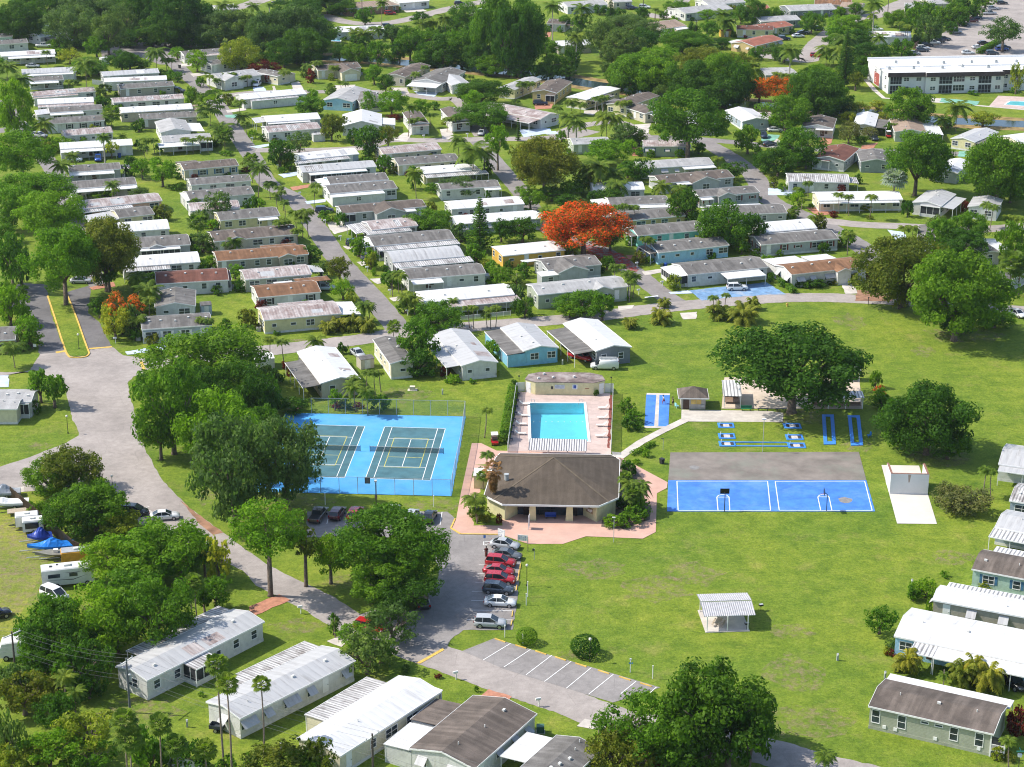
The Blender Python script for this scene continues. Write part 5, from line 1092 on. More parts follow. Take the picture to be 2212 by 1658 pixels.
q = MB(); q.box(-o - .03, L + o + .03, -o - .05, -o - .002, z0 - .16, z0 + .04); q.box(-o - .05, -o - .002, -o, D + o, z0 - .16, z0 + .04); q.box(L + o + .002, L + o + .05, -o, D + o, z0 - .16, z0 + .04); q.build('fascia', WHITE, r_)
inst('door', cached(('door', .95, 'b'), lambda: MB().box(-.55, .55, -.04, .02, 0, 2.1).mesh('door', plain('brown_door', (.09, .05, .035)))), r_, (L * .2, 0, 0)); 
for f in (.5, .72): MB().box(L * f - .45, L * f + .45, -.06, 0, 1.05, 1.95).build('shutter', plain('yellow_shutter', (.62, .42, .13)), r_)
MB().box(L * .82, L * .96, -.3, 0, .55, .95).build('drinking_fountain', STEEL, r_)
r_ = thing('lawn_chair', 'pale turquoise plastic chair beside the hipped roof hut', 'chair', z2(970, 630), R(30)); TQ = plain('turquoise_plastic', (.30, .62, .66), .5); MB().box(-.3, .3, -.3, .3, .35, .42).build('seat', TQ, r_); MB().box(-.34, -.27, -.3, .3, .42, 1.0).build('backrest', TQ, r_)
for x in (-.25, .25):
    for y in (-.25, .25): inst('leg', cached('tql', lambda: MB().box(-.03, .03, -.03, .03, 0, .36).mesh('leg', TQ)), r_, (x, y, 0))
r_ = thing('lawn_chair', 'deep blue plastic chair alone at the right of the blue frames', 'chair', z3(2140, 1260), R(200)); TQ2 = plain('blue_plastic', (.02, .16, .40), .5); MB().box(-.3, .3, -.3, .3, .35, .42).build('seat', TQ2, r_); MB().box(-.34, -.27, -.3, .3, .42, 1.0).build('backrest', TQ2, r_)
for x in (-.25, .25):
    for y in (-.25, .25): inst('leg', cached('tql2', lambda: MB().box(-.03, .03, -.03, .03, 0, .36).mesh('leg', TQ2)), r_, (x, y, 0))
# bocce pavilion behind the banyan
sheet('bocce_court', [z3(55, 860), z3(2045, 865), z3(2000, 420), z3(95, 420)], plain('bocce_clay', (.56, .46, .36), .95, .12, .5), .05)
def shelter(label, a, b, dep, h, fl=2):
    e2, n2 = px_frame(a, b); L = (b - a).length; r_ = thing('open_shelter', label, 'shelter', a, math.atan2(e2.y, e2.x), 'open shelters round the bocce courts')
    MB().add([(-.2, -.3, h - .25), (L + .2, -.3, h - .25), (L + .2, dep, h), (-.2, dep, h), (-.2, -.3, h - .32), (L + .2, -.3, h - .32), (L + .2, dep, h - .07), (-.2, dep, h - .07)], [(0, 1, 2, 3), (7, 6, 5, 4), (0, 4, 5, 1), (1, 5, 6, 2), (2, 6, 7, 3), (3, 7, 4, 0)]).build('roof', ROOF['C'], r_)
    n = max(2, int(L / 3) + 1)
    for i in range(n):
        for y in (0, dep - .3): inst('post', cached(('shp', h), lambda: MB().box(-.06, .06, -.06, .06, 0, h - .3).mesh('post', WHITE)), r_, (L * i / (n - 1), y, 0))
    MB().box(.1, L - .1, dep * .6, dep * .6 + .06, .35, .8).build('backrest', plain('bench_brown', (.24, .16, .11)), r_); MB().box(.1, L - .1, dep * .25, dep * .6, .38, .44).build('bench_seat', plain('bench_brown', (.24, .16, .11)), r_)
shelter('striped roof shelter beside the bocce court on the right front', z3(1320, 860), z3(2045, 865), 2.6, 2.6); shelter('striped roof shelter at the far right corner of the bocce court', z3(1600, 470), z3(2000, 475), 2.2, 2.6); shelter('pale roof shelter at the left end of the bocce court', z3(90, 845), z3(320, 850), 7.5, 2.7)
for lab, x, y, m_ in (('green bench at the left end of the bocce court', 405, 890, plain('bench_green', (.01, .16, .08), .5)), ('dark backless bench beside the bocce court, left of two', 640, 890, DARK), ('dark backless bench beside the banyan trunk', 900, 895, DARK)):
    p = z3(x, y); r_ = thing('park_bench', lab, 'bench', (p.x, p.y, .05), 0, 'benches by the bocce court'); MB().box(-1, 1, -.22, .22, .42, .48).build('seat', m_, r_)
    if m_ is not DARK: MB().box(-1, 1, .2, .26, .5, .95).build('backrest', m_, r_)
    for s in (-.8, .8): MB().box(s - .05, s + .05, -.2, .2, 0, .42).build('leg', DARK, r_)
# handball wall
q0 = g('32', 1050, 955); q1 = g('32', 1380, 962); e_, n_ = px_frame(q0, q1); L = (q1 - q0).length
sheet('concrete_slab', tp('32 1115 1212, 1460 1216, 1305 712, 980 706'), plain('pale_slab', (.58, .54, .48), .85, .06, .4), .05)
r_ = thing('handball_wall', 'tall white handball wall with two short side wings on pale slab', 'wall', q0, math.atan2(e_.y, e_.x)); hw = 3.65; WW = plain('white_render', (.66, .65, .64), .7, .06, .4); landmark('white handball wall', q0)
MB().box(0, L, 0, .3, .05, hw).build('front_wall', WW, r_); CAP = plain('rusty_cap', (.27, .14, .10), .8, .3)
for x in (0, L - .3): MB().add([(x, .3, .05), (x + .3, .3, .05), (x + .3, 5.0, .05), (x, 5.0, .05), (x, .3, hw), (x + .3, .3, hw), (x + .3, 5.0, hw - .15), (x, 5.0, hw - .15)], [(0, 3, 2, 1), (4, 5, 6, 7), (0, 1, 5, 4), (1, 2, 6, 5), (2, 3, 7, 6), (3, 0, 4, 7)]).build('side_wing', WW, r_); MB().bar((x + .15, .3, hw + .03), (x + .15, 5.02, hw - .12), .34, .06).build('wall_cap', CAP, r_)
MB().box(-.01, L + .01, -.01, .31, hw, hw + .05).build('wall_cap', CAP, r_); MB().add([(L * .45, -.004, hw - .1), (L * .53, -.004, hw - .1), (L * .5, -.004, hw - 1.5), (L * .47, -.004, hw - 1.5)], [(0, 1, 2, 3)]).build('rust_stain', plain('rust_stain', (.40, .31, .25)), r_)
# picnic shelter
P4 = [g('23', 1672, 497), g('23', 2068, 462), g('23', 1592, 305)]; e_, n_ = px_frame(g('23', 1672, 497), g('23', 2055, 485)); L = (g('23', 2055, 485) - P4[0]).length
D = (P4[2] - P4[0]).dot(n_); r_ = thing('picnic_shelter', 'open picnic shelter with ribbed white gable roof alone on the lawn', 'picnic shelter', P4[0], math.atan2(e_.y, e_.x)); landmark('picnic shelter', P4[0])
MB().box(0, L, 0, D, 0, .1).build('slab', CONC, r_); f = (g('23', 1660, 358, 2.3) - P4[0]); y0 = f.dot(n_); x0 = f.dot(e_); x1 = (g('23', 2103, 346, 2.3) - P4[0]).dot(e_); rr = (g('23', 1620, 232, 3.0) - P4[0]).dot(n_); yb = (g('23', 1580, 166, 2.5) - P4[0]).dot(n_)
for nm, (ya, za, yc, zc_) in (('front', (y0, 2.35, rr, 3.0)), ('rear', (rr + .02, 3.12, yb, 2.55))):
    MB().add([(x0, ya, za), (x1, ya, za), (x1, yc, zc_), (x0, yc, zc_), (x0, ya, za - .06), (x1, ya, za - .06), (x1, yc, zc_ - .06), (x0, yc, zc_ - .06)], [(0, 1, 2, 3), (7, 6, 5, 4), (0, 4, 5, 1), (1, 5, 6, 2), (2, 6, 7, 3), (3, 7, 4, 0)]).build('roof_panel', plain('shelter_roof', (.56, .55, .55), .5, .15), r_)
    q = MB(); n = int((x1 - x0) / .3)
    for i in range(n + 1): x = x0 + (x1 - x0) * i / n; q.bar((x, ya - .01, za + .03), (x, yc + .01, zc_ + .03), .07, .07)
    q.build('roof_rib', plain('shelter_rib', (.34, .33, .34), .5), r_)
for x in (.25, L * .5, L - .25):
    for y in (.3, D - .5): inst('post', cached('psp', lambda: MB().box(-.06, .06, -.06, .06, 0, 2.4).mesh('post', WHITE)), r_, (x, y, 0))
tb = thing('picnic_table', 'pale picnic table with benches under the picnic shelter', 'table', g('23', 1785, 435) + Vector((0, 0, .1)), R(70)); TP = plain('table_plank', (.46, .38, .30), .7, .2, 3)
MB().box(-.95, .95, -.38, .38, .7, .76).build('table_top', TP, tb)
for s in (-1, 1): MB().box(-.95, .95, s * .72 - .14, s * .72 + .14, .42, .47).build('seat', TP, tb); MB().bar((s * .6, -.75, 0), (s * .6, .75, .7), .07).build('leg', TP, tb); MB().bar((s * .6, .75, 0), (s * .6, -.75, .7), .07).build('leg', TP, tb)
for lab, x, y in (('black barbecue grill at the right corner of the picnic shelter slab', 2028, 465), ('black barbecue grill on the grass beyond the picnic shelter', 2150, 305)):
    p = g('23', x, y); b_ = thing('barbecue_grill', lab, 'grill', p, .3, 'barbecue grills'); MB().lathe([(.04, 0), (.04, .8)], 6).build('post', DARK, b_); MB().box(-.3, .3, -.22, .22, .8, 1.05).build('grill_box', DARK, b_); MB().box(-.28, .28, -.2, .2, 1.051, 1.07).build('grate', STEEL, b_)
# ------------------------------------------------------------------ lamp posts, poles, signs, mailboxes
def lamp(label, k, x, y, h, kind='globe', dx=0):
    p = g(k, x, y); r_ = thing('lamp_post', label, 'lamp post', (p.x, p.y, 0), 0, 'lamp posts'); MB().lathe([(.11, 0), (.1, .35), (.05, .4), (.045, h)], 7).build('post', POST, r_)
    if kind == 'globe': MB().lathe([(.05, h), (.16, h + .06), (.22, h + .22), (.16, h + .38), (.04, h + .44)], 10).build('globe', plain('lamp_globe', (.74, .70, .6), .3, .03), r_, True)
    else: MB().box(-.25, .25, -.12, .12, h, h + .14).build('lamp_head', OFFW, r_)
lamp('globe lamp on the grass median of the boulevard', '01', 683, 1362, 2.9); lamp('globe lamp on the lawn by the road bend at left', '02', 588, 432, 3.1); lamp('globe lamp half behind the leafy tree by the road', '02', 975, 935, 2.6); lamp('globe lamp in front of the round clipped bush', '23', 672, 748, 3.3); lamp('black globe lamp beside the red parked cars', '23', 128, 92, 3.2)
def polething(name, label, cat, k, x, y, h, r0=.06, m=None, top=None, group=None, rz=0):
    p = g(k, x, y); r_ = thing(name, label, cat, (p.x, p.y, 0), rz, group); MB().lathe([(r0, 0), (r0, h)], 7).build('post', m or OFFW, r_)
    if top: 
        for nm, mm, mat in top: mm.build(nm, mat, r_)
    return r_
polething('flood_lamp', 'slim lamp pole with flat head on the lawn before the clubhouse hedge', 'lamp post', '22', 878, 1372, 4.2, .05, STEEL, [('lamp_head', MB().box(-.3, .2, -.12, .12, 4.2, 4.3), OFFW)])
polething('flood_lamp', 'thin curved lamp pole beside the concrete path', 'lamp post', '22', 1305, 575, 2.1, .04, STEEL, [('lamp_head', MB().box(-.4, .05, -.08, .08, 2.1, 2.18), DARK)]); polething('flood_lamp', 'tall slim floodlight pole between blue rails and grey court', 'lamp post', '22', 2165, 590, 6.0, .05, STEEL, [('lamp_head', MB().box(-.35, .35, -.12, .12, 6.0, 6.2), WHITE)])
polething('flood_lamp', 'floodlight pole with blue base before the tennis fence', 'lamp post', '12', 1038, 1045, 4.0, .07, DARK, [('lamp_head', MB().box(-.2, .2, -.2, .2, 4.0, 4.3), OFFW), ('control_box', MB().box(-.2, .2, -.2, .0, 1.0, 1.7), plain('box_brown', (.2, .13, .09)))])
for lab, k, x, y, h in (('pale post on the verge right of the dark pickup', '12', 598, 1050, 2.0), ('pale post at the right end of the parking row', '12', 1535, 1065, 1.9), ('white post on the lawn beside the parked cars', '23', 135, 185, 2.4), ('short white post near the white sedan', '23', 123, 258, 1.8), ('white post beside the silver hatchback', '13', 2150, 535, 1.8), ('white post in front of the small clipped bush', '23', 95, 605, 1.7), ('white post on the verge before the big dark trees', '23', 1215, 893, 1.9)): polething('white_post', lab, 'post', k, x, y, h, .06, WHITE, [('cap', MB().box(-.09, .09, -.09, .09, h, h + .08), OFFW)], 'white posts')
polething('fish_sign', 'white post with small blue fish shaped plaque on the verge', 'sign', '23', 1022, 838, 1.9, .06, WHITE, [('plaque', MB().add([(-.3, -.08, 1.45), (-.1, -.08, 1.62), (.15, -.08, 1.5), (.32, -.08, 1.64), (.32, -.08, 1.28), (.15, -.08, 1.4), (-.1, -.08, 1.28)], [(0, 1, 2, 5, 6), (2, 3, 4, 5)]), plain('plaque_blue', (.12, .38, .55))), ('cap', MB().box(-.12, .12, -.05, .05, 1.9, 2.15), WHITE)])
polething('camera_pole', 'steel pole with small black camera on the lawn by the first car', 'pole', '22', 192, 1522, 1.9, .05, STEEL, [('camera', MB().box(-.3, .05, -.12, .12, 1.55, 1.8), DARK)])
polething('brown_post', 'slim brown post at the pavement corner by the parked cars', 'post', '22', 137, 1450, 2.4, .05, WOODP)
polething('parking_sign', 'blue accessible parking sign at the head of the car row', 'sign', '12', 1975, 1372, 1.0, .03, STEEL, [('plate', MB().box(-.18, .18, -.05, -.02, .75, 1.25), plain('sign_blue', (.08, .2, .5)))])
polething('street_sign', 'green crossed street name blades above a round white sign at lower right', 'sign', '33', 2165, 1660, 2.2, .04, DARK, [('name_blade', MB().box(-.45, .45, -.02, .02, 2.2, 2.4).box(-.02, .02, -.45, .45, 2.42, 2.62), plain('blade_green', (.10, .42, .33))), ('disc', MB().lathe([(.02, 1.5), (.3, 1.6), (.3, 1.9), (.02, 2.0)], 10), WHITE)])
polething('round_sign', 'round pale sign on the left verge by the boulevard', 'sign', '01', 303, 1372, .9, .04, DARK, [('disc', MB().box(-.32, .32, -.04, .0, .75, 1.4), WHITE)])
polething('fire_hydrant', 'yellow fire hydrant on the lawn edge by the cross street', 'hydrant', '31', 165, 992, .35, .16, YELP, [('bonnet', MB().lathe([(.2, .35), (.2, .6), (.12, .78), (.03, .84)], 9), YELP), ('nozzle', MB().box(-.3, .3, -.08, .08, .42, .58), YELP)])
polething('black_post', 'short black post on the lawn edge near the bronze tree', 'post', '31', 866, 975, 1.5, .07, DARK, [('cap', MB().box(-.14, .14, -.14, .14, 1.5, 1.62), DARK)])
def bin_(label, k, x, y, m, h=1.1): p = g(k, x, y); r_ = thing('wheeled_bin', label, 'bin', (p.x, p.y, 0), x); MB().add([(-.26, -.3, 0), (.26, -.3, 0), (.26, .3, 0), (-.26, .3, 0), (-.32, -.38, h), (.32, -.38, h), (.32, .38, h), (-.32, .38, h)], [(0, 3, 2, 1), (4, 5, 6, 7), (0, 1, 5, 4), (1, 2, 6, 5), (2, 3, 7, 6), (3, 0, 4, 7)]).build('bin_body', m, r_); MB().box(-.34, .34, -.42, .4, h, h + .07).build('lid', m, r_)
BINB = plain('bin_blue', (.02, .07, .30), .5); BING = plain('bin_green', (.05, .09, .04), .5)
bin_('blue wheeled bin by the light blue home stairs', '21', 1325, 660, BINB); bin_('green wheeled bin by the light blue home stairs', '21', 1297, 662, BING); bin_('blue wheeled bin at the ochre home corner', '21', 1003, 362, BINB); bin_('blue wheeled bin at the end of the white flat roofed home', '00', 1033, 1362, BINB); bin_('dark wheeled bin at the left end of the sage home', '20', 1125, 1335, BINB); bin_('black litter bin on the lawn by the grey court', '22', 1295, 692, DARK, .9)
bin_('green wheeled bin by the khaki house garage', '20', 362, 888, BING); bin_('dark wheeled bin on the street by the cul-de-sac', '00', 1553, 592, DARK)
def mailbox(label, k, x, y):
    p = g(k, x, y); r_ = thing('mailbox', label, 'mailbox', (p.x, p.y, 0), R(20), 'white kerbside mailboxes')
    inst('post', cached('mbp', lambda: MB().box(-.06, .06, -.06, .06, 0, 1.02).mesh('post', WHITE)), r_); inst('box', cached('mbb', lambda: MB().prism([(-.13, 1.0), (.13, 1.0), (.13, 1.2), (.08, 1.3), (-.08, 1.3), (-.13, 1.2)], -.45, .25).mesh('box', WHITE)), r_)
for lab, k, x, y in (('on the lawn left of the tan gabled home', '11', 382, 45), ('on the lawn beside the navy hatchback', '11', 600, 285), ('on the lawn by the rusty corrugated home', '11', 732, 425), ('on the lawn before the bowed roof grey home', '11', 848, 555), ('by the twisted small tree on the long street', '11', 963, 692), ('beside the slim palms of the awning home', '11', 1160, 892), ('at the near end of the long street', '11', 1312, 1070),
    ('before the light blue home driveway', '21', 1080, 655), ('on the lawn before the screened porch home', '21', 1300, 820), ('at the corner of the sage grey home', '21', 1096, 890), ('beside the tall bare trunk in the foreground', '13', 388, 330), ('in front of the smooth white roofed home', '13', 1730, 900), ('across from the striped parking bays', '23', 232, 1132), ('by the curved lawn at right', '31', 300, 110), ('by the white narrow cottage', '10', 1452, 1205), ('by the second white cottage', '10', 1828, 1190), ('on the corner lawn of the corrugated home', '30', 45, 1620), ('on the lawn beside the street below the porch house', '00', 2182, 1225), ('by the blue grey home carport', '10', 190, 1462), ('at the grey shuttered home corner', '01', 1000, 1310)): mailbox('white mailbox ' + lab, k, x, y)
def pedestal(label, k, x, y, h=1.1, w_=.25):
    p = g(k, x, y); r_ = thing('meter_pedestal', label, 'meter post', (p.x, p.y, 0), R(10), 'utility pedestals on the lawns'); MB().box(-w_ / 2, w_ / 2, -.1, .1, 0, h).build('cabinet', STEEL, r_); MB().lathe([(.12, h - .3), (.12, h - .1)], 8, 0, (0, -.1)).build('meter', OFFW, r_)
for lab, k, x, y in (('grey utility pedestal in the grass left of the stained white trailer', '03', 1618, 1310), ('pale utility pedestal in front of the smooth white roofed trailer', '13', 215, 1505), ('pale utility pedestal between the sky blue and slate houses', '21', 437, 1495), ('meter post behind the yellow leaved bush at right', '33', 1242, 90), ('meter post at the left end of the olive home', '33', 1010, 890), ('round white utility pedestal alone on the lawn at right', '33', 600, 735), ('utility pedestal on the lawn beyond the tennis court', '12', 1612, 95)): pedestal(lab, k, x, y)
r_ = thing('utility_box', 'low pale yellow utility box on concrete base beyond the tennis court', 'utility box', g('12', 1352, 58)); MB().box(-.9, .9, -.6, .6, 0, .1).build('base', CONC, r_); MB().box(-.5, .5, -.4, .4, .1, .8).build('cabinet', WALL['c'], r_)
r_ = thing('utility_box', 'green utility cabinet beside the dark shingled home', 'utility box', g('23', 245, 1355)); MB().box(-.6, .6, -.5, .5, 0, .1).build('base', CONC, r_); MB().box(-.5, .5, -.45, .45, .1, 1.0).build('cabinet', plain('cabinet_green', (.06, .14, .10)), r_)
WST = YELP
def stop(k, x0, y0, x1, y1, i, grp):
    a, b = g(k, x0, y0), g(k, x1, y1); c = (a + b) / 2; d = b - a; r_ = inst('wheel_stop', cached('wst', lambda: MB().prism([(-.09, 0), (.09, 0), (.06, .13), (-.06, .13)], -.9, .9).mesh('wheel_stop', WST)), None, (c.x, c.y, .05), math.atan2(d.y, d.x))
    tag(r_, 'yellow wheel stop %s in the %s' % (('first', 'second', 'third', 'fourth', 'fifth', 'sixth', 'seventh', 'eighth', 'ninth')[i], grp), 'wheel stop', 'yellow wheel stops')
for i, q_ in enumerate(((13, 2060, 550, 2158, 582), (23, 25, 605, 128, 636), (23, 200, 656, 298, 688), (23, 368, 706, 468, 740), (23, 545, 762, 648, 795), (23, 740, 822, 845, 856), (23, 922, 878, 1028, 912), (23, 1104, 932, 1210, 966))): stop(str(q_[0]), *q_[1:], i, 'striped bays from left')
for i, (x0, y0, x1, y1) in enumerate(((22, 1330 + 200, 14, 1560), (63, 1560, 58, 1610), (52, 1618, 48, 1660), (45, 1668, 40, 1712), (32, 1745, 28, 1790), (-3, 1970, -10, 2020), (-8, 2050, -20, 2095))): stop('22', x0 + 10, y0, x1 + 10, y1, i, 'row before the red cars from the back')
# utility poles and wires
UP = plain('utility_pole_wood', (.10, .08, .065), .9, .3, 3)
def upole(label, k, x, yb, yt, arm=1.5, rz=.9, m=UP, tr=False):
    p = g(k, x, yb); yy = t(k, x, yt)[1]; h = min([z * .1 for z in range(20, 200)], key=lambda z: abs(px(p + Vector((0, 0, z)))[1] - yy)); r_ = thing('utility_pole', label, 'utility pole', (p.x, p.y, 0), rz, 'utility poles'); MB().lathe([(.17, 0), (.11, h)], 8).build('pole', m, r_)
    MB().box(-arm, arm, -.06, .06, h - .5, h - .36).build('crossarm', OFFW, r_)
    for s in (-arm + .1, 0, arm - .1): MB().lathe([(.05, h - .36), (.06, h - .15), (.02, h - .1)], 6, 0, (s, 0)).build('insulator', STEEL, r_)
    if tr: MB().lathe([(.24, h - 3.6), (.24, h - 2.6), (.1, h - 2.5)], 10, 0, (.45, 0)).build('transformer', STEEL, r_)
    return p, h
u1 = upole('grey utility pole with transformer before the rust patched trailer home', '03', 1125, 1185, 715, 1.3, 1.1, plain('utility_pole_grey', (.14, .15, .16), .8), True); u2 = upole('wooden utility pole among trees near the camper at lower left', '03', 150, 1000, 485, 1.4, .9); u3 = upole('utility pole in front of the smooth white roofed trailer home', '13', 1015, 1800, 1365, 1.3, 1.0)
for lab, k, x, yb, yt in (('slim far utility pole beside the brown suburban house', '10', 918, 150, 0), ('slim far utility pole left of the tan house trees', '20', 1588, 330, 175), ('slim far utility pole beside the long grey roof', '20', 1928, 200, 35), ('slim far utility pole at the top by the long street', '30', 1035, 110, -10), ('slim far utility pole in the trees by the parking lot', '30', 1497, 210, 30), ('slim far utility pole behind the white parked car', '20', 1133, 100, -15)): upole(lab, k, x, yb, yt, .6, 0)
WIRE = plain('wire', (.16, .16, .16), .6)
def span(a, b, sag, off, dz): 
    return [a.lerp(b, i / 10) + Vector((off[0], off[1], dz - sag * 4 * (i / 10) * (1 - i / 10))) for i in range(11)]
for nm, (pa, ha), (pb, hb) in (('from the left edge to the wooden pole', (g('03', -900, 760), u2[1]), u2), ('between the wooden pole and the transformer pole', u2, u1), ('between the transformer pole and the trailer pole', u1, u3), ('from the trailer pole to the bottom edge', u3, (u3[0] + (u3[0] - u1[0]), u3[1]))):
    q = MB(); d = (pb - pa).normalized(); n2 = Vector((-d.y, d.x, 0))
    for o_w, dz in ((-1.1, -.1), (0, .0), (1.1, -.1), (.2, -2.6), (.2, -3.2)):
        a = pa + Vector((0, 0, ha)); b = pb + Vector((0, 0, hb)); q.tube(span(a, b, .7, n2 * o_w, dz), .014, 3)
    tag(q.build('overhead_wire', WIRE), 'thin overhead wires strung ' + nm, 'wires', 'overhead wires')
# ------------------------------------------------------------------ apartment building and its pool
A = g('30', 1040, 818); B = g('30', 2700, 786); e_, n_ = px_frame(A, B); ap = thing('apartment_building', 'long white two storey apartment building with dark roof band and screened balconies', 'apartment building', A, math.atan2(e_.y, e_.x)); landmark('white apartment building', A + e_ * 20)
L = (B - A).length; D = 25.; hh = 6.0; lx = lambda x: (g('30', x, 812) - A).dot(e_); s1, s2, s3 = lx(1355), lx(2052), lx(2115); AW = plain('apartment_render', (.68, .68, .67), .7, .06, .3)
q = MB(); q.box(0, s1, .8, D, 0, hh); q.box(s1, s2, 0, D, 0, hh); q.box(s2, L, 2.4, D, 0, hh); q.build('wall', AW, ap)
ROOFW = plain('white_membrane_roof', (.80, .79, .77), .6, .05, .15); q = MB(); q.box(-.3, s1, .6, D + .2, hh, hh + .5); q.box(s1, s2, -.2, D + .2, hh, hh + .5); q.box(s2, L, 2.2, D + .2, hh, hh + .5); q.build('roof', ROOFW, ap)
MAN = shingle('dark_mansard', (.07, .055, .05), (.045, .038, .034), .3); q = MB()
for x0, x1, y in ((-.3, s1, .8), (s1, s2, 0), (s2, L, 2.4)): q.prism([(y - .75, hh - .55), (y - .02, hh - .55), (y - .02, hh + .75), (y - .3, hh + .75)], x0, x1)
q.build('mansard_band', MAN, ap)
q = MB()
for x0, x1 in ((1.5, s1 + 1), (s1 + 2, s2 * .62), (s2 * .68, s2 + 6), (s2 + 8, L - 3)): q.box(x0, x1, D * .42, D * .5, hh + .5, hh + .95)
for x0, x1 in ((-.3, s1), (s1, s2), (s2, L)): q.box(x0, x1, D - .2, D + .2, hh + .5, hh + 1.1)
q.build('parapet', ROOFW, ap)
rr_ = random.Random(4)
for i in range(14): x = 2.5 + (L - 6) * i / 14 + rr_.uniform(-1, 1); y = D * rr_.choice((.3, .36, .62, .7)); o = MB().box(-.45, .45, -.4, .4, 0, .8).build('roof_fan', STEEL, ap); o.location = (x, y, hh + .5); MB().lathe([(.3, .8), (.3, .86)], 10).build('fan_guard', DARK, o)
for x0, x1, y in ((lx(1048), lx(1148), .8), (lx(1475), lx(1590), 0), (lx(1825), lx(1938), 0), (lx(2330), lx(2440), 2.4)):
    for z in (.1, 3.1):
        b_ = MB().box(x0, x1, y - .04, y + .01, z, z + 2.5).build('balcony_screen', SCREEN, ap); q = MB()
        for i in range(5): x = x0 + (x1 - x0) * i / 4; q.box(x - .05, x + .05, y - .09, y - .04, z, z + 2.5)
        q.box(x0, x1, y - .1, y - .04, z + 2.5, z + 2.6); q.box(x0, x1, y - .1, y - .04, z + .95, z + 1.02); q.build('balcony_frame', STEEL, b_)
for x, w_, h_ in ((1190, 1.6, 1.1), (1300, 1.6, 1.1), (1420, 1.6, 1.1), (1650, 3.6, 1.8), (1770, 1.6, 1.1), (1998, 1.6, 1.1), (2085, 1.5, 1.1), (2200, 1.6, 1.1), (2290, 1.6, 1.1), (2500, 1.6, 1.1)):
    y = .8 if x < 1355 else 0 if x < 2052 else 2.4
    for z in (1.7, 4.6): window(ap, (lx(x), y, z), 0, w_, h_)
MB().box(-.03, 0, D * .45, D * .68, .2, 4.2).build('stair_screen', plain('red_brick_screen', (.34, .09, .07), .8, .2), ap)
for y in (4, 15.5):
    for z in (1.7, 4.6): window(ap, (0, y, z), -math.pi / 2, 1.2, 1.1)
dkp = tp('30 1910 920, 1990 830, 2600 860, 2600 975'); 
sheet('pool_deck', dkp, DECK, .05)
P = tp('30 2050 908, 2095 880, 2500 890, 2480 940'); c0 = sum(P, Vector()) / 4; r_ = thing('swimming_pool', 'turquoise swimming pool on pink deck below the white apartments at right edge', 'swimming pool', c0)
MB().extr([((p - c0).x * 1.06, (p - c0).y * 1.14) for p in P], .05, .12).build('coping', WHITE, r_); MB().poly([((p - c0).x, (p - c0).y, .125) for p in P]).build('water', plain('turquoise_pool_water', (.12, .50, .56), .1, .08, .6, .6), r_)
P = tp('10 585 350, 610 325, 740 330, 725 362'); c0 = sum(P, Vector()) / 4; r_ = thing('swimming_pool', 'small pale blue swimming pool among trees near the top', 'swimming pool', c0)
MB().extr([((p - c0).x * 1.15, (p - c0).y * 1.3) for p in P], .0, .1).build('coping', WHITE, r_); MB().poly([((p - c0).x, (p - c0).y, .105) for p in P]).build('water', plain('pale_pool_water', (.18, .52, .72), .1, .25, .8, .6), r_)
# ------------------------------------------------------------------ small buildings and fences
def shed(label, k, ax, ay, bx, by, dep, h, roof, wall):
    A = g(k, ax, ay); B = g(k, bx, by); e2, n2 = px_frame(A, B); L = (B - A).length; r_ = thing('garden_shed', label, 'shed', A, math.atan2(e2.y, e2.x), 'garden sheds'); MB().prism([(0, 0), (dep, 0), (dep, h - .3), (dep / 2, h - .05), (0, h - .3)], .05, L - .05).build('wall', WALL[wall], r_)
    MB().prism([(-.15, h - .36), (dep / 2, h - .06), (dep + .15, h - .36), (dep + .15, h - .27), (dep / 2, h + .03), (-.15, h - .27)], 0, L).build('roof', ROOF[roof], r_); MB().box(L * .3, L * .7, -.03, .01, .05, h - .5).build('door', OFFW, r_)
shed('white shed with pale roof at the end of the pinkish roofed home', '10', 497, 1230, 600, 1222, 2.2, 2.4, 'g', 'w'); shed('white double door shed beside the beige pinkish roofed home', '10', 1070, 1458, 1160, 1452, 2, 2.3, 'w', 'w'); shed('small grey shed behind the white shuttered grey home', '01', 1740, 1070, 1835, 1062, 2.4, 2.5, 's', 'u')
shed('dark roofed shed between silver car and cream gabled home', '11', 905, 1540, 1025, 1520, 2.2, 2.3, 's', 'm'); shed('tiny yellow shed by the terracotta roofed house', '20', 1810, 325, 1895, 320, 2.5, 2.6, 'R', 'Y'); shed('small white shed beside the mango tree at top left', '00', 880, 560, 945, 552, 2, 2.4, 'w', 'w'); shed('white carport shed between tennis court trees and cream house', '11', 10, 1545, 165, 1530, 3.6, 2.5, 'w', 'w'); shed('pale arched shed at the right end of the awning home', '11', 1920, 800, 2020, 792, 2.2, 2, 'g', 'g')
def plank_fence(label, pts, h, m, cat='fence'):
    o = pts[0]; r_ = thing('board_fence', label, cat, o); q = MB(); p_ = MB()
    for a, b in zip(pts, pts[1:]):
        a = a - o; b = b - o; n = max(1, int((b - a).length / .3))
        for i in range(n): q.bar(a.lerp(b, (i + .5) / n) + Vector((0, 0, .02)), a.lerp(b, (i + .5) / n) + Vector((0, 0, h - .06 * (i % 2))), .27, .04)
        for i in range(int((b - a).length / 2.4) + 1): inst('post', cached(('bfp', h, m.name), lambda: MB().box(-.06, .06, -.06, .06, 0, h + .08).mesh('post', m)), r_, a.lerp(b, min(1, i * 2.4 / (b - a).length)))
    q.build('boards', m, r_)
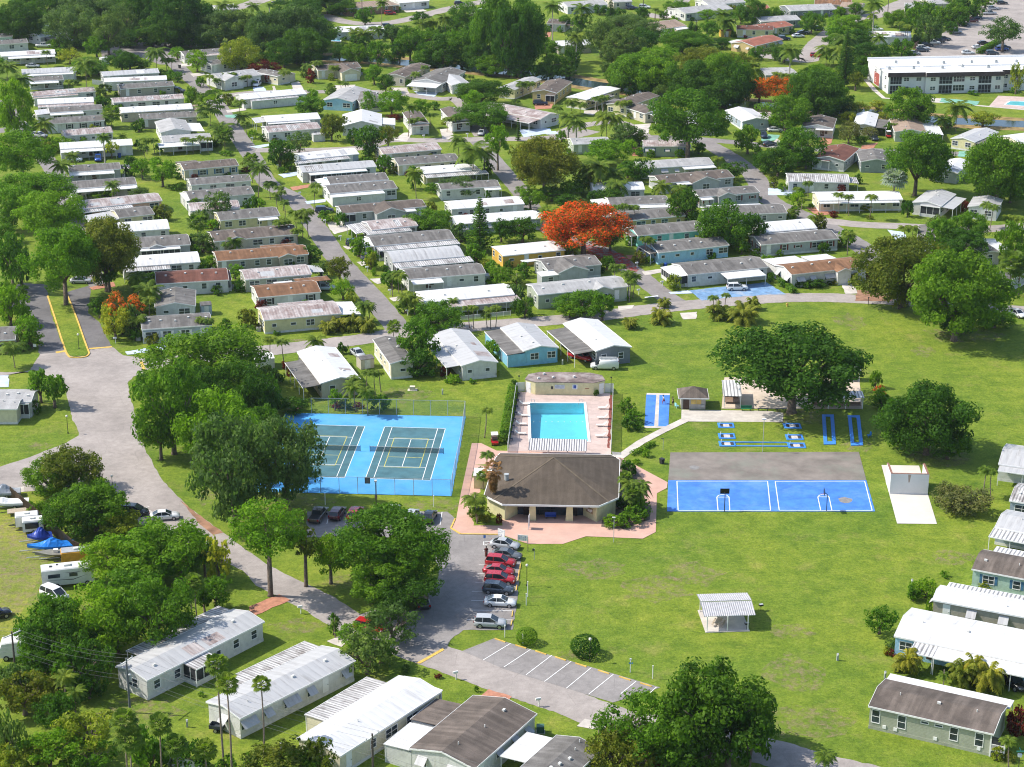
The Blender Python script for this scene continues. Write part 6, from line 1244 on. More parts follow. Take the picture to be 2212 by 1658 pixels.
plank_fence('weathered wooden board fence along the boat yard', [g('02', 95, 985), g('02', 340, 1195), g('02', 620, 1440), g('02', 840, 1560)], 1.9, WOODP); plank_fence('white board fence at the bottom left behind fan palms', [g('03', 1380, 1620), g('03', 1750, 1720)], 1.6, OFFW); plank_fence('tan board fence beside the far parking lot', [g('30', 1255, 430), g('30', 1350, 360)], 1.9, plain('tan_boards', (.34, .22, .15))); plank_fence('golden board fence behind the canal trees', [g('10', 1175, 480), g('10', 1250, 485)], 1.9, plain('golden_boards', (.5, .34, .12))); plank_fence('white board fence behind the narrow white roofed home', [g('00', 800, 730), g('00', 890, 742)], 1.6, OFFW)
chain_fence('white railing before the pinkish gallery home', [g('11', 1770, 1115), g('11', 2200, 1070)], 1.0, meshmat('white_pickets', (.7, .7, .7), .5), WHITE, 'picket_railing', 1.5); chain_fence('white post railing by the canal behind the cul-de-sac', [g('00', 1470, 385), g('00', 1760, 415)], 1.2, meshmat('open_rails', (.7, .7, .7), .12), WHITE, 'post_railing', 3)
# ------------------------------------------------------------------ the houses
# far left column, top to bottom
H('00', 'white gabled house with open carport at top left edge', 238, 300, 350, 325, 12, 'w', 'w', d=1, C=[('F', .1, .8, 4, 's')], nick='white gabled house at top left')
MH('00', 'small mint green home cut by the top left edge', -160, 330, 110, 318, 4.5, 's', 'a', nick='mint green home')
MH('00', 'white home with dark roof below the mint green home', -160, 398, 245, 370, 5, 's', 'w')
MH('00', 'long white roofed home with screened carport and silver car inside', 10, 490, 480, 465, 5, 'w', 'w', C=[('F', .12, .98, 3.2, 'w')], nick='white home with the long carport')
MH('00', 'white home with twin bright roof strips under the long carport home', 190, 640, 660, 618, 5, 'g', 'w', C=[('F', .05, .95, 2.4, 'w', 2)])
MH('00', 'grey home with dark roof and short white front carport roof', 255, 705, 548, 690, 4.5, 's', 'g', C=[('F', .0, .85, 2.6, 'w')])
MH('00', 'stained pinkish roofed white home with small window at right end', 285, 835, 830, 790, 4.6, 'p', 'w', C=[('F', .0, .7, 1.8, 'p', 2)], nick='stained pinkish roofed home')
MH('00', 'white bowed roof home with pinkish lean-to along its front', 325, 905, 812, 882, 4.4, 'w', 'w', st='b', C=[('F', .0, 1, 2.6, 'p')])
MH('00', 'dark roofed white home with white roof block at its left end', 430, 975, 890, 945, 4.6, 's', 'w', C=[('F', .0, .62, 2.5, 'w'), ('L', .0, 1, 4, 'g', 2)])
MH('00', 'off white home with black shuttered windows and dark grey roof', 410, 1075, 905, 1042, 5, 's', 'w', sh='k', C=[('R', .3, 1, .9, 's', 1)], nick='black shuttered white home')
MH('00', 'stained white roofed home half hidden behind a leafy hedge', 555, 1178, 978, 1145, 4.6, 'p', 'w', st='b')
MH('00', 'white flat roofed home with blue car under its front carport', 520, 1290, 1148, 1255, 5, 'w', 'w', C=[('F', .0, .76, 3, 'w')], nick='white home with the blue car')
MH('00', 'grey home with dark roof and long white awning in front', 600, 1490, 1045, 1462, 4.8, 's', 'g', C=[('F', .0, .86, 2.8, 'w'), ('R', .2, .8, 1.2, 's')], nick='grey home with the long white awning')
MH('00', 'dark roofed home with full white front awning above pink home', 612, 1635, 1182, 1592, 5, 's', 'w', C=[('F', .0, 1, 2.8, 'w')])
# second column
MH('00', 'grey white home at the head of the second column', 890, 660, 1378, 630, 4.8, 'g', 'g')
MH('00', 'narrow white roofed home with white fence at its left end', 900, 712, 1442, 690, 4.4, 'w', 'w')
MH('00', 'taupe home with grey roof and two tall white framed windows', 1040, 772, 1507, 742, 4.8, 's', 't', nick='taupe home')
MH('00', 'white ribbed roof home with shrubs along its front wall', 978, 890, 1592, 852, 4.6, 'p', 'w', nick='white ribbed roof home')
MH('00', 'beige home with bowed white roof turning tan at right', 1045, 978, 1668, 942, 4.6, 'w', 'm', st='b', C=[('R', .0, 1, 2.5, 'k', 2)])
MH('00', 'taupe home with grey roof partly behind light grey gabled house', 1215, 1035, 1705, 1010, 5, 's', 't')
MH('00', 'light grey gabled house with white side carport by the street', 1385, 1148, 1655, 1132, 12, 'l', 'w', d=1, ze=3.2, C=[('F', .05, .8, 4, 'w')], nick='light grey gabled house')
MH('00', 'white home with long front carport and row of slim palms', 1410, 1232, 1830, 1205, 5.2, 'l', 'w', C=[('F', -.12, .72, 4.2, 'w'), ('F', .74, 1, 2, 'w', 1)], nick='white home behind the row of palms')
H('00', 'cream house with brown roof and side gable on the long street', 1590, 1472, 2065, 1430, 6.5, 'd', 'c', sh='b', X=(), C=[('B', .0, .4, 4, 'd', 2)], nick='cream house with brown roof')
MH('00', 'white home with dark roof and white awning behind, beside the street', 1650, 1602, 2172, 1562, 4.6, 's', 'w', C=[('B', .0, .9, 1.4, 'w')])
MH('00', 'low grey roofed white home beside the yellow green tree', 1590, 478, 2010, 442, 4.6, 's', 'w', C=[('F', .35, 1, 3, 'p', 2)])
MH('00', 'dark roofed carport home under the yellow green tree', 1830, 565, 2150, 520, 5, 's', 'w')
H('00', 'light grey roofed white house with porch facing the lawn', 1915, 695, 2260, 650, 9, 'l', 'w', ze=3.2, X=[(.02, .5, 1.6)], C=[('R', .1, .9, 5, 'l')], nick='light grey roofed porch house')
# top middle
H('10', 'small cream house with gabled porch between red bushes', 185, 662, 300, 640, 9, 's', 'c', d=1, ze=3.0, C=[('F', .1, .7, 3.2, 's', 2)], nick='small cream gabled house')
H('10', 'cream house with brown roof and white double garage door', 535, 612, 910, 585, 8, 'd', 'c', ze=3.0, X=[(.42, .86, 6, 'g')], nick='cream house with the garage')
H('10', 'brown grey roofed house with single garage door and long roof', 1115, 654, 1290, 668, 17, 'd', 'm', d=1, ze=3.2, nick='long brown roofed house')
H('10', 'white house with wide open gabled carport on white posts', 1345, 702, 1610, 722, 17, 's', 'w', d=1, ze=3.0, C=[('L', .02, .98, 5, 'w')], nick='white gabled carport house')
H('10', 'plain white flat roofed home half behind dark trees', 1690, 740, 1860, 730, 15, 'g', 'w', d=1)
H('20', 'pale yellow gabled house with light roof by the canal', -120, 760, 28, 776, 15, 'l', 'y', d=1, ze=3.2, nick='pale yellow gabled house')
H('10', 'pale blue gabled house with broad grey roof', 570, 868, 835, 882, 15, 'l', 'b', d=1, ze=3.0, C=[('F', .5, 1, 3, 'l', 1)], nick='pale blue gabled house')
H('10', 'cream house with grey roof and white carport behind feathery trees', 895, 892, 1092, 884, 12, 's', 'c', d=1, C=[('F', .1, .7, 5, 'w')])
H('10', 'white roofed house with curved front and side garage wing', 740, 1092, 1085, 1088, 13, 'w', 'w', d=1, sl=.26, C=[('F', .2, .75, 4.2, 'w', 2)], nick='white roofed house with side wing')
H('10', 'narrow white cottage with brown roof and tall palm at front', 1337, 1074, 1497, 1067, 13, 'd', 'w', d=1, ze=3.2, C=[('L', .05, .95, 1.8, 'd', 0)], nick='narrow white cottage')
H('10', 'narrow white cottage with arched dark porch opening at right', 1690, 1048, 1850, 1040, 14, 'd', 'w', d=1, ze=3.2, C=[('L', .05, .95, 1.6, 'd', 0)], nick='white cottage with arched porch')
MH('10', 'white flat roofed home with dark box annex on its right', -110, 862, 440, 812, 5.5, 'w', 'w', C=[('F', .1, .84, 2.2, 'c', 2)], nick='white home with dark box annex')
MH('10', 'bright white roofed home with brown screened front strip', 92, 1058, 558, 1028, 5.6, 'w', 'g', C=[('F', .02, .8, 1.6, 'w', 1), ('L', .2, 1, 3, 'g')], nick='bright white roofed home')
MH('10', 'white home with pinkish roof and brick left end wall', 108, 1148, 562, 1110, 5.4, 'p', 'w', nick='pinkish roofed home')
MH('10', 'blue grey home with bright white roof and grey carport', 400, 1382, 892, 1332, 5, 'w', 'u', C=[('F', -.12, .8, 2.6, 'c', 0)], nick='blue grey home')
MH('10', 'white home with grey patched roof and white front awning', 400, 1492, 1042, 1442, 4.8, 'g', 'w', C=[('F', .08, .85, 2.4, 'w', 1)])
MH('10', 'pale blue walled home with dark roof and white end carport', 640, 1592, 1148, 1552, 5, 's', 'b', C=[('F', .0, .7, 2.8, 'w', 0), ('L', .0, 1, 2.4, 'w')])
MH('11', 'white home with grey roof and bright blue grey right end', 640, 18, 1222, -30, 5, 's', 'w', C=[('F', .0, .78, 2.6, 'w', 2)])
MH('10', 'beige home with plain pinkish roof beside a white shed', 1100, 1335, 1605, 1292, 5.6, 'p', 'm', nick='beige pinkish roofed home')
MH('10', 'cream home with blue grey roof and white rear strip', 1232, 1430, 1762, 1388, 5.4, 's', 'c', C=[('B', .0, .9, 1.5, 'w')], nick='cream home with blue grey roof')
MH('10', 'cream home with bright roof and weathered ribbed front awning', 1450, 1505, 1865, 1475, 5, 'w', 'c', C=[('F', .0, 1.3, 3, 'c', 0), ('R', .0, 1, 3, 'c')])
MH('10', 'low white home behind dark shrubs at the dark asphalt bend', 1600, 1642, 2110, 1612, 4.5, 's', 'w', C=[('F', .72, 1, 2, 'w')])
H('10', 'brown suburban house with tan roof at the top edge', 780, 78, 1240, 45, 10, 'k', 'n', st='h', nick='brown suburban house')
H('10', 'white roofed house by the small swimming pool near the top', 690, 282, 1112, 268, 9, 'w', 'w', nick='white roofed pool house')
H('10', 'white roofed house at the top right of the bending road', 1240, 30, 1500, 10, 9, 'w', 'w')
# top right of centre
H('20', 'khaki house with brown roof and white garage beside blue car', 170, 792, 388, 806, 15, 'd', 'o', d=1, ze=3.2, C=[('L', .0, .38, 2.5, 'd', 1)], nick='khaki house with the garage')
H('20', 'cream yellow house with big flat white roof', 465, 842, 640, 866, 17, 'w', 'y', d=1, st='f', ze=3.2, C=[('F', .05, .6, 3, 's')], nick='big flat white roofed house')
H('20', 'yellow house with brown roof by the canal trees', 815, 900, 995, 925, 16, 'd', 'y', d=1, ze=3.2, C=[('B', .1, .5, 3, 's')], nick='yellow house with brown roof')
H('20', 'tan house with small white carport left of the round tree', 1150, 985, 1330, 960, 9, 'd', 'm', d=1, C=[('L', -.1, .8, 3.5, 'w')], nick='tan house with white carport')
H('20', 'white roofed house with long side gallery right of the round tree', 1560, 1092, 1790, 1085, 15, 'w', 'm', d=1, C=[('F', .05, .95, 2, 'w')], nick='white roofed gallery house')
H('20', 'white home with rust streaked roof and deep carport on front', 248, 1030, 412, 988, 19, 'p', 'w', d=1, ze=3.1, C=[('B', .02, .9, 5, 'p', 0)], nick='white home with rust streaked roof')
MH('20', 'pale green grey roofed cottage in front of the shaggy trees', 530, 1252, 852, 1238, 5, 'l', 'e', nick='pale green cottage')
MH('20', 'pale sage home with stained roof and blue shuttered window', 1140, 1268, 1542, 1268, 6, 'p', 'e', sh='b', aw=.5, nick='blue shuttered sage home')
MH('20', 'long pale sage home with grey roof and white window awnings', 1130, 1460, 1745, 1420, 7.5, 'l', 'e', aw=1, C=[('F', .55, 1, 2.4, 'w')], nick='long sage home with awnings')
H('20', 'light grey house with brown roof and central front gable', 1290, 1588, 1922, 1532, 7, 'd', 'g', X=[(.38, .76, 2.2)], C=[('F', .2, .4, 2, 'w')], nick='light grey house with front gable')
H('21', 'grey house with dark roof and red shutters on right end', 1620, 48, 2142, 5, 7, 's', 'g', X=[(.28, .6, 1.2)], sh='r', C=[('F', .0, .2, 2, 'w', 0)], nick='grey house with red shutters')
MH('20', 'white bow roofed home mostly hidden behind the bronze tree', 700, 1650, 1150, 1640, 5, 'w', 'w', st='b')
H('20', 'light roofed long house at the top centre edge', 480, 62, 830, 42, 9, 'l', 'w')
H('20', 'white house with brown roof and small porch behind royal palm', 300, 205, 460, 212, 8, 'd', 'w', C=[('R', .0, 1, 3, 'd')], nick='white house behind the royal palm')
H('20', 'white and rust roofed house behind the dark tree wall', 400, 402, 690, 388, 8, 'w', 'm', C=[('B', .1, .6, 3, 'R')])
H('20', 'tan roofed house with white addition beyond the oaks', 1285, 255, 1510, 225, 11, 'k', 'm', C=[('F', .45, .95, 3, 'w', 2)], nick='tan roofed house')
H('20', 'long grey roofed house at the top right of centre', 1500, 120, 1910, 78, 10, 'l', 'w', nick='long grey roofed house')
H('20', 'house with light roof along the top edge beside white car', 1700, 45, 2020, 20, 9, 'l', 'w')
H('20', 'low house with dark red roof behind the terracotta roof', 1945, 258, 2260, 262, 7, 'r', 'y', nick='dark red roofed house')
H('20', 'yellow house with terracotta roof and window awnings', 1890, 372, 2090, 402, 15, 'R', 'o', d=1, C=[('B', .1, .5, 4, 'w', 0)], aw=1, nick='terracotta roofed house')
H('20', 'pale roofed house at the top edge behind the dark pine', 880, 22, 1040, 14, 9, 'l', 'm'); H('10', 'small white roofed house glimpsed between the dark trees at top', 1900, 118, 2090, 108, 8, 'w', 'w'); H('30', 'tan roofed house at the top left of the long street', 620, 62, 800, 72, 9, 'k', 'm'); H('00', 'pale roofed house beyond the lake trees at the top', 1880, 92, 2060, 78, 9, 'l', 'w'); H('30', 'low grey roofed house at the top beside the hedge trees', 1180, 70, 1380, 76, 9, 'l', 'm'); H('20', 'red roofed house at the top edge near the dark red roof', 2060, 90, 2240, 84, 8, 'R', 'm')
# top right
H('30', 'slate blue house with light grey roof, upper of two', 195, 98, 595, 82, 10, 'l', 'D', nick='slate blue house')
H('30', 'slate blue house with light grey roof at the tile roofs', -60, 190, 285, 172, 8, 'l', 'D', C=())
H('30', 'cream house with red roof beside the parked white car', -20, 258, 225, 222, 8, 'R', 'y', nick='red roofed cream house')
H('30', 'brown and orange roofed house at the top edge', 400, 38, 720, 48, 9, 'b', 'm')
H('30', 'white roofed house behind brown fence near the parking lot', 880, 318, 1240, 325, 9, 'w', 'w', nick='house near the parking lot')
H('30', 'low house with pale flat roof behind the tall royal palm', -20, 652, 270, 645, 10, 'l', 'w', st='f', nick='pale flat roofed house')
H('30', 'house along the top edge beside the long street', 1415, 40, 1600, 30, 8, 'l', 'm')
H('30', 'white home with brown grey roof and open dark garage', 290, 1098, 565, 1112, 11, 'd', 'w', d=1, C=[('L', .6, 1, 3, 's', 0), ('L', .0, .55, 1.5, 'w', 0)], nick='brown grey roofed home with garage')
H('20', 'blue grey house with bright white roof and white french doors', 1992, 1052, 2232, 1040, 13, 'w', 'u', d=1, C=[('F', .05, .8, 5, 'p', 0)], nick='blue grey white roofed house')
H('30', 'white ribbed roof home with long brown carport between wispy trees', 735, 1085, 925, 1095, 14, 'w', 'm', d=1, C=[('F', .0, .7, 3.5, 's', 0)], nick='white ribbed roof home')
H('30', 'sage house with tan brown roof and white side porch', 1095, 1142, 1372, 1148, 14, 'k', 'e', d=1, C=[('F', .0, .95, 5, 'w', 1)], nick='sage house with tan roof')
H('30', 'cream home with dark grey roof, carport and white car', 1578, 1198, 1790, 1230, 13, 'g', 'y', d=1, C=[('F', .0, .8, 4.5, 's', 0)], nick='cream home with white car')
H('30', 'white roofed home cut by the right edge near the pool lawn', 1980, 1180, 2190, 1245, 14, 'w', 'c', d=1, C=[('F', .1, .8, 4, 'w')])
H('30', 'grey house with red brown roof and white trimmed porch', 385, 1366, 665, 1394, 13, 'r', 'g', d=1, ze=3.1, C=[('L', .45, .98, .9, 'r', 0)], nick='grey house with red brown roof')
H('30', 'teal grey house with hipped grey roof beside large tree', 800, 1400, 1080, 1405, 10, 's', 'k', d=1, ze=3.0, nick='teal grey house')
MH('30', 'white home with rusty corrugated roof on the corner', 175, 1572, 708, 1580, 7, 'c', 'w', C=[('R', .1, .8, 2.5, 'c')], nick='corrugated roofed home')
H('30', 'teal grey house with white roof behind the large tree', 1440, 1478, 1640, 1500, 12, 'w', 'k', d=1, nick='white roofed teal house')
MH('31', 'white gabled home with stained grey roof and screened porch', 1245, 92, 1500, 124, 13, 'g', 'w', d=1, ze=3.1, C=[('F', .0, .9, 3.2, 'g', 0), ('L', .02, .7, .9, 'g', 1)], nick='screened porch gabled home')
MH('31', 'long cream home with bright white roof and palm front garden', 440, 78, 1166, 68, 8, 'w', 'c', C=[('F', .0, .95, 1.8, 'w', 0)], nick='long cream home with front garden')
H('31', 'small white house with grey roof beside palms at right', 1725, 128, 1985, 152, 10, 'l', 'w', d=1, ze=3.1, nick='small white house by the palms')
H('31', 'white house with dark grey roof behind twin palms', 1285, 415, 1440, 425, 13, 's', 'w', d=1, nick='dark roofed house behind twin palms')
MH('31', 'dark roofed home with white trim among trees at right', 1850, 532, 2010, 524, 14, 's', 'm', d=1, C=[('F', .1, .9, 4, 'w', 0)])
MH('31', 'dark carport home behind the fan palm at right edge', 1895, 742, 2070, 778, 13, 's', 'g', d=1, C=[('L', .0, 1, 3, 's', 0)], nick='dark carport home')
MH('31', 'white roofed home with gently bowed roof beside the cross street', -60, 352, 425, 312, 7.5, 'w', 'w', st='b', nick='bowed white roofed home')
MH('31', 'grey home with red shutters and white rear roof strip', -60, 460, 612, 406, 4.8, 's', 'g', sh='r', C=[('B', .3, .95, 2.5, 'w')], nick='red shuttered grey home')
H('31', 'white house with tan brown roof, front steps and gabled entry', 205, 718, 860, 648, 8, 'b', 'w', ze=3.2, X=[(.56, .76, 1.5, 'n')], C=[('B', .0, .45, 7, 'w', 2), ('B', .5, .85, 6, 'w', 2)], aw=.9, nick='tan brown roofed house')
# left column, lower half
MH('01', 'pink walled home with stained pinkish roof', 700, 150, 1402, 76, 4.8, 'p', 'P', C=[('F', .0, .62, 2.6, 'c')], nick='pink home')
MH('01', 'pale yellow home with grey roof and bluish end carport', 1030, 228, 1337, 192, 4.8, 's', 'y', C=[('L', .0, 1, 7, 'g')], nick='pale yellow home')
MH('01', 'white home with plain white bowed roof under the yellow home', 1020, 352, 1467, 320, 5, 'w', 'w', st='b')
MH('01', 'grey home with dark roof, small gable and white porch roof', 1130, 492, 1647, 456, 7, 's', 'g', X=[(.3, .56, .4, 'n')], C=[('F', .15, .82, 1.8, 'w', 1)], nick='grey home with small gable')
MH('01', 'home with brilliant white roof and ribbed lean-to', 1060, 655, 1732, 606, 6.4, 'w', 'w', st='b', C=[('F', .0, .6, 2.6, 'c')], nick='brilliant white roofed home')
MH('01', 'white home with red brown roof and porch at right end', 1350, 798, 1977, 762, 5.4, 'r', 'w', C=[('R', .1, .9, .8, 'r', 1)], nick='red brown roofed white home')
MH('01', 'white gabled home with grey roof above the grey shuttered home', 1335, 1000, 1690, 985, 11, 's', 'w', d=1, nick='grey roofed gabled home')
MH('01', 'grey home with white shuttered windows on the boulevard corner', 1225, 1192, 1832, 1152, 6.4, 's', 'u', ze=3.1, sh='w', nick='white shuttered grey home')
MH('01', 'white home with grey roof behind the bare branched tree', 1640, 68, 2200, 18, 5, 's', 'w', C=[('L', .0, 1, 1, 'w', 2)])
MH('01', 'low grey white home in front of the bare branched tree', 1648, 168, 2075, 140, 4.6, 'p', 'w')
MH('01', 'pale yellow home with grey roof beside the fan palm', 1902, 250, 2420, 205, 5, 's', 'y', C=[('F', .62, .95, 2, 'w')], nick='yellow home by the long street')
MH('11', 'tan home with brown grey roof and small gable on the street', -362, 432, 368, 366, 7, 'd', 'm', X=[(.14, .38, .6)], nick='tan gabled home')
MH('11', 'taupe home with orange brown roof and bay window', -335, 602, 456, 540, 7.5, 'b', 't', X=[(.66, .87, .9)], C=[('B', .55, .95, 3.6, 'b', 2)], nick='orange brown roofed home')
MH('11', 'olive grey home with heavily rusted white roof', -92, 762, 482, 712, 6, 'p', 'v', C=[('R', .3, 1, 3.3, 'g')], nick='rusted roof olive home')
MH('11', 'white home with brown roof and silver car in brown carport', 18, 916, 562, 866, 5.2, 'b', 'w', sh='k', C=[('B', .75, 1.3, 4, 'b', 0), ('B', .4, .7, 2.5, 'w', 2)], nick='white home with brown roof')
MH('11', 'long pale yellow home with rusty patched roof and white carport', 70, 1112, 738, 1052, 5.2, 'p', 'y', ze=3.1, C=[('R', .0, 1, 4.2, 'w'), ('B', .3, .9, 3, 'p', 2)], nick='long pale yellow home')
MH('01', 'grey roofed red trimmed house at the left edge', -120, 1290, 132, 1278, 6.5, 's', 'n', nick='red trimmed house at the left edge')
H('02', 'cream house with pale roof at the left edge lawn', -200, 222, 145, 222, 6, 'l', 'c', ze=3.0, win=0, nick='cream house at the left edge')
H('02', 'white house with pale roof and tall dark porch windows', -200, 160, 268, 158, 6.5, 'l', 'w', ze=3.1, C=[('F', .75, .97, .7, 'l', 1)])
# centre columns
H('11', 'grey house with brown grey roof, broad gable and navy car', 748, 190, 1472, 128, 7.5, 'd', 'g', X=[(.36, .72, 3.2)], C=[('F', .7, .86, 2.2, 'w', 2), ('F', .0, .16, .6, 'd', 1)], nick='grey house with broad gable')
MH('11', 'grey home with rusty corrugated roof and front lean-to', 1000, 332, 1400, 292, 4.8, 'p', 'g', C=[('L', .0, 1, 4, 'c'), ('F', -.15, .8, 2.6, 'c', 1)], nick='rusty corrugated home')
MH('11', 'white home with grey green roof and long ribbed lean-to', 1020, 472, 1722, 408, 5.2, 's', 'w', C=[('F', .02, 1.02, 3, 'c', 1), ('L', .1, .9, 2, 'w')], nick='grey green roofed home')
MH('11', 'grey home with dark bowed roof and ribbed front lean-to', 1180, 610, 1802, 556, 5.2, 'g', 'g', st='b', C=[('F', .0, 1.08, 3.4, 'c', 1)], nick='bowed roof grey home')
MH('11', 'white home with grey roof and square white front awning', 1315, 758, 1988, 706, 4.8, 's', 'w', C=[('F', .03, .42, 3, 'w'), ('B', .0, .3, 1.6, 'w')], nick='home with square white awning')
MH('11', 'broad white roofed home with pinkish gallery and white railing', 1460, 960, 2235, 888, 7.5, 'w', 'w', C=[('F', .2, 1.03, 3.4, 'p', 0)], nick='white home with railing')
MH('11', 'pale cream gabled home with grey roof by the cross street', 1157, 1487, 1367, 1467, 15, 's', 'c', d=1, ze=3.3, nick='cream gabled home')
H('11', 'cream house with large white roof and grey solar carport', 556, 1658, 905, 1618, 19, 'w', 'm', d=1, ze=3.1, C=[('B', .0, .78, 3.6, 's', 0)], nick='cream house with large white roof')
H('11', 'white gabled house with pale grey roof and croton garden', 1775, 1505, 2092, 1472, 20, 'g', 'w', d=1, ze=3.1, C=[('B', .05, .95, 3, 'g', 0)], nick='pale grey gabled house')
H('21', 'sky blue gabled house with white roof', 100, 1378, 405, 1346, 15, 'g', 'B', d=1, ze=3.1, C=[('B', .0, 1, 3.6, 's', 2)], nick='sky blue house')
H('21', 'slate grey gabled house with white roof beside white van', 725, 1377, 1035, 1341, 18, 'w', 'D', d=1, ze=3.3, C=[('B', .05, .9, 4.4, 's', 0)], nick='slate grey house')
MH('21', 'bright yellow home with flat white roof', -80, 556, 462, 502, 7.5, 'w', 'Y', st='f', ze=2.9, nick='bright yellow home')
MH('11', 'long white home with bright roof behind the conifer', 1690, 152, 2320, 106, 6, 'w', 'w', aw=.2, nick='long white home behind the conifer')
MH('11', 'dusty blue home with bright white roof and window awnings', 1735, 282, 2460, 232, 6, 'w', 'u', aw=1, C=[('R', .1, .9, 3, 'w', 2)], nick='dusty blue home')
MH('21', 'beige home with grey roof and white left carport', 850, 118, 1362, 100, 6, 's', 'm', C=[('L', .0, 1, 3.8, 'w'), ('F', .45, 1, 2.4, 'w')], nick='beige home behind the flame tree')
MH('21', 'ochre yellow home with grey roof', 930, 258, 1502, 206, 5, 's', 'o', C=[('L', .1, .9, 1.6, 's', 0)], nick='ochre home')
MH('21', 'turquoise home with grey roof', 1088, 382, 1690, 330, 5, 's', 'q', C=[('L', .1, .9, 1.5, 's', 0)], nick='turquoise home')
MH('21', 'light blue home with grey roof and white stair porch', 1265, 528, 1878, 462, 5, 's', 'b', C=[('L', .1, .9, 1.8, 's', 0)], nick='light blue home')
MH('21', 'white home with screened porch and white carport over car', 1520, 720, 2215, 652, 5.4, 's', 'w', aw=.6, C=[('F', .4, .88, 4.2, 'w'), ('L', .05, .95, 3, 'w', 1)], nick='white home with blue driveway')
MH('21', 'grey home with white strip roof and brown side gable', 310, 678, 776, 628, 5, 's', 'g', C=[('B', -.2, .8, 2, 'w'), ('F', -.2, .15, 3, 'w', 2)], X=[(.1, .68, 3, 'n')], nick='grey home with brown side gable')
MH('21', 'sage grey home with light grey roof, gabled window and porch', 225, 893, 1003, 818, 7.5, 'l', 'e', ze=3.3, X=[(.6, .82, .9)], C=[('R', .1, .9, .9, 'l', 0)], nick='sage grey home')
MH('21', 'home with grey front slope and white rear roof, right of leafy tree', 1700, 208, 2380, 182, 5, 's', 'g', C=[('B', .1, .8, 2.5, 'w')], nick='home right of the leafy tree')
# foreground left
MH('03', 'long weathered white trailer home with rust patch on roof', 1270, 908, 2285, 398, 6.2, 'g', 'w', ze=3.1, C=[('F', .3, .5, 2.6, 'c', 1), ('B', .2, 1, 3.2, 'c')], nick='rust patched trailer home')
MH('03', 'long white trailer home with window awnings and grey stained roof', 2075, 1238, 3073, 738, 6.6, 'g', 'w', ze=3.1, aw=1, C=[('B', .3, 1, 3.6, 'c', 2)], nick='stained white trailer home')
MH('13', 'cream trailer home with smooth white roof and dark trim', 730, 1562, 1602, 1003, 7.2, 'w', 'c', ze=3.1, C=[('B', .28, .9, 4, 'c', 2), ('R', .05, .95, .9, 'w', 1)], nick='smooth white roofed trailer home')
MH('13', 'white double home with dark brown shingle roof, nearest the camera', 1890, 1672, 2428, 1196, 9.5, 'd', 'w', ze=3.1, aw=1, C=[('B', .0, .4, 4, 'w', 2), ('B', .45, .85, 4.5, 'd', 2)], nick='dark shingled double home')
MH('23', 'teal home with grey roof and square white carport at bottom', 470, 1790, 780, 1500, 6.5, 's', 'k', ze=3.0, C=[('B', .2, .95, 4.2, 'w')], nick='teal home with white carport')
# foreground right
MH('33', 'olive home with brown shingle roof, white framed windows and corner porch', 868, 1128, 1950, 1372, 8, 'd', 'v', ze=3.35, win=0, C=[('B', .0, 1.02, 2.6, 'w')], nick='olive home')
_o = ALL[-1]; _L = 17.9
for _f in (.055, .245, .62, .80): window(_o, (_L * _f, .25, 1.95), 0, .95, 1.75)
for _f in (.41, .51): window(_o, (_L * _f, .25, 2.65), 0, .9, .25)
MB().box(_L * .885, _L * .975, .2, .24, .95, 2.85).build('porch_opening', SCREEN, _o)
_q = MB()
for _i in range(14): _x = _L * (.887 + .086 * _i / 13); _q.box(_x - .03, _x + .03, .15, .19, .95, 1.75)
_q.box(_L * .885, _L * .975, .14, .2, 1.75, 1.83); _q.box(_L * .885, _L * .975, .14, .2, .9, .97); _q.box(_L * .878, _L * .888, .14, .24, .0, 3.1); _q.box(_L * .974, _L * .985, .14, .24, .0, 3.1); _q.build('porch_railing', WHITE, _o)
for _f in (.11, .19, .48, .79): MB().box(_L * _f, _L * _f + .45, .15, .24, .5, .95).build('wall_vent', WHITE, _o)
MH('33', 'pale blue home with very wide white roof', 1090, 523, 2400, 792, 9.5, 'w', 'b', ze=3.1, C=[('F', .14, .3, 3.2, 'C'), ('F', .3, .98, 3.4, 'w')], nick='pale blue wide roofed home')
MH('33', 'taupe home with white roof and striped window awnings', 1420, 210, 2400, 395, 5.2, 'w', 't', ze=3.1, aw=1, C=[('B', .05, .98, 2.6, 'C')], nick='taupe home with striped awnings')
MH('32', 'sage green home with dark bowed roof and teal shutters', 1760, 1602, 2500, 1745, 5.4, 'd', 'a', st='b', ze=3.1, sh='b', C=[('B', .1, .98, 3.2, 'C')], nick='sage green bowed roof home')
MH('32', 'home with grey roof and striped lean-to at the right edge', 1960, 1240, 2500, 1345, 5.4, 'g', 'u', ze=3.0, C=[('F', -.02, 1, 3.2, 'C', 0)], nick='striped lean-to home')
MH('32', 'home with ribbed white roof corner at the right edge', 2085, 1010, 2500, 1080, 6, 'c', 'u', ze=3.0)
MH('32', 'white home with pale roof and open porch at the right edge', 1992, 695, 2480, 762, 9, 'g', 'w', ze=3.1, C=[('F', .02, .9, 2.4, 'g', 0)], nick='open porch home at right edge')
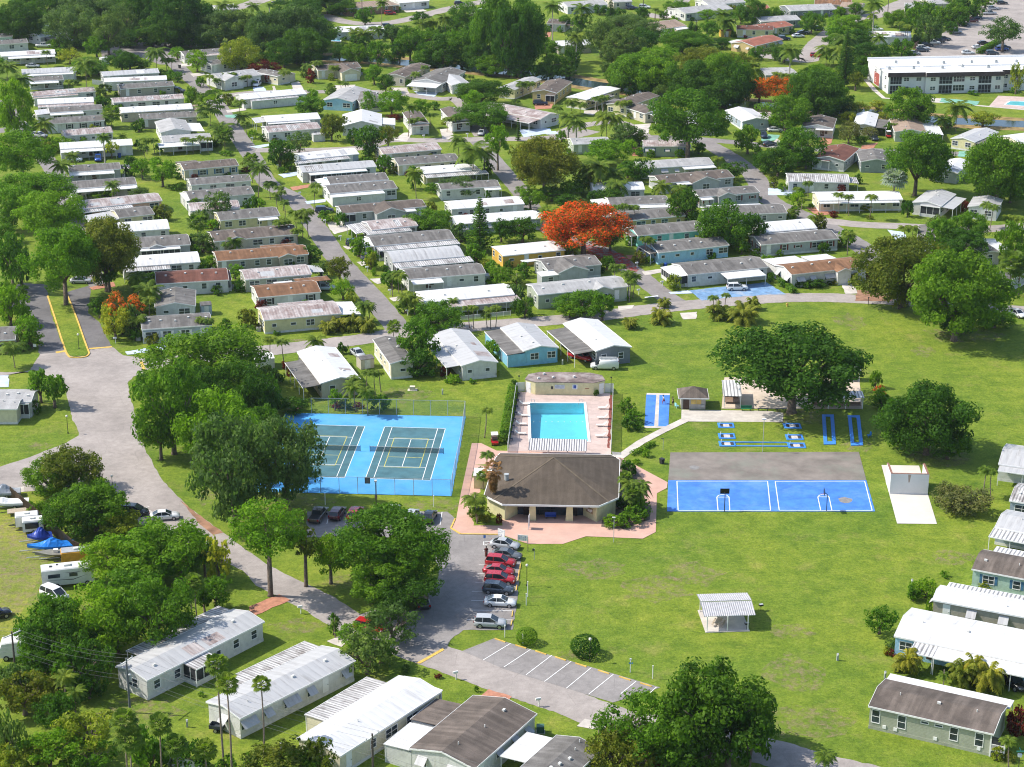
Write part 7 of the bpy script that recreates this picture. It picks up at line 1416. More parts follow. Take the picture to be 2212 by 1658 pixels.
# ------------------------------------------------------------------ trees, measured tile by tile
trees('00', '''D 170 10 330 420; D 30 80 300 240; D 430 -90 220 300; D 560 -120 110 200; Ol 640 60 390 470 1; O 760 -60 240 460; O 930 130 440 300 1.5; O 1080 40 330 300; D 1160 240 400 250;
 D 1330 -140 300 340; D 1560 -60 350 460; D 1740 30 330 260; D 1420 130 390 380; D 1640 200 390 300; O 1900 110 390 420 1; O 2080 90 380 300; D 1000 -120 60 420; M 830 310 480 200; M 1120 460 590 200; D 1050 440 600 230; D 1220 520 600 150;
 G 130 690 1180 300 2; M -30 480 660 160; G 180 1150 1500 480 3; G 300 1490 1800 600 3; M 760 500 650 300; M 850 560 640 160; Yl 600 420 540 190; Y 2080 340 590 330 1; Gl 1530 410 510 150; Gl 1700 440 600 180 1; Ms 1450 610 700 90; M 1660 750 930 140 .5; M 1530 620 700 130 .5; Ms 855 830 900 90; Ms 1180 870 925 80; Ys 1290 870 915 120; D 1200 1030 1140 110 0; Gs 1590 1010 1070 90;
 Gs 520 1180 1310 230; Gs 690 1180 1240 180; Ms 430 1200 1320 120; G 1225 1370 1520 160 1; G 1400 1370 1580 230 1.2; Ms 1350 1360 1420 120; Yl 960 1210 1340 120 1; Ms 1530 1580 1650 120; O 1200 1620 1720 180 .5; Os 640 690 740 90; D 1380 600 690 90 0; Gs 1090 1600 1660 110; Ms 1960 1300 1350 100; Ms 1870 780 830 110; Rs 2120 1450 1490 80; Gs 880 1640 1720 200''')
trees('10', '''O 330 60 450 480 1; O 120 120 480 400 1; M 520 160 400 320 1; D 420 260 540 380 1; D 240 340 560 280 1; O 640 220 360 180; D 620 -60 100 400; M 780 10 120 200; D 380 -20 160 380; M 940 60 210 150 .5; D 720 380 520 150; M 850 380 540 220; M 1050 340 560 180 .5; O 1180 220 380 200; M 1330 240 500 240; D 1240 350 520 160; M 1460 250 420 260; D 1620 300 560 320; M 1500 420 560 260; M 1780 250 540 340; D 1930 380 600 260; M 1820 30 230 280; M 2080 -40 540 420; D 2180 100 600 300; M 2050 480 640 240; G 1020 560 720 170 .5; D 1120 640 790 150 .5; M 640 760 820 90 0; R 470 605 720 90 0; R 120 640 720 80 0; R 60 530 630 260 0; Ys 650 640 700 60; D 1330 690 770 80 0; D 880 300 420 160;
 M 470 830 1000 240 .5; D 460 870 1010 160 0; Gl 970 790 960 130 1.5; Gl 1170 790 980 260 1; B 650 980 1210 200 .5; B 770 1010 1120 110 1; D 850 1120 1250 130 0; D 980 1080 1350 260 .5; B 1140 1080 1240 170 2; Gs 1430 860 1000 140; M 1540 880 950 90 0; D 1950 700 900 430 1; G 1880 780 960 200 1; M 1960 890 1100 420 1; D 1860 940 1080 180 .5; G 2090 1080 1350 200 4;
 D 200 1200 1450 230 .5; Ol 370 1140 1310 220 1; M 300 1400 1480 80 0; Ms 950 1360 1430 120; Ms 220 1440 1500 70; D 2000 1400 1520 100 0; M 1360 1440 1640 120 0; O 1760 1540 1680 340 0; Ms 1540 1580 1680 150; Rs 1200 990 1050 120; Gs 1700 1020 1090 80; Ys 1630 1030 1080 70; M 1770 630 700 90 0; Ms 1310 690 750 60; G 1400 580 640 120 0''')
trees('20', '''M 100 0 560 400 1; D 30 230 580 300 1; M 60 480 640 260 .5; M 350 460 640 210 .5; M 300 340 480 200 1; D 500 420 640 170 .5; Ol 540 240 490 170 2; M 600 120 260 160 1; Ol 770 180 470 260 1; Ol 1000 130 300 380 1; O 950 260 520 330 1; D 1090 250 480 320 1; Ol 1180 170 330 260 1; O 860 400 560 180; O 810 540 660 130; M 460 130 240 120 1; D 760 40 130 130 0;
 G 1290 390 560 330 2; M 1060 470 780 460 1.5; G 1200 500 800 360 1.5; M 950 560 740 240 1; D 1330 560 790 260 1; Bl 1650 410 700 420 2; D 1560 540 880 400 1.5; M 1800 470 850 420 1.5; D 1930 560 900 300 1; B 1980 450 660 300 1; D 1740 640 920 440 1; Q 2140 670 860 210 1; M 1500 300 420 380 1; M 1640 300 380 180 .5; D 1570 190 300 100 1; M 1700 180 320 190 1; G 1690 80 170 140 1; D 2080 0 200 240 1; M 1440 0 120 220 .5; Gl 1370 250 410 160 1; D 2180 60 160 130; M 1470 350 440 190; O 1290 730 880 140 .5; Yl 2090 640 700 80;
 M 1530 800 1260 600 4 broad round spreading tree with visible trunk behind the sage home row; O 980 1060 1260 260 .5; Ol 1100 1130 1250 160 .5; B 280 1210 1620 520 2.5 large bronze tinged tree left of the shaggy green trees; B 90 1240 1500 240 2; Yl 220 1200 1320 260 3; G 820 1210 1400 360 1; M 430 1130 1230 90 0; D 1080 1370 1560 270 .5; G 1000 1400 1530 200 .5; M 600 1500 1680 200 0; M 120 1600 1700 170 0; M 2040 1080 1320 240 .5; D 2180 1300 1500 180 0; D 1920 1400 1530 220 1; M 1450 1060 1190 60 1; Ys 1030 970 1030 80; Gs 1910 890 960 100; Y 720 1420 1640 220 1; G 500 1560 1700 200 .5; Gs 1700 330 390 90; D 2120 1270 1400 100; Rs 1460 1570 1640 60; Gs 1490 1600 1660 180''')
trees('30', '''G 690 140 330 380 1; M 580 230 440 200 1; D 760 260 420 260 1; M 380 110 270 210 1 ; D 140 390 520 230 1; M 1160 330 490 190 .5; D 900 370 560 330 .5; D 830 480 620 200 .5; D 1010 400 490 120; M 1300 10 240 180 1; M 1110 90 220 240 .5; O 1400 120 380 200 1; M 1490 60 240 180 .5; M 1620 30 200 200 .5; D 1740 -40 150 190 .5; O 1570 100 240 90 .5; O 1680 100 200 110 .5; M 1880 -60 60 180; M 1300 200 320 90; Ol 2040 160 370 320 3.5 lone spreading tree in the far parking lot; G 430 560 700 280 .5; M 340 590 900 330 1; D 450 620 990 440 1.5; M 570 720 960 280 .5; Q 90 660 880 270 2; M 160 830 1120 400 1; M 260 860 1040 200; Bl 760 620 760 110 1; M 1220 770 1080 370 1.5; D 1300 850 1060 240 1; Yl 780 880 1000 200 .5; Y 700 960 1080 150 0; Wl 700 1050 1230 180 .5; Wl 880 1100 1190 150 .5; Y 1010 960 1060 160 0; M 800 1150 1240 110 0; M 1560 1010 1110 130 0; Y 1860 960 1090 250 .5;
 M 270 1110 1430 370 .5; D 90 1270 1530 290 0; M 330 1320 1450 200 .5; M 1290 1150 1620 520 2.5 wide mid green tree behind the silver fan palm; D 1420 1240 1500 250 2; M 2000 1190 1700 560 3 huge leafy tree at the right edge above the small white house; O 2160 1300 1640 200 2; M 1900 1380 1600 280 1; D 1820 1480 1640 180 .5; Yl 2150 550 790 120 1; Gs 2110 760 810 70; Ms 1240 770 820 160; Ms 1780 790 820 90; D 780 1510 1590 80 0; Rs 290 1560 1600 60; Ms 520 450 520 60; O 60 380 500 150 1; Ys 1320 300 350 80; Ms 1030 1060 1180 60; Y 950 870 960 180 0''')
hedge('clipped_hedge', 'long clipped dark hedge in the far parking lot', [g('30', 1820, 470), g('30', 2000, 370)], 2.2, 1.6, 'M')
trees('01', '''G 410 0 370 520 3 tall bright green tree above the boulevard median tree; G 540 310 860 600 3.5 big bright green tree standing in the boulevard median; B 900 250 760 560 3 dark bronze tree shading the boulevard right of the median; D 930 480 800 340 2; M 90 -40 300 240 1; M 60 130 330 180 1; M 90 340 780 280 1; D 180 480 800 170 2; M 60 270 420 200; G 80 800 1160 280 0; M 180 980 1100 140 0; Gl 240 1070 1320 240 .5; M 60 780 1000 170 0; Q 1060 870 1090 320 1.5; M 860 920 1060 180 1; D 1230 930 1070 180 0; Y 990 980 1260 270 .5; O 1130 1000 1240 180 .5; M 1170 1180 1290 120 0; D 700 160 240 120 0; M 1320 700 800 160 0; Ol 1880 0 210 230 1.5; D 2170 40 180 110 .5; M 1690 60 150 110 .5; G 1840 240 330 110 .5; Gs 1940 260 330 90; O 1750 350 510 190 .5; M 1830 440 530 110 0; Gl 2030 620 740 130 .5; M 1990 560 640 80 0; M 2110 680 740 60 0; Ms 730 20 60 100; Os 1050 140 200 60; Ys 830 720 810 70; D 150 790 900 200; Gs 1990 400 470 60''')
trees('02', '''M 340 -120 130 200 1; M 460 -90 150 200 1.5; B 620 540 900 500 1 leafy tree with reddish tips left of the main road bend; M 430 640 950 450 0; G 760 780 980 260 0; M 820 850 1250 540 1 broad dark tree overhanging the boat yard fence; D 640 930 1300 500 .5; D 950 900 1140 250 1; Ys 1010 1080 1340 380; Ms 1230 1280 1420 200; M 320 1010 1130 180 0; Ms 310 150 270 100; G 1350 1180 1640 760 2; M 1600 1230 1480 300 1;
 M 1800 -470 120 1000 1.5 dense green tree beside the main road, topmost of the tennis trees; M 1480 -180 560 620 1.5 dense green tree beside the main road, second of the tennis trees; G 1900 60 680 640 2 light green tree between the tennis court and the road; M 1380 320 580 320 2; D 1750 -160 300 500 1; D 2060 -180 300 500 1; O 2000 280 1160 720 1.5 big grey green oak overhanging the left tennis court; G 1250 1400 1720 560 1.5; M 1560 1360 1700 440 1; G 1000 1330 1720 520 1; M 1760 1300 1600 260 2; Yl 1880 1330 1680 240 1''')
trees('12', '''O 250 290 980 580 2 spreading grey green oak covering the left court corner; Ol 90 350 900 460 2; D 80 -80 300 260 1; M 60 180 420 240 1; D 340 130 250 280 0; D 130 60 240 200; Rs 690 155 215 110; Rs 880 165 215 100; Os 780 130 220 110; Gl 680 50 190 110 1; Gl 100 1000 1500 640 7 tall open tree with pale bare trunk left of the parking lot; B 420 1250 1500 240 5; M 1160 1070 1640 860 4 large round bright tree beside the car park entrance; G 640 1290 1640 330 2; G 1350 1230 1700 520 3; M 900 1230 1640 400 3; M 1080 1500 1880 560 2.5; Ms 1930 730 840 110; Gs 1930 770 830 80; Ms 1870 1070 1150 90; Bs 1960 1070 1200 170; Rs 2100 1130 1220 60; Ms 1080 100 250 160''')
trees('22', '''D 20 -40 60 60 0; M 1000 130 270 150 0; M 1050 230 340 150 0; Ds 1040 280 410 150; D 1010 680 800 130 0; M 990 660 760 120 0; Ds 960 980 1080 140; G 870 1130 1250 180 0; M 1010 1110 1240 200 0; M 1130 1010 1170 150 0; Ds 1090 980 1100 180; M 1040 1050 1180 160 0; Ds 725 50 110 45; Gs 1150 560 640 90; Gs 1075 650 700 70''')
hedge('low_hedge', 'low dark hedge along the concrete path beside the clubhouse', [g('22', 1035, 625), g('22', 1225, 530)], 1.0, .7, 'M')
trees('32', '''D 225 -500 165 1160 3.4 huge spreading banyan tree over the bocce courts; D 1390 10 600 740 1.0 dense round dark tree on the lawn right of the blue frames; M 1180 330 560 330 .5; D 1560 380 640 340 .6; Q 970 20 130 120 0; M 990 90 220 170 0; D 990 130 220 110 0; G 980 40 160 130 0; Wl 1550 850 1060 280 0 ; Wl 1710 870 1140 440 0 pale wispy bush right of the handball wall; W 1620 930 1130 300 0''')
trees('31', '''M 930 1550 1700 100 0; B 1180 410 960 760 1.5 wide bronze tinged tree beside the tan brown roofed house; M 1640 540 1230 820 2 huge green tree on the far right edge of the lawn; M 1500 220 500 280 1; M 1730 180 460 330 1; D 1680 330 580 400 1; O 1480 200 360 200 1.5; D 1850 690 1000 340 1; M 2120 250 600 280 1; M 1960 1010 1190 320 0; D 1640 1000 1220 360 .5; B 1140 770 1000 260 .5; D 2150 600 700 200; Ys 840 105 165 130; Ms 270 -30 35 90; Bs 880 205 240 60; Rs 570 170 225 80; Ms 1000 100 150 60; D 1210 80 220 100 0; Ms 1060 85 150 80; Ds 260 750 830 90; Ds 400 760 820 180; Ds 530 760 800 80; Ys 580 770 810 60; Bs 470 780 815 40; M 2100 -60 60 300 1; D 1920 -60 60 240 1; Rs 1700 80 180 70; Ds 30 700 790 60; Ys 210 150 230 120; Ms 210 20 70 120''')
hedge('clipped_hedge', 'clipped hedge along the side of the tan brown roofed house', [g('31', 225, 885), g('31', 80, 745)], 1.3, 1.2, 'M')
trees('21', '''P 620 110 500 680 2.5 big orange flame tree covered in blossom above the red petals; D 90 220 430 290 .5; M 850 330 480 250 1; M 160 -20 130 220 1; D 480 20 120 240 0; O 560 40 130 140 0; D 740 -20 100 170; D 870 -30 120 240 .5; D 1500 -20 280 270 .5; M 1830 90 450 420 1.5 leafy round tree right of the turquoise home; D 2090 190 440 220 1; M 380 290 360 80 1; M 600 860 1070 420 .5 leafy green tree before the sage grey home; G 500 950 1080 220 .5; M 780 880 1080 180 1; D 110 900 1090 190 0; Os 280 515 570 170; Gs 1180 560 620 80; Ys 1400 720 850 130; Ms 2130 490 560 120; Gs 1000 900 940 60; M 40 690 790 130 0; Ms 1020 380 470 90; G 1880 250 440 330 1; Rs 1040 370 430 60; D 340 -40 60 260; Ys 820 150 200 60''')
hedge('yellow_hedge', 'bright yellow hedge at the screened porch of the white home', [g('21', 1345, 745), g('21', 1470, 830)], 1.1, .9, 'Y')
trees('11', '''M 1500 150 340 370 .5 dark leafy tree covering the rusty corrugated home's right end; D 1400 200 350 200 0; M 1560 950 1210 430 .5 leafy green tree at the near end of the long street; D 1490 1060 1190 250 0; B 720 560 760 210 1 small bronze tree beside the long street; Gl 750 750 920 200 .5; Y 830 870 960 90 .5; D 470 470 620 190 0; G 30 60 150 90 .5; M 2110 640 800 200 .5; Y 1980 580 670 90 0; Ms 730 180 300 110; Gs 840 320 400 60; Ys 875 380 410 60; Gs 890 490 560 90; Y 990 520 660 80 .5; Gs 1020 660 730 50; M 600 110 150 80 .5; G 1120 170 240 90 .5; M 1400 1110 1480 330 .5 dark tree between the cream gabled and pale grey gabled houses; D 1420 1350 1600 300 0; Ms 1500 1480 1600 150; Rs 1640 1510 1600 110; Rs 1790 1490 1560 70; Rs 1880 1500 1590 60; Rs 1980 1520 1600 120; Gs 2030 1290 1450 150; D 750 1300 1400 80 0; Gs 1700 1590 1650 150; Os 90 1500 1680 180; Ms 180 1530 1660 120; D 2120 240 420 200 .5; Ms 1390 230 340 140; Rs 250 1460 1540 60; Rs 290 1540 1600 60; Ys 2080 1540 1600 50; Gs 1870 1610 1660 60; D 2000 0 110 60''')
trees('03', '''M 1340 20 580 620 1.5 bright green tree above the rust patched trailer; G 850 80 620 640 1.5; M 420 180 720 560 1 ; D 480 300 800 560 .5; D 700 500 1000 500 .5; G 1000 280 640 420 1; D 330 620 1000 520 .5; D 760 760 1080 320 0; M 1080 -60 320 500 1; M 560 650 900 360; B 200 820 1180 460 1 olive green tree at the left edge below the camper; B 340 850 1100 360 1; O 100 760 1060 300 1; Y 760 1160 1520 500 1.5 yellow green tree at the bottom left; G 420 1330 1720 520 1; Y 330 1390 1700 380 1; M 780 1430 1720 420 .5; Ol 60 1180 1700 260 1; D 520 1000 1360 380 .5; M 1300 1290 1700 300 0; M 1480 1390 1660 300 0; D 1700 1430 1700 260 0; M 1960 1570 1760 200 0; Y 60 1460 1760 320; M 1860 0 260 300 1; D 1760 60 280 160; M 2160 1540 1700 160; Gs 1740 1000 1050 50''')
trees('13', '''Ol 1180 220 570 450 .8 feathery olive tree where the two roads meet; Gl 860 410 600 330 .5; Ol 960 450 860 460 .3 pink flowered straggly bush between trailer and road; M 1080 520 720 260; M 670 340 500 110 .3; B 220 1430 1760 560 1.5 leafy tree top at the bottom edge; B 560 1420 1700 260 2; M 380 1480 1760 400; Ms 1905 955 1010 40; Rs 1570 845 895 60; Os 1290 770 850 90; Os 830 640 780 140; D 1010 -40 200 340; D 1250 0 260 560 2; D 1150 100 240 380 2''')
trees('23', '''Mos 128 445 605 185 round clipped small bush ; Dos 632 505 715 260 round clipped dark bush; D 1750 770 1560 940 1.5 huge dark dense tree at the bottom of the lawn; M 1180 1000 1620 760 1 mid green tree left of the huge dark tree; D 1560 950 1580 560 1; B 900 1290 1720 480 .5; M 1380 1250 1600 420; D 1880 1050 1620 560 1; M 2000 1000 1400 460 1.5; D 1500 1300 1760 560 0; B 1100 1450 1720 300; D 2060 1200 1640 300 1; Rs 1280 1540 1680 200''')
trees('33', '''M 970 265 490 280 .6 small round tree alone left of the pale blue home; G 1360 20 210 260 0; M 1260 80 220 120 0; Gs 1390 220 310 60; Ys 1890 45 110 180; R 2160 1150 1400 190 0; Y 1985 1480 1600 110 0; Bs 2080 1520 1610 120; Os 1060 560 650 90; Ys 1020 620 690 60; Rs 1060 640 700 90; D -60 1010 1400 260 1''')
trees('32', '''Rs 2050 780 840 60; Rs 2190 810 850 60; Gs 1530 1620 1680 80''')
# undergrowth along the canal and behind the far homes
trees('00', '''D 60 240 330 200 0; D 300 260 350 160 0; M 520 330 430 180 0; D 720 330 420 200 0; D 1120 330 400 200 0; D 1320 320 400 200 0; D 1560 310 390 240 0; M 1780 330 420 160 0; D 1000 240 360 200 0; D 620 -20 110 200 .5; D 240 -60 90 260 1; D 1180 -60 160 300 1''')
trees('10', '''D 60 450 540 160 0; M 200 480 560 160 0; D 350 490 560 150 0; M 480 480 560 140 0; D 800 440 530 150 0; D 920 440 530 140 0; D 1400 480 570 140 0; D 1540 500 580 160 0; D 1660 500 590 160 0; D 1780 500 600 160 0; D 2000 560 660 140 0; M 1180 440 540 120 0; M 560 260 400 150 0; D 1420 100 220 160 .5; M 1560 230 380 180 .5; D 1700 160 320 200 .5; D 1900 200 400 240 1; M 2040 60 300 260 1''')
trees('20', '''D 60 560 680 180 0; D 200 560 690 180 0; M 330 560 680 160 0; D 470 560 680 180 0; D 900 640 800 180 0; D 1050 660 830 180 0; D 1200 680 840 180 0; D 1400 720 880 200 0; D 1550 760 920 200 0; D 1700 780 930 200 0; D 1860 780 940 180 0; M 1300 480 640 220 .5; D 1120 60 180 140 .5; M 240 300 440 180 .5; D 900 60 200 160 .5; M 1600 300 420 160 0; D 1820 330 430 140 0; M 2120 400 520 140 0; M 1980 60 200 150 .5''')
trees('30', '''D 300 820 1000 240 0; D 500 860 1020 240 0; D 640 860 1000 200 0; D 760 560 700 180 0; D 880 560 680 140 0; M 680 540 680 160 0; M 1220 440 500 100 0; D 1340 300 400 120 0; D 1420 260 370 130 0; D 1580 180 300 120 0; D 1680 120 230 120 0; M 1800 40 160 130 0; D 1180 160 320 140 .5; M 40 60 170 130 .5; M 620 60 180 120 .5; M 760 20 130 120 .5; D 1240 40 180 140 .5; M 1400 20 160 160 .5; M 1600 -40 80 160 .5''')
# garden plants at the ends of the homes
def plants():
    r = random.Random(12); n = 0
    for nick, O, ex, L, w, faces in HOMES:
        ey = Vector((-ex.y, ex.x, 0))
        for nm, pos, ok in (('left end', O - ex * 1.1 + ey * w * r.uniform(.1, .5), 'L' not in faces), ('right end', O + ex * (L + 1.1) + ey * w * r.uniform(.1, .5), 'R' not in faces), ('front left corner', O + ex * L * r.uniform(.05, .25) - ey * .9, 'F' not in faces), ('front right corner', O + ex * L * r.uniform(.7, .95) - ey * .9, 'F' not in faces)):
            if not ok or r.random() < .25: continue
            kd = r.choice('MGDYDMGBR'); a = r.uniform(.7, 1.35); b = a * r.uniform(.7, 1.0); n += 1
            tree_at('%s garden plant at the %s of the %s' % (FOL[kd][0], nm, nick), kd, pos, a, b, b * .9, 'dome', n % 3, 'plant', 'garden_plant')
plants()
def yard_bushes():
    r = random.Random(31); n = 0
    for nick, O, ex, L, w, faces in HOMES:
        ey = Vector((-ex.y, ex.x, 0))
        for nm, pos in (('beyond the left end of', O - ex * r.uniform(2.6, 4.2) + ey * w * r.uniform(.2, .9)), ('beyond the right end of', O + ex * (L + r.uniform(2.4, 4)) + ey * w * r.uniform(.2, .9))):
            if r.random() < .42: continue
            kd = r.choice('MGDMOB'); a = r.uniform(1.3, 2.2); b = a * r.uniform(.75, 1.15); n += 1
            tree_at('%s rounded yard bush %s the %s' % (FOL[kd][0], nm, nick), kd, pos, a, b, b * 1.05, 'dome', n % 3, 'bush')
yard_bushes()
# conifers
def pine(label, k, x, yb, yt, wd):
    p = g(k, x, yb); s = scl(p); yy = t(k, x, yt)[1]; h = min([z * .1 for z in range(20, 300)], key=lambda z: abs(px(p + Vector((0, 0, z)))[1] - yy)); a = wd / 8 / s
    r_ = thing('pine_tree', label, 'tree', p, x); inst('crown', conifer(int(x), a, h).mesh('crown', FOL['D' if 'dark' in label else 'M'][1]), r_); MB().tube([(0, 0, 0), (0, 0, h * .95)], [.22, .03], 6).build('trunk', BARK, r_)
pine('tall tiered norfolk pine between long white home and bright yellow home', '11', 1935, 520, 35, 290); pine('tall dark pine beside the far flame tree', '30', 660, 760, 230, 230); pine('dark columnar pine behind the dark tree wall at top', '20', 850, 240, -60, 120); pine('thin dark cypress beside the white carport of the rust streaked home', '20', 52, 1220, 1010, 50); pine('dark bushy pine at the far upper left edge', '00', 160, 340, 60, 170)
pine('dense dark pine right of the grey roofs row', '21', 1530, 280, -60, 190)
# palms
palms('00', '''c 740 540 200 11 tall shaggy coconut palm behind the second column; q 1345 440 180 7; s 1430 515 90 4; s 1480 520 80 4; c 60 570 170 6; c 185 680 170 7; s 395 450 80 5; s 1690 440 70 4.5; f 1810 920 240 6 bushy fan palm on the corner by the long street; c 1910 1100 200 5; s 1945 640 80 4; s 2010 640 80 4; s 2085 670 70 3.5; s 2140 660 70 3.5; s 1810 660 80 4; s 1870 690 80 3.5; s 1600 1200 80 4; s 1660 1210 80 4; s 1730 1190 80 4; s 1800 1200 80 4; s 1260 1210 100 4; s 1320 1210 90 4; r 890 1180 120 8 royal palm before the white flat roofed home; c 1050 1170 90 3; f 960 990 160 4; c 380 1060 160 7 shaggy palm left of the black shuttered home; c 620 1340 120 5; c 520 1420 160 6; s 2070 880 110 4; c 2090 1000 120 3; s 2120 1060 80 3.5; f 2170 1390 140 6; c 2190 50 120 6; s 2020 50 80 5; c 1920 40 130 6; s 1240 1270 90 3.5; c 860 780 90 3; s 590 700 70 3; f 1940 1170 150 4; c 970 1590 120 5; s 1000 1640 70 4''')
palms('10', '''s 245 620 100 4; s 440 570 100 4; s 530 540 100 5; s 675 580 90 4; s 730 710 70 3; s 770 720 70 3; c 1330 920 110 9 tall coconut palm before the narrow white cottage; s 1355 1040 90 4; s 1420 1030 90 4; s 1500 990 80 4; s 1650 1030 80 4; s 1720 1020 90 4; c 1090 20 100 9; c 1530 190 150 8; c 1630 150 140 10; c 1440 200 130 8; c 930 290 170 5; c 850 270 120 5; q 1750 1200 150 5; r 1870 1290 260 8 large feathery royal palm by the bend; r 1970 1320 180 6; c 30 1440 180 8 tall palm by the long street near the blue grey home; s 120 1590 120 4; s 200 1620 90 4; c 1370 1490 140 7; s 1380 640 90 4; s 280 60 120 6; r 115 40 60 9; c 1060 250 110 6; s 1000 240 70 5; s 510 1600 100 3; s 1460 580 70 4; f 650 770 90 3; s 1850 660 70 3''')
palms('20', '''r 350 50 160 15 tall royal palm with pale trunk at the top; r 600 70 170 9 ; r 560 310 140 12 shaggy tall palm beside the dark tree wall; s 90 720 110 4.5; s 150 720 100 4.5; s 740 850 100 4.5; s 800 840 90 4.5; s 940 890 100 4.5; s 1000 880 90 4.5; s 510 880 130 4; s 590 900 110 3.5; r 490 1010 190 7 ; r 560 1050 170 6.5; q 820 1000 200 7; q 890 1010 160 7; s 390 930 100 3; c 1820 120 170 7; c 1850 180 160 6; c 2090 600 170 6; c 760 1430 260 8 shaggy green palm right of the bronze tree; c 880 1500 200 6; c 640 1440 160 7; s 1780 1370 110 3.5; s 1270 100 60 4; s 1240 80 60 4; s 30 870 80 2.5; c 2080 560 120 7; q 900 1590 200 5; c 1300 1600 160 4; s 1450 1620 130 4; s 1240 80 50 4''')
palms('30', '''r 200 430 190 11 tall royal palm with thin trunk by the pale flat roof; r 920 30 160 15 tall royal palm at the top beside the long street; r 900 130 100 9; q 660 330 210 8; q 640 420 180 7; q 510 420 190 6; s 1140 200 90 7; s 1190 220 80 7; s 1210 230 80 7; c 960 320 130 6; c 1640 920 220 7.5 leaning coconut palm at the edge of the pool lawn; m 1095 1560 190 6 silver blue fan palm on the corner garden; s 345 1580 90 4; s 250 1630 70 3; c 1080 1080 80 3; s 80 640 100 3; s 150 650 90 3; c 1500 1030 140 4; s 1260 1000 90 4''')
palms('01', '''c 1280 840 230 5 young coconut palm beside the sparse flame tree; q 1190 730 180 5; s 1180 1080 170 4.5; f 1700 270 170 4.5; s 1730 1100 90 4; s 1800 1110 100 4; s 110 1330 200 4.5; s 660 190 90 3; c 2030 420 120 3; s 1950 450 80 2.5; s 1290 930 120 5''')
palms('11', '''s 175 20 80 4.5; s 220 0 80 5; s 245 90 90 5; s 200 260 110 5; s 250 250 100 5; s 340 180 130 6; s 430 170 140 6.5 ; s 400 230 130 5; s 505 0 60 6; s 1180 730 120 4.5; s 1250 720 120 5; s 1220 700 110 5; q 1300 900 160 4; q 1370 930 130 3.5; s 1880 1000 90 4.5; s 1830 1000 90 4.5; s 2020 1010 100 4.5; s 2080 1000 90 4.5; f 1190 1170 120 4; s 120 1270 110 5; s 220 1290 110 5; c 520 1280 160 3.5; q 930 970 140 4; q 980 980 110 4; a 620 1140 160 4; a 720 1120 150 4; a 960 1120 180 4.5; a 840 1100 150 5; s 960 1560 100 4.5; s 1020 1560 100 4.5; s 1060 1560 90 4; a 400 1160 10 1; q 850 1610 130 4; c 1700 940 90 3; s 1990 1060 90 3; s 350 330 100 4''')
palms('21', '''s 840 140 90 5.5; s 910 130 90 6; s 975 120 90 6; s 1060 130 90 5.5; s 1150 400 100 5.5; s 1195 420 100 5; c 305 160 150 5; s 890 640 100 4; s 940 640 90 4; s 1000 700 120 6; s 1060 730 110 5; s 1030 760 100 5; a 1020 1110 140 3.5; a 1290 1050 190 4.5 ; a 1320 940 130 3; a 1780 1000 200 5; a 2000 1020 260 5.5; a 2080 940 140 4; s 1740 910 90 5; s 40 730 110 2.5; s 530 470 120 3.5; s 1850 890 80 5''')
palms('31', '''s 615 20 90 5; s 695 40 90 5; s 895 40 100 6; s 405 230 130 3; s 700 365 120 5; s 1180 310 110 4; s 1250 310 110 4; s 1890 110 110 6; s 1950 130 110 6; f 2110 620 220 7.5; f 2180 680 180 6; s 2080 220 120 3; f 230 170 90 2.5; s 300 60 60 3; s 2160 230 100 3''')
palms('12', '''c 840 20 190 5; c 950 60 150 5; s 1990 225 110 5.5 small lone palm on the lawn between tennis court and pool hedge; s 2000 610 130 5; x 2050 720 200 8 dead brown fan palm at the clubhouse corner; s 1890 990 220 4.5; f 1960 800 120 2.5; s 1920 1090 120 2.5''')
palms('22', '''q 1030 860 180 4.5; q 1130 870 150 4.5; f 980 820 140 4.5; q 1100 930 160 4; f 1040 960 160 3.5''')
palms('32', '''s 1890 740 150 5; s 1930 750 120 5''')
palms('03', '''f 1870 770 215 15 very tall slim fan palm in front of the trailers, left of pair; f 1960 940 215 14 very tall slim fan palm in front of the trailers, right of pair; f 1070 1270 260 11; f 1380 1290 215 9; f 1120 1420 250 9; f 1520 1470 230 8; f 1770 1510 210 7; c 560 870 200 6; c 650 1000 170 5; f 1680 60 180 7; f 1640 130 120 6''')
palms('13', '''v 45 940 165 11 tall slim fan palm before the stained white trailer; s 1000 270 60 3; q 680 400 70 2.5''')
palms('33', '''a 1210 700 240 5; a 1690 800 260 5.5; a 1920 830 280 6; a 1800 760 240 6; s 495 1560 190 3.5 small feather palm beside the road at the bottom; s 2080 1420 160 4; q 1520 850 90 2.5''')
palms('23', '''f 750 1280 60 4''')
# ------------------------------------------------------------------ vehicles, people, boat yard
ROW = [('silver', 'sedan', '12', 2150, 1418, -16, 'silver sedan at the head of the parked row by the white sign'), ('grey', 'sedan', '12', 2165, 1508, -13, 'dark blue grey sedan second in the parked row'), ('red', 'suv', '12', 2115, 1572, -12, 'red hatchback third in the parked row'), ('red', 'sedan', '12', 2098, 1645, -12, 'red sedan fourth in the parked row with light rear window'), ('red', 'suv', '13', 2110, 62, -10, 'bright red hatchback fifth in the parked row, just above the slate one'), ('slate', 'suv', '13', 2095, 148, -10, 'slate hatchback sixth in the parked row'), ('white', 'sedan', '13', 2110, 258, -6, 'white sedan seventh in the parked row'), ('silver', 'suv', '13', 2025, 440, -6, 'silver hatchback nearest the grass corner')]
for c_, ty, k, x, y, dg, lab in ROW: car(ty, c_, g(k, x, y), dg, lab, 'cars parked in the row by the lawn')
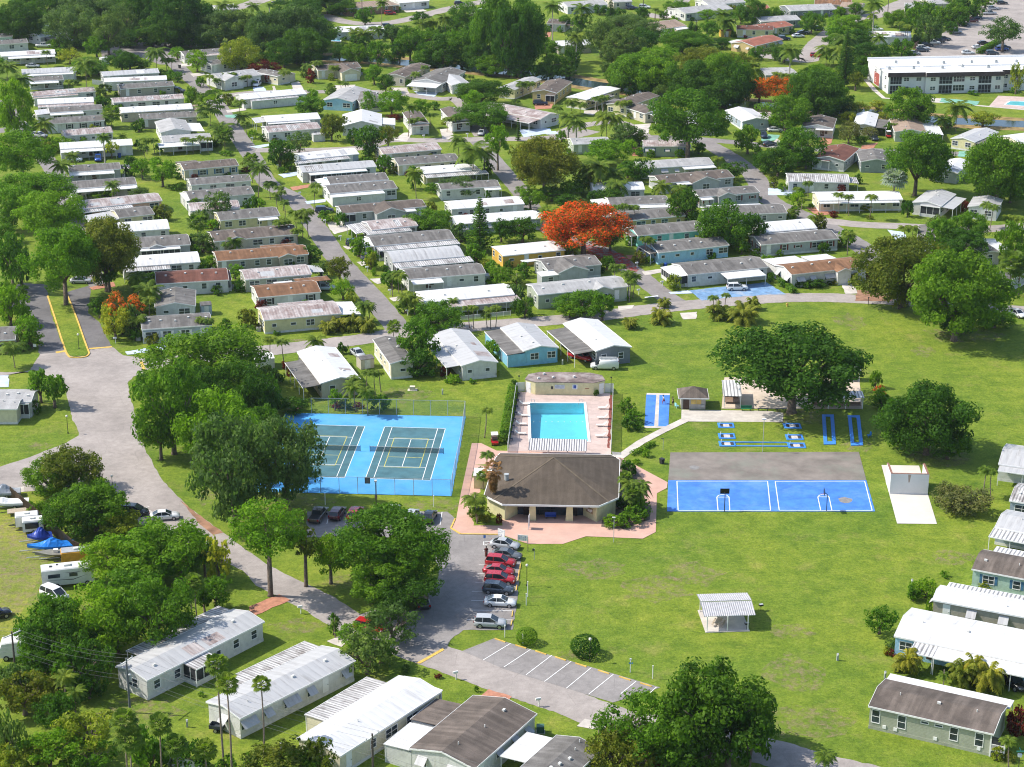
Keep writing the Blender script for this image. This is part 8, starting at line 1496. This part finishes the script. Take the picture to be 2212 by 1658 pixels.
cars('12', '''pickup bronze 540 1165 78 dark bronze pickup truck at the left end of the tennis verge; suv maroon 705 1150 78 dark maroon hatchback right of the pickup; suv red 860 1150 78 red hatchback half behind the round bright tree; suv white 1180 1130 78 white hatchback mostly hidden by the round bright tree; sedan silver 1345 1165 80 silver sedan beside the round bright tree; sedan black 1500 1175 80 black sedan nearest the pink paving''')
cars('02', '''minivan dark 1150 1130 -6 dark minivan beside the white sedan at left; sedan white 1425 1170 10 white sedan with black wheels alone at the road edge''')
cars('13', '''suv red 985 480 -25 red car half hidden behind the straggly bush; pickup dark 1440 240 98 dark pickup in the shade under the round tree''')
cars('21', '''pickup red 595 1450 -40 bright red pickup with open bed beside the slate house; suv white 1160 540 -4 white hatchback beside the turquoise home stairs; suv white 1945 850 4 white hatchback under the white carport''')
car('van', 'white', g('21', 800, 1530), 178, 'white work van with roof rack parked on the lawn')
cars('11', '''suv navy 590 180 5 navy hatchback on the drive of the grey house; suv navy 860 465 5 navy hatchback by the grey green roofed home; suv pale 600 850 0 pale hatchback in the brown carport; sedan silver 880 1420 -62 silver sedan beside the dark roofed shed; suv grey 990 590 0''')
cars('31', '''minivan navy 1770 1060 -97 navy minivan in the shade under the huge green tree; sedan white 2150 1075 -60 white car at the right edge behind shrubs; suv navy 2020 840 -95''')
cars('33', '''suv black 2110 955 -60 black hatchback beside the areca palms at right''')
cars('01', '''sedan silver 700 790 0''')
cars('00', '''pickup white 380 410 0 white pickup below the white gabled house; sedan silver 285 585 0; suv dark 225 1130 -80 dark boxy car on the left street; suv pale 640 1400 0; suv blue 850 1390 -80; suv dark 1540 800 -20; suv silver 345 1190 -20''')
cars('10', '''suv white 10 745 -100 white car on the drive below the light grey porch house; pickup dark 195 35 0 dark pickup at the top beside the lawn; suv red 1160 130 8 red hatchback with open rear on the far lawn; suv navy 895 160 40; suv navy 1140 240 10; suv black 1760 45 10; sedan silver 1950 1165 -100 silver sedan at the second white cottage''')
cars('20', '''suv navy 245 910 0 blue car on the red paving of the khaki house; suv white 1145 75 -10; suv navy 1040 85 0; suv white 1640 60 10; suv navy 1485 110 5; suv navy 2175 1190 -90 navy car before the blue grey white roofed house''')
cars('30', '''sedan white 260 325 12; sedan navy 295 300 12; sedan white 325 290 12; suv navy 140 350 8; suv red 420 495 -5 red car on the corner by the cul-de-sac; suv white 520 500 0; suv white 720 105 -10; pickup white 930 270 0; suv navy 440 265 10;
 suv silver 1260 478 4; suv slate 1330 450 4; suv white 1340 430 4; suv black 1370 405 4; pickup white 1420 385 4; suv bronze 1470 372 4; suv navy 1500 355 4; sedan dark 1525 350 4; suv silver 1620 290 4; suv dark 1690 228 4; suv maroon 1765 195 4; sedan navy 1800 168 4; pickup silver 1910 128 8; suv silver 1940 88 4; suv black 2020 40 4; suv black 1965 295 0 black hatchback alone beside the lone spreading tree; sedan black 1865 388 4; sedan white 1815 425 4; sedan white 1725 470 4; suv blue 2020 440 6; suv navy 2040 425 6; suv slate 1935 475 8; sedan silver 855 660 5 silver car at the left end of the apartments; suv white 1745 1290 70 white hatchback by the green drive; sedan white 60 1140 0; suv dark 910 1210 -80; sedan dark 10 1260 30''')
# roof rack on the van
for o in list(S.objects):
    if o.get('label', '').startswith('white work van'):
        q = MB()
        for y in (-.7, .7): q.bar((-2.2, y, 2.22), (.8, y, 2.22), .05)
        for x in (-2.1, -1.1, -.1, .7): q.bar((x, -.75, 2.2), (x, .75, 2.2), .05)
        for y in (-.4, .1, .5): q.bar((-2.4, y, 2.28), (1.1, y, 2.28), .09)
        q.build('roof_rack', STEEL, o); MB().box(.1, .6, -1.005, -.99, 1.3, 1.42).build('lettering', plain('van_letter_blue', (.1, .2, .4)), o)
def golf_cart(label, p, deg):
    r_ = thing('golf_cart', label, 'golf cart', p, R(deg)); MR = PAINT['red']
    MB().loft([[(x, -.55, .3), (x, -.58, z), (x, .58, z), (x, .55, .3)] for x, z in ((-1.15, .7), (-.5, .75), (-.4, .42), (.5, .42), (.6, .8), (1.15, .62))]).build('body', MR, r_); MB().box(-.95, .6, -.6, .6, 1.82, 1.9).build('roof', WHITE, r_); MB().box(-.75, -.25, -.5, .5, .72, .85).box(-.8, -.7, -.5, .5, .85, 1.25).build('seat', plain('cart_seat', (.5, .4, .36)), r_)
    for x in (-.9, .55):
        for y in (-.55, .55): MB().bar((x, y, .6), (x * .95, y, 1.85), .045).build('post', DARK, r_)
    for x in (-.75, .8):
        for y in (-.5, .5): inst('wheel', car_parts('sedan')['tyre'], r_, (x, y, .22), 0, (.65, .9, .65))
    MB().box(.62, .66, -.5, .5, .85, 1.5).build('windscreen', CARGLASS, r_)
golf_cart('red golf cart with white roof parked beside the pool hedge', g('12', 2062, 520), -85); golf_cart('small white roofed golf cart by the brown carport at right', g('30', 1040, 1190), -90)
# boat yard
def wheelset(r_, x, w_, rad=.3):
    for y in (-w_, w_): o = inst('wheel', car_parts('sedan')['tyre'], r_, (x, y, rad), 0, (rad / .34,) * 3); inst('rim', car_parts('sedan')['rim'], o)
def boxtrailer(label, p, deg, L, w_, h, body, roofm, nose=0):
    r_ = thing('box_trailer', label, 'trailer', p, R(deg)); q = MB()
    q.loft([[(x, -w_ / 2, z0), (x, -w_ / 2, z1 - .12), (x, -w_ / 2 + .12, z1), (x, w_ / 2 - .12, z1), (x, w_ / 2, z1 - .12), (x, w_ / 2, z0)] for x, z0, z1 in ((-L / 2, .45, h - .1), (-L / 2 + .15, .4, h), (L / 2 - .15, .4, h), (L / 2, .45, h - .1))]); q.build('body', body, r_)
    MB().box(-L / 2 + .1, L / 2 - .1, -w_ / 2 + .1, w_ / 2 - .1, h, h + .03).build('roof', roofm, r_); wheelset(r_, 0, w_ / 2); MB().bar((-L / 2, .3, .45), (-L / 2 - 1.1, 0, .45), .1).bar((-L / 2, -.3, .45), (-L / 2 - 1.1, 0, .45), .1).build('tow_bar', DARK, r_); MB().box(-.35, .35, -.3, .3, h + .03, h + .25).build('roof_vent', OFFW, r_); MB().box(L / 2 + .002, L / 2 + .03, -w_ / 2 + .15, w_ / 2 - .15, .5, h - .25).build('rear_door', body, r_); return r_
TW = plain('trailer_white', (.66, .65, .62), .45, .08); TO = plain('trailer_orange', (.55, .27, .03), .45)
r_ = boxtrailer('white box trailer with open dark end beside the board fence', z4(330, 560), 14, 3.6, 2, 2.2, TW, OFFW); MB().box(-1.84, -1.81, -.8, .4, .5, 1.9).build('opening', DARK, r_)
r_ = boxtrailer('white box trailer with dark side window right of the first', z4(400, 620), 14, 3.2, 2, 2.2, TW, OFFW); MB().box(-1.2, .9, -1.03, -1.0, .9, 1.9).build('window', CARGLASS, r_)
boxtrailer('orange box trailer with grey roof behind the white motorhome', z4(920, 990), 14, 4.6, 2.1, 2.2, TO, plain('grey_sheet', (.36, .37, .38), .5, .15))
def boat(label, p, deg, L, cover, lump, hull, peak=.5):
    r_ = thing('boat_on_trailer', label, 'boat', p, R(deg)); rr = random.Random(int(L * 10)); secs = []; hs = []; n = 15
    for i in range(n):
        f = i / (n - 1); x = -L / 2 + L * f; w_ = 1.05 * (1 - (1 - f * 2) ** 4 * .9 if f < .5 else 1) * (.25 + .75 * min(1, f * 2.6)); hz = .95 + .35 * (1 - f) ** 2
        hs.append([(x, -w_, hz), (x, -w_ * .7, .55 + .25 * (1 - f) ** 2), (x, 0, .42 + .4 * (1 - f) ** 3), (x, w_ * .7, .55 + .25 * (1 - f) ** 2), (x, w_, hz)])
        k = lump * math.exp(-((f - peak) / .2) ** 2) + .18; secs.append([(x, -w_ - .03, hz - .35), (x, -w_ - .04, hz + .03)] + [(x, w_ * c, hz + k * (1 - c * c) * rr.uniform(.8, 1.15) + .05) for c in (-.6, -.25, 0, .25, .6)] + [(x, w_ + .04, hz + .03), (x, w_ + .03, hz - .35)])
    MB().loft(hs).build('hull', hull, r_)
    if cover: MB().loft(secs).build('cover', cover, r_)
    else:
        q = MB(); q.box(-L * .2, L * .42, -.7, .7, .93, .98); q.build('deck', plain('boat_deck_dark', (.03, .03, .032)), r_); MB().box(-.3, .4, -.3, .3, .98, 1.5).build('console', OFFW, r_)
    wheelset(r_, L * .15, 1.0); MB().bar((-L / 2 - 1.3, 0, .4), (L / 2, 0, .35), .1).bar((-L * .4, -.8, .4), (L * .4, -.8, .4), .08).bar((-L * .4, .8, .4), (L * .4, .8, .4), .08).build('trailer_frame', STEEL, r_); return r_
TARP = plain('bright_blue_tarp', (.02, .20, .62), .35, .2, 2); TARP2 = plain('dark_blue_tarp', (.02, .05, .30), .4, .2, 2)
boat('small peaked boat under dark blue tarp by the trailers', z4(480, 740), 20, 3.8, TARP2, 1.3, OFFW, .55); boat('long boat under shiny bright blue tarp', z4(610, 850), 14, 7, TARP, .8, STEEL, .55); boat('uncovered dark skiff on a trailer in front of the blue tarp boat', z4(670, 940), 10, 6.2, None, 0, plain('skiff_hull', (.22, .21, .17), .5)); boat('white covered boat at the left edge by the fence', z4(110, 330), 10, 6.4, WHITE, .5, WHITE, .3); boat('grey and white cabin boat at the left edge by the road', z4(10, 210), 12, 6.5, plain('grey_boat_canvas', (.33, .35, .38)), 1.0, WHITE, .55)
r_ = thing('flatbed_trailer', 'wooden flatbed trailer beside the white covered boat', 'trailer', z4(220, 410), R(14)); MB().box(-1.7, 1.7, -.9, .9, .5, .6).build('deck', plain('pale_planks', (.40, .33, .24), .9, .2, 3), r_); wheelset(r_, .2, 1.0); MB().bar((-1.7, 0, .5), (-2.8, 0, .45), .1).build('tow_bar', DARK, r_)
def motorhome(label, p, deg, L, w_=2.4, h=3.1):
    r_ = thing('motorhome', label, 'motorhome', p, R(deg)); MB().loft([[(x, -w_ / 2, .5), (x, -w_ / 2, z - .15), (x, -w_ / 2 + .15, z), (x, w_ / 2 - .15, z), (x, w_ / 2, z - .15), (x, w_ / 2, .5)] for x, z in ((-L / 2, h - .05), (-L / 2 + .2, h), (L * .25, h), (L / 2 - .3, h - .1), (L / 2, h - .9))]).build('body', TW, r_)
    wheelset(r_, -L * .22, w_ / 2 - .05, .4); wheelset(r_, L * .36, w_ / 2 - .05, .4); MB().box(-.5, .5, -.4, .4, h, h + .28).build('air_conditioner', OFFW, r_); MB().box(-2.6, -2.2, -.2, .2, h, h + .12).box(-1.6, -1.3, .3, .6, h, h + .1).build('roof_hatch', DARK, r_)
    MB().box(-L * .38, -L * .15, -w_ / 2 - .02, -w_ / 2, 1.75, 2.35).build('window', GLASS, r_); MB().box(.2, 1.4, -w_ / 2 - .02, -w_ / 2, 1.75, 2.3).build('window', GLASS, r_); MB().box(-L / 2 - .02, -L / 2, -.5, .4, 1.7, 2.3).build('window', GLASS, r_)
    q = MB(); q.add([(-L * .45, -w_ / 2 - .012, 1.5), (L * .1, -w_ / 2 - .012, 1.2), (L * .4, -w_ / 2 - .012, 1.9), (L * .1, -w_ / 2 - .012, 1.32)], [(0, 1, 2, 3)]); q.add([(-L * .1, -w_ / 2 - .012, 2.6), (L * .1, -w_ / 2 - .012, 2.3), (L * .35, -w_ / 2 - .012, 2.5), (L * .1, -w_ / 2 - .012, 2.4)], [(0, 1, 2, 3)]); q.build('swoosh_stripe', DARK, r_); return r_
motorhome('white motorhome with dark swoosh stripe at the boat yard', z4(820, 1250), 15, 7.6)
car('minivan', 'white', z4(660, 1420), -38, 'white car with ladder rack beside the motorhome')
car('suv', 'black', g('03', -40, 370), 30, 'black car corner cut by the left edge of the boat yard')
r_ = motorhome('cab-over camper van behind the wooden utility pole', g('03', 190, 700), 190, 5.6, 2.2, 2.8)
# open skip trailer beside the stained trailer home
r_ = thing('utility_trailer', 'small open dark utility trailer at the end of the stained white trailer', 'trailer', g('03', 1880, 1340), R(-12)); MB().box(-.9, .9, -.6, .6, .45, .52).box(-.9, .9, -.62, -.57, .5, .95).box(-.9, .9, .57, .62, .5, .95).box(-.95, -.9, -.6, .6, .5, .95).box(.9, .95, -.6, .6, .5, .95).build('tub', plain('dark_steel', (.05, .06, .07), .5), r_); wheelset(r_, 0, .7)
# flag on the cream house lawn
p = g('02', 330, 265); r_ = thing('flag', 'small striped flag on a short staff beside the dark bush at left', 'flag', p, 0); MB().lathe([(.025, 0), (.02, 2.3)], 6).build('staff', OFFW, r_)
q = MB()
for i in range(5): q.add([(-.0, 0, 2.2 - i * .13), (-.45, .1, 2.35 - i * .13), (-.45, .1, 2.22 - i * .13), (0, 0, 2.07 - i * .13)], [(0, 1, 2, 3)], i % 2)
q.build('cloth', [plain('flag_red', (.45, .03, .04)), WHITE], r_)
# people: one skinned body each
def person(label, p, deg, top, legs, skin, hair, pose, skirt=False):
    r_ = thing('person', label, 'person', p, R(deg)); bm_v = []; bm_e = []; rad = []
    def chain(pts, parent=None):
        for i, (c, q_) in enumerate(pts):
            bm_v.append(c); rad.append(q_); n = len(bm_v) - 1
            if i: bm_e.append((n - 1, n))
            elif parent is not None: bm_e.append((parent, n))
        return len(bm_v) - 1
    st = pose.get('step', .0); bend = pose.get('bend', 0); arm = pose.get('arm', .1)
    chain([((0, 0, .95), .15)]); c1 = chain([((bend * .3, 0, 1.15), .135), ((bend * .7, 0, 1.35), .165)], 0); nk = chain([((bend, 0, 1.5), .06), ((bend * 1.15 + .02, 0, 1.6), .1), ((bend * 1.2 + .02, 0, 1.72), .085)], c1)
    for s in (-1, 1):
        chain([((st * s * .3, s * .1, .88), .1), ((st * s * .6 + .03, s * .1, .5), .065), ((st * s * .7 - .05, s * .1, .12), .045), ((st * s * .7 + .1, s * .11, .04), .04)], 0)
        w = chain([((bend * .75, s * .2, 1.42), .06), ((bend * .7 + arm * s * .5 - .03, s * .27, 1.15), .042), ((bend * .7 + arm * s + .1, s * .27, .92), .032), ((bend * .7 + arm * s + .13, s * .27, .85), .034)], c1); hb = bm_v[w]
        for f in range(4): chain([((hb[0] + .02 + .01 * f, hb[1] + (f - 1.5) * .018, hb[2] - .05), .009), ((hb[0] + .03, hb[1] + (f - 1.5) * .018, hb[2] - .09 + .006 * abs(f - 1)), .008)], w)
        chain([((hb[0] + .04, hb[1] - s * .02, hb[2] - .02), .01), ((hb[0] + .07, hb[1] - s * .02, hb[2] - .045), .009)], w)
    me = bpy.data.meshes.new('body'); me.from_pydata(bm_v, bm_e, []); me.materials.append(skin); o = inst('body', me, r_); sk = o.modifiers.new('skin', 'SKIN'); o.modifiers.new('sub', 'SUBSURF').levels = 1
    for i, v in enumerate(me.skin_vertices[0].data): v.radius = (rad[i], rad[i]); v.use_root = (i == 0)
    q = MB(); q.loft([[(x + .19 * k * math.cos(a * .785) * .7, .24 * k * math.sin(a * .785), z) for a in range(8)] for x, z, k in ((0, .9, .95), (bend * .3, 1.15, .85), (bend * .7, 1.38, 1.0), (bend * .9, 1.47, .6))]); q.build('shirt', top, r_, True)
    for s in (-1, 1): MB().tube([(bend * .75, s * .2, 1.43), (bend * .7 + arm * s * .4 - .02, s * .265, 1.2)], [.08, .065], 7).build('sleeve', top, r_)
    if skirt: MB().loft([[(.2 * k * math.cos(a * .785), .21 * k * math.sin(a * .785), z) for a in range(8)] for z, k in ((.98, .9), (.7, 1.05), (.2, .95), (.08, .8))]).build('long_skirt', legs, r_, True)
    else:
        for s in (-1, 1): MB().tube([(st * s * .2, s * .09, .95), (st * s * .45, s * .1, .68), (st * s * .58 + .02, s * .1, .52)], [.13, .11, .1], 8).build('trouser_leg', legs, r_)
    hd = bend * 1.2 + .02
    MB().lathe([(.03, 1.82), (.09, 1.79), (.115, 1.72), (.11, 1.64), (.06, 1.6)], 10, 0, (hd - .02, 0)).build('hair', hair, r_, True); MB().box(hd + .09, hd + .13, -.015, .015, 1.64, 1.68).build('nose', skin, r_)
SKIN1 = plain('skin_tan', (.36, .20, .13), .6, .05); SKIN2 = plain('skin_brown', (.16, .08, .05), .6, .05); HAIR = plain('dark_hair', (.012, .01, .009), .7)
person('person in long maroon clothes walking beside the silver sedan', g('12', 1990, 1498), 95, plain('maroon_cloth', (.10, .02, .018), .9), plain('maroon_skirt', (.12, .032, .022), .9), SKIN2, HAIR, dict(arm=.05), True)
person('person in pale shirt and red shorts on the blue shuffleboard lane', z2(625, 530), 210, plain('pale_shirt', (.55, .62, .66), .9), plain('red_shorts', (.42, .04, .05), .9), SKIN1, HAIR, dict(step=.5, bend=.12, arm=.2))
person('person in black clothes standing on the grass by the blue lanes', z2(865, 575), 190, plain('black_cloth', (.012, .012, .014), .9), plain('black_shorts', (.015, .015, .017), .9), SKIN1, HAIR, dict(step=.2, bend=.05, arm=.1))
# ------------------------------------------------------------------ every label points to one thing
def words(s): return len(s.split())
def finish():
    for root, fixed in TREES + VEH:
        if not fixed:
            root['label'] = ' '.join((root['label'].strip() + ' ' + rel(root.location)).split())
    def clash():
        d = {}
        for o in ALL: d.setdefault(o['label'], []).append(o)
        return [v for v in d.values() if len(v) > 1 and not all(o.get('same') for o in v)]
    for rnd_ in range(4):
        for v in clash():
            if rnd_ == 0:
                for o in v:
                    e = rel(o.location, 1)
                    if words(o['label']) + words(e) + 1 <= 16: o['label'] += ' and ' + e
            elif rnd_ == 1 and len(v) == 2:
                a, b = sorted(v, key=lambda o: o.location.y if abs(v[0].location.y - v[1].location.y) > 1.2 * abs(v[0].location.x - v[1].location.x) else o.location.x * -1)
                w = ('nearer', 'farther') if abs(v[0].location.y - v[1].location.y) > 1.2 * abs(v[0].location.x - v[1].location.x) else ('right hand', 'left hand')
                a['label'] = w[0] + ' ' + a['label']; b['label'] = w[1] + ' ' + b['label']
            elif rnd_ >= 2:
                ords = ('leftmost', 'second from left', 'third from left', 'fourth from left', 'fifth from left', 'sixth from left', 'seventh from left', 'eighth from left', 'ninth from left', 'tenth from left', 'eleventh from left', 'twelfth from left')
                for i, o in enumerate(sorted(v, key=lambda o: px(o.location)[0])): o['label'] = ords[min(i, 11)] + ' ' + o['label']
    for o in ALL:
        while words(o['label']) > 16: o['label'] = ' '.join(o['label'].split()[:-1]) if ' and ' not in o['label'] else o['label'].rsplit(' and ', 1)[0]
    bad = clash()
    print('objects', len(S.objects), 'things', len(ALL), 'clashes', [v[0]['label'] for v in bad][:20])
finish()
# ------------------------------------------------------------------ thin blue air over the distance
hz = MB().box(-620, 620, -30, 1250, -4, 150).build('haze', nodes('haze_air')[0]); hz['kind'] = 'stuff'; hz['label'] = 'thin pale blue haze over the whole neighbourhood'; hz['category'] = 'haze'
m = hz.data.materials[0]; n = m.node_tree.nodes; n.remove(n['Principled BSDF']); v = n.new('ShaderNodeVolumePrincipled'); v.inputs['Color'].default_value = (.78, .88, 1, 1); v.inputs['Density'].default_value = .00004; v.inputs['Anisotropy'].default_value = .3
m.node_tree.links.new(v.outputs[0], n['Material Output'].inputs['Volume'])
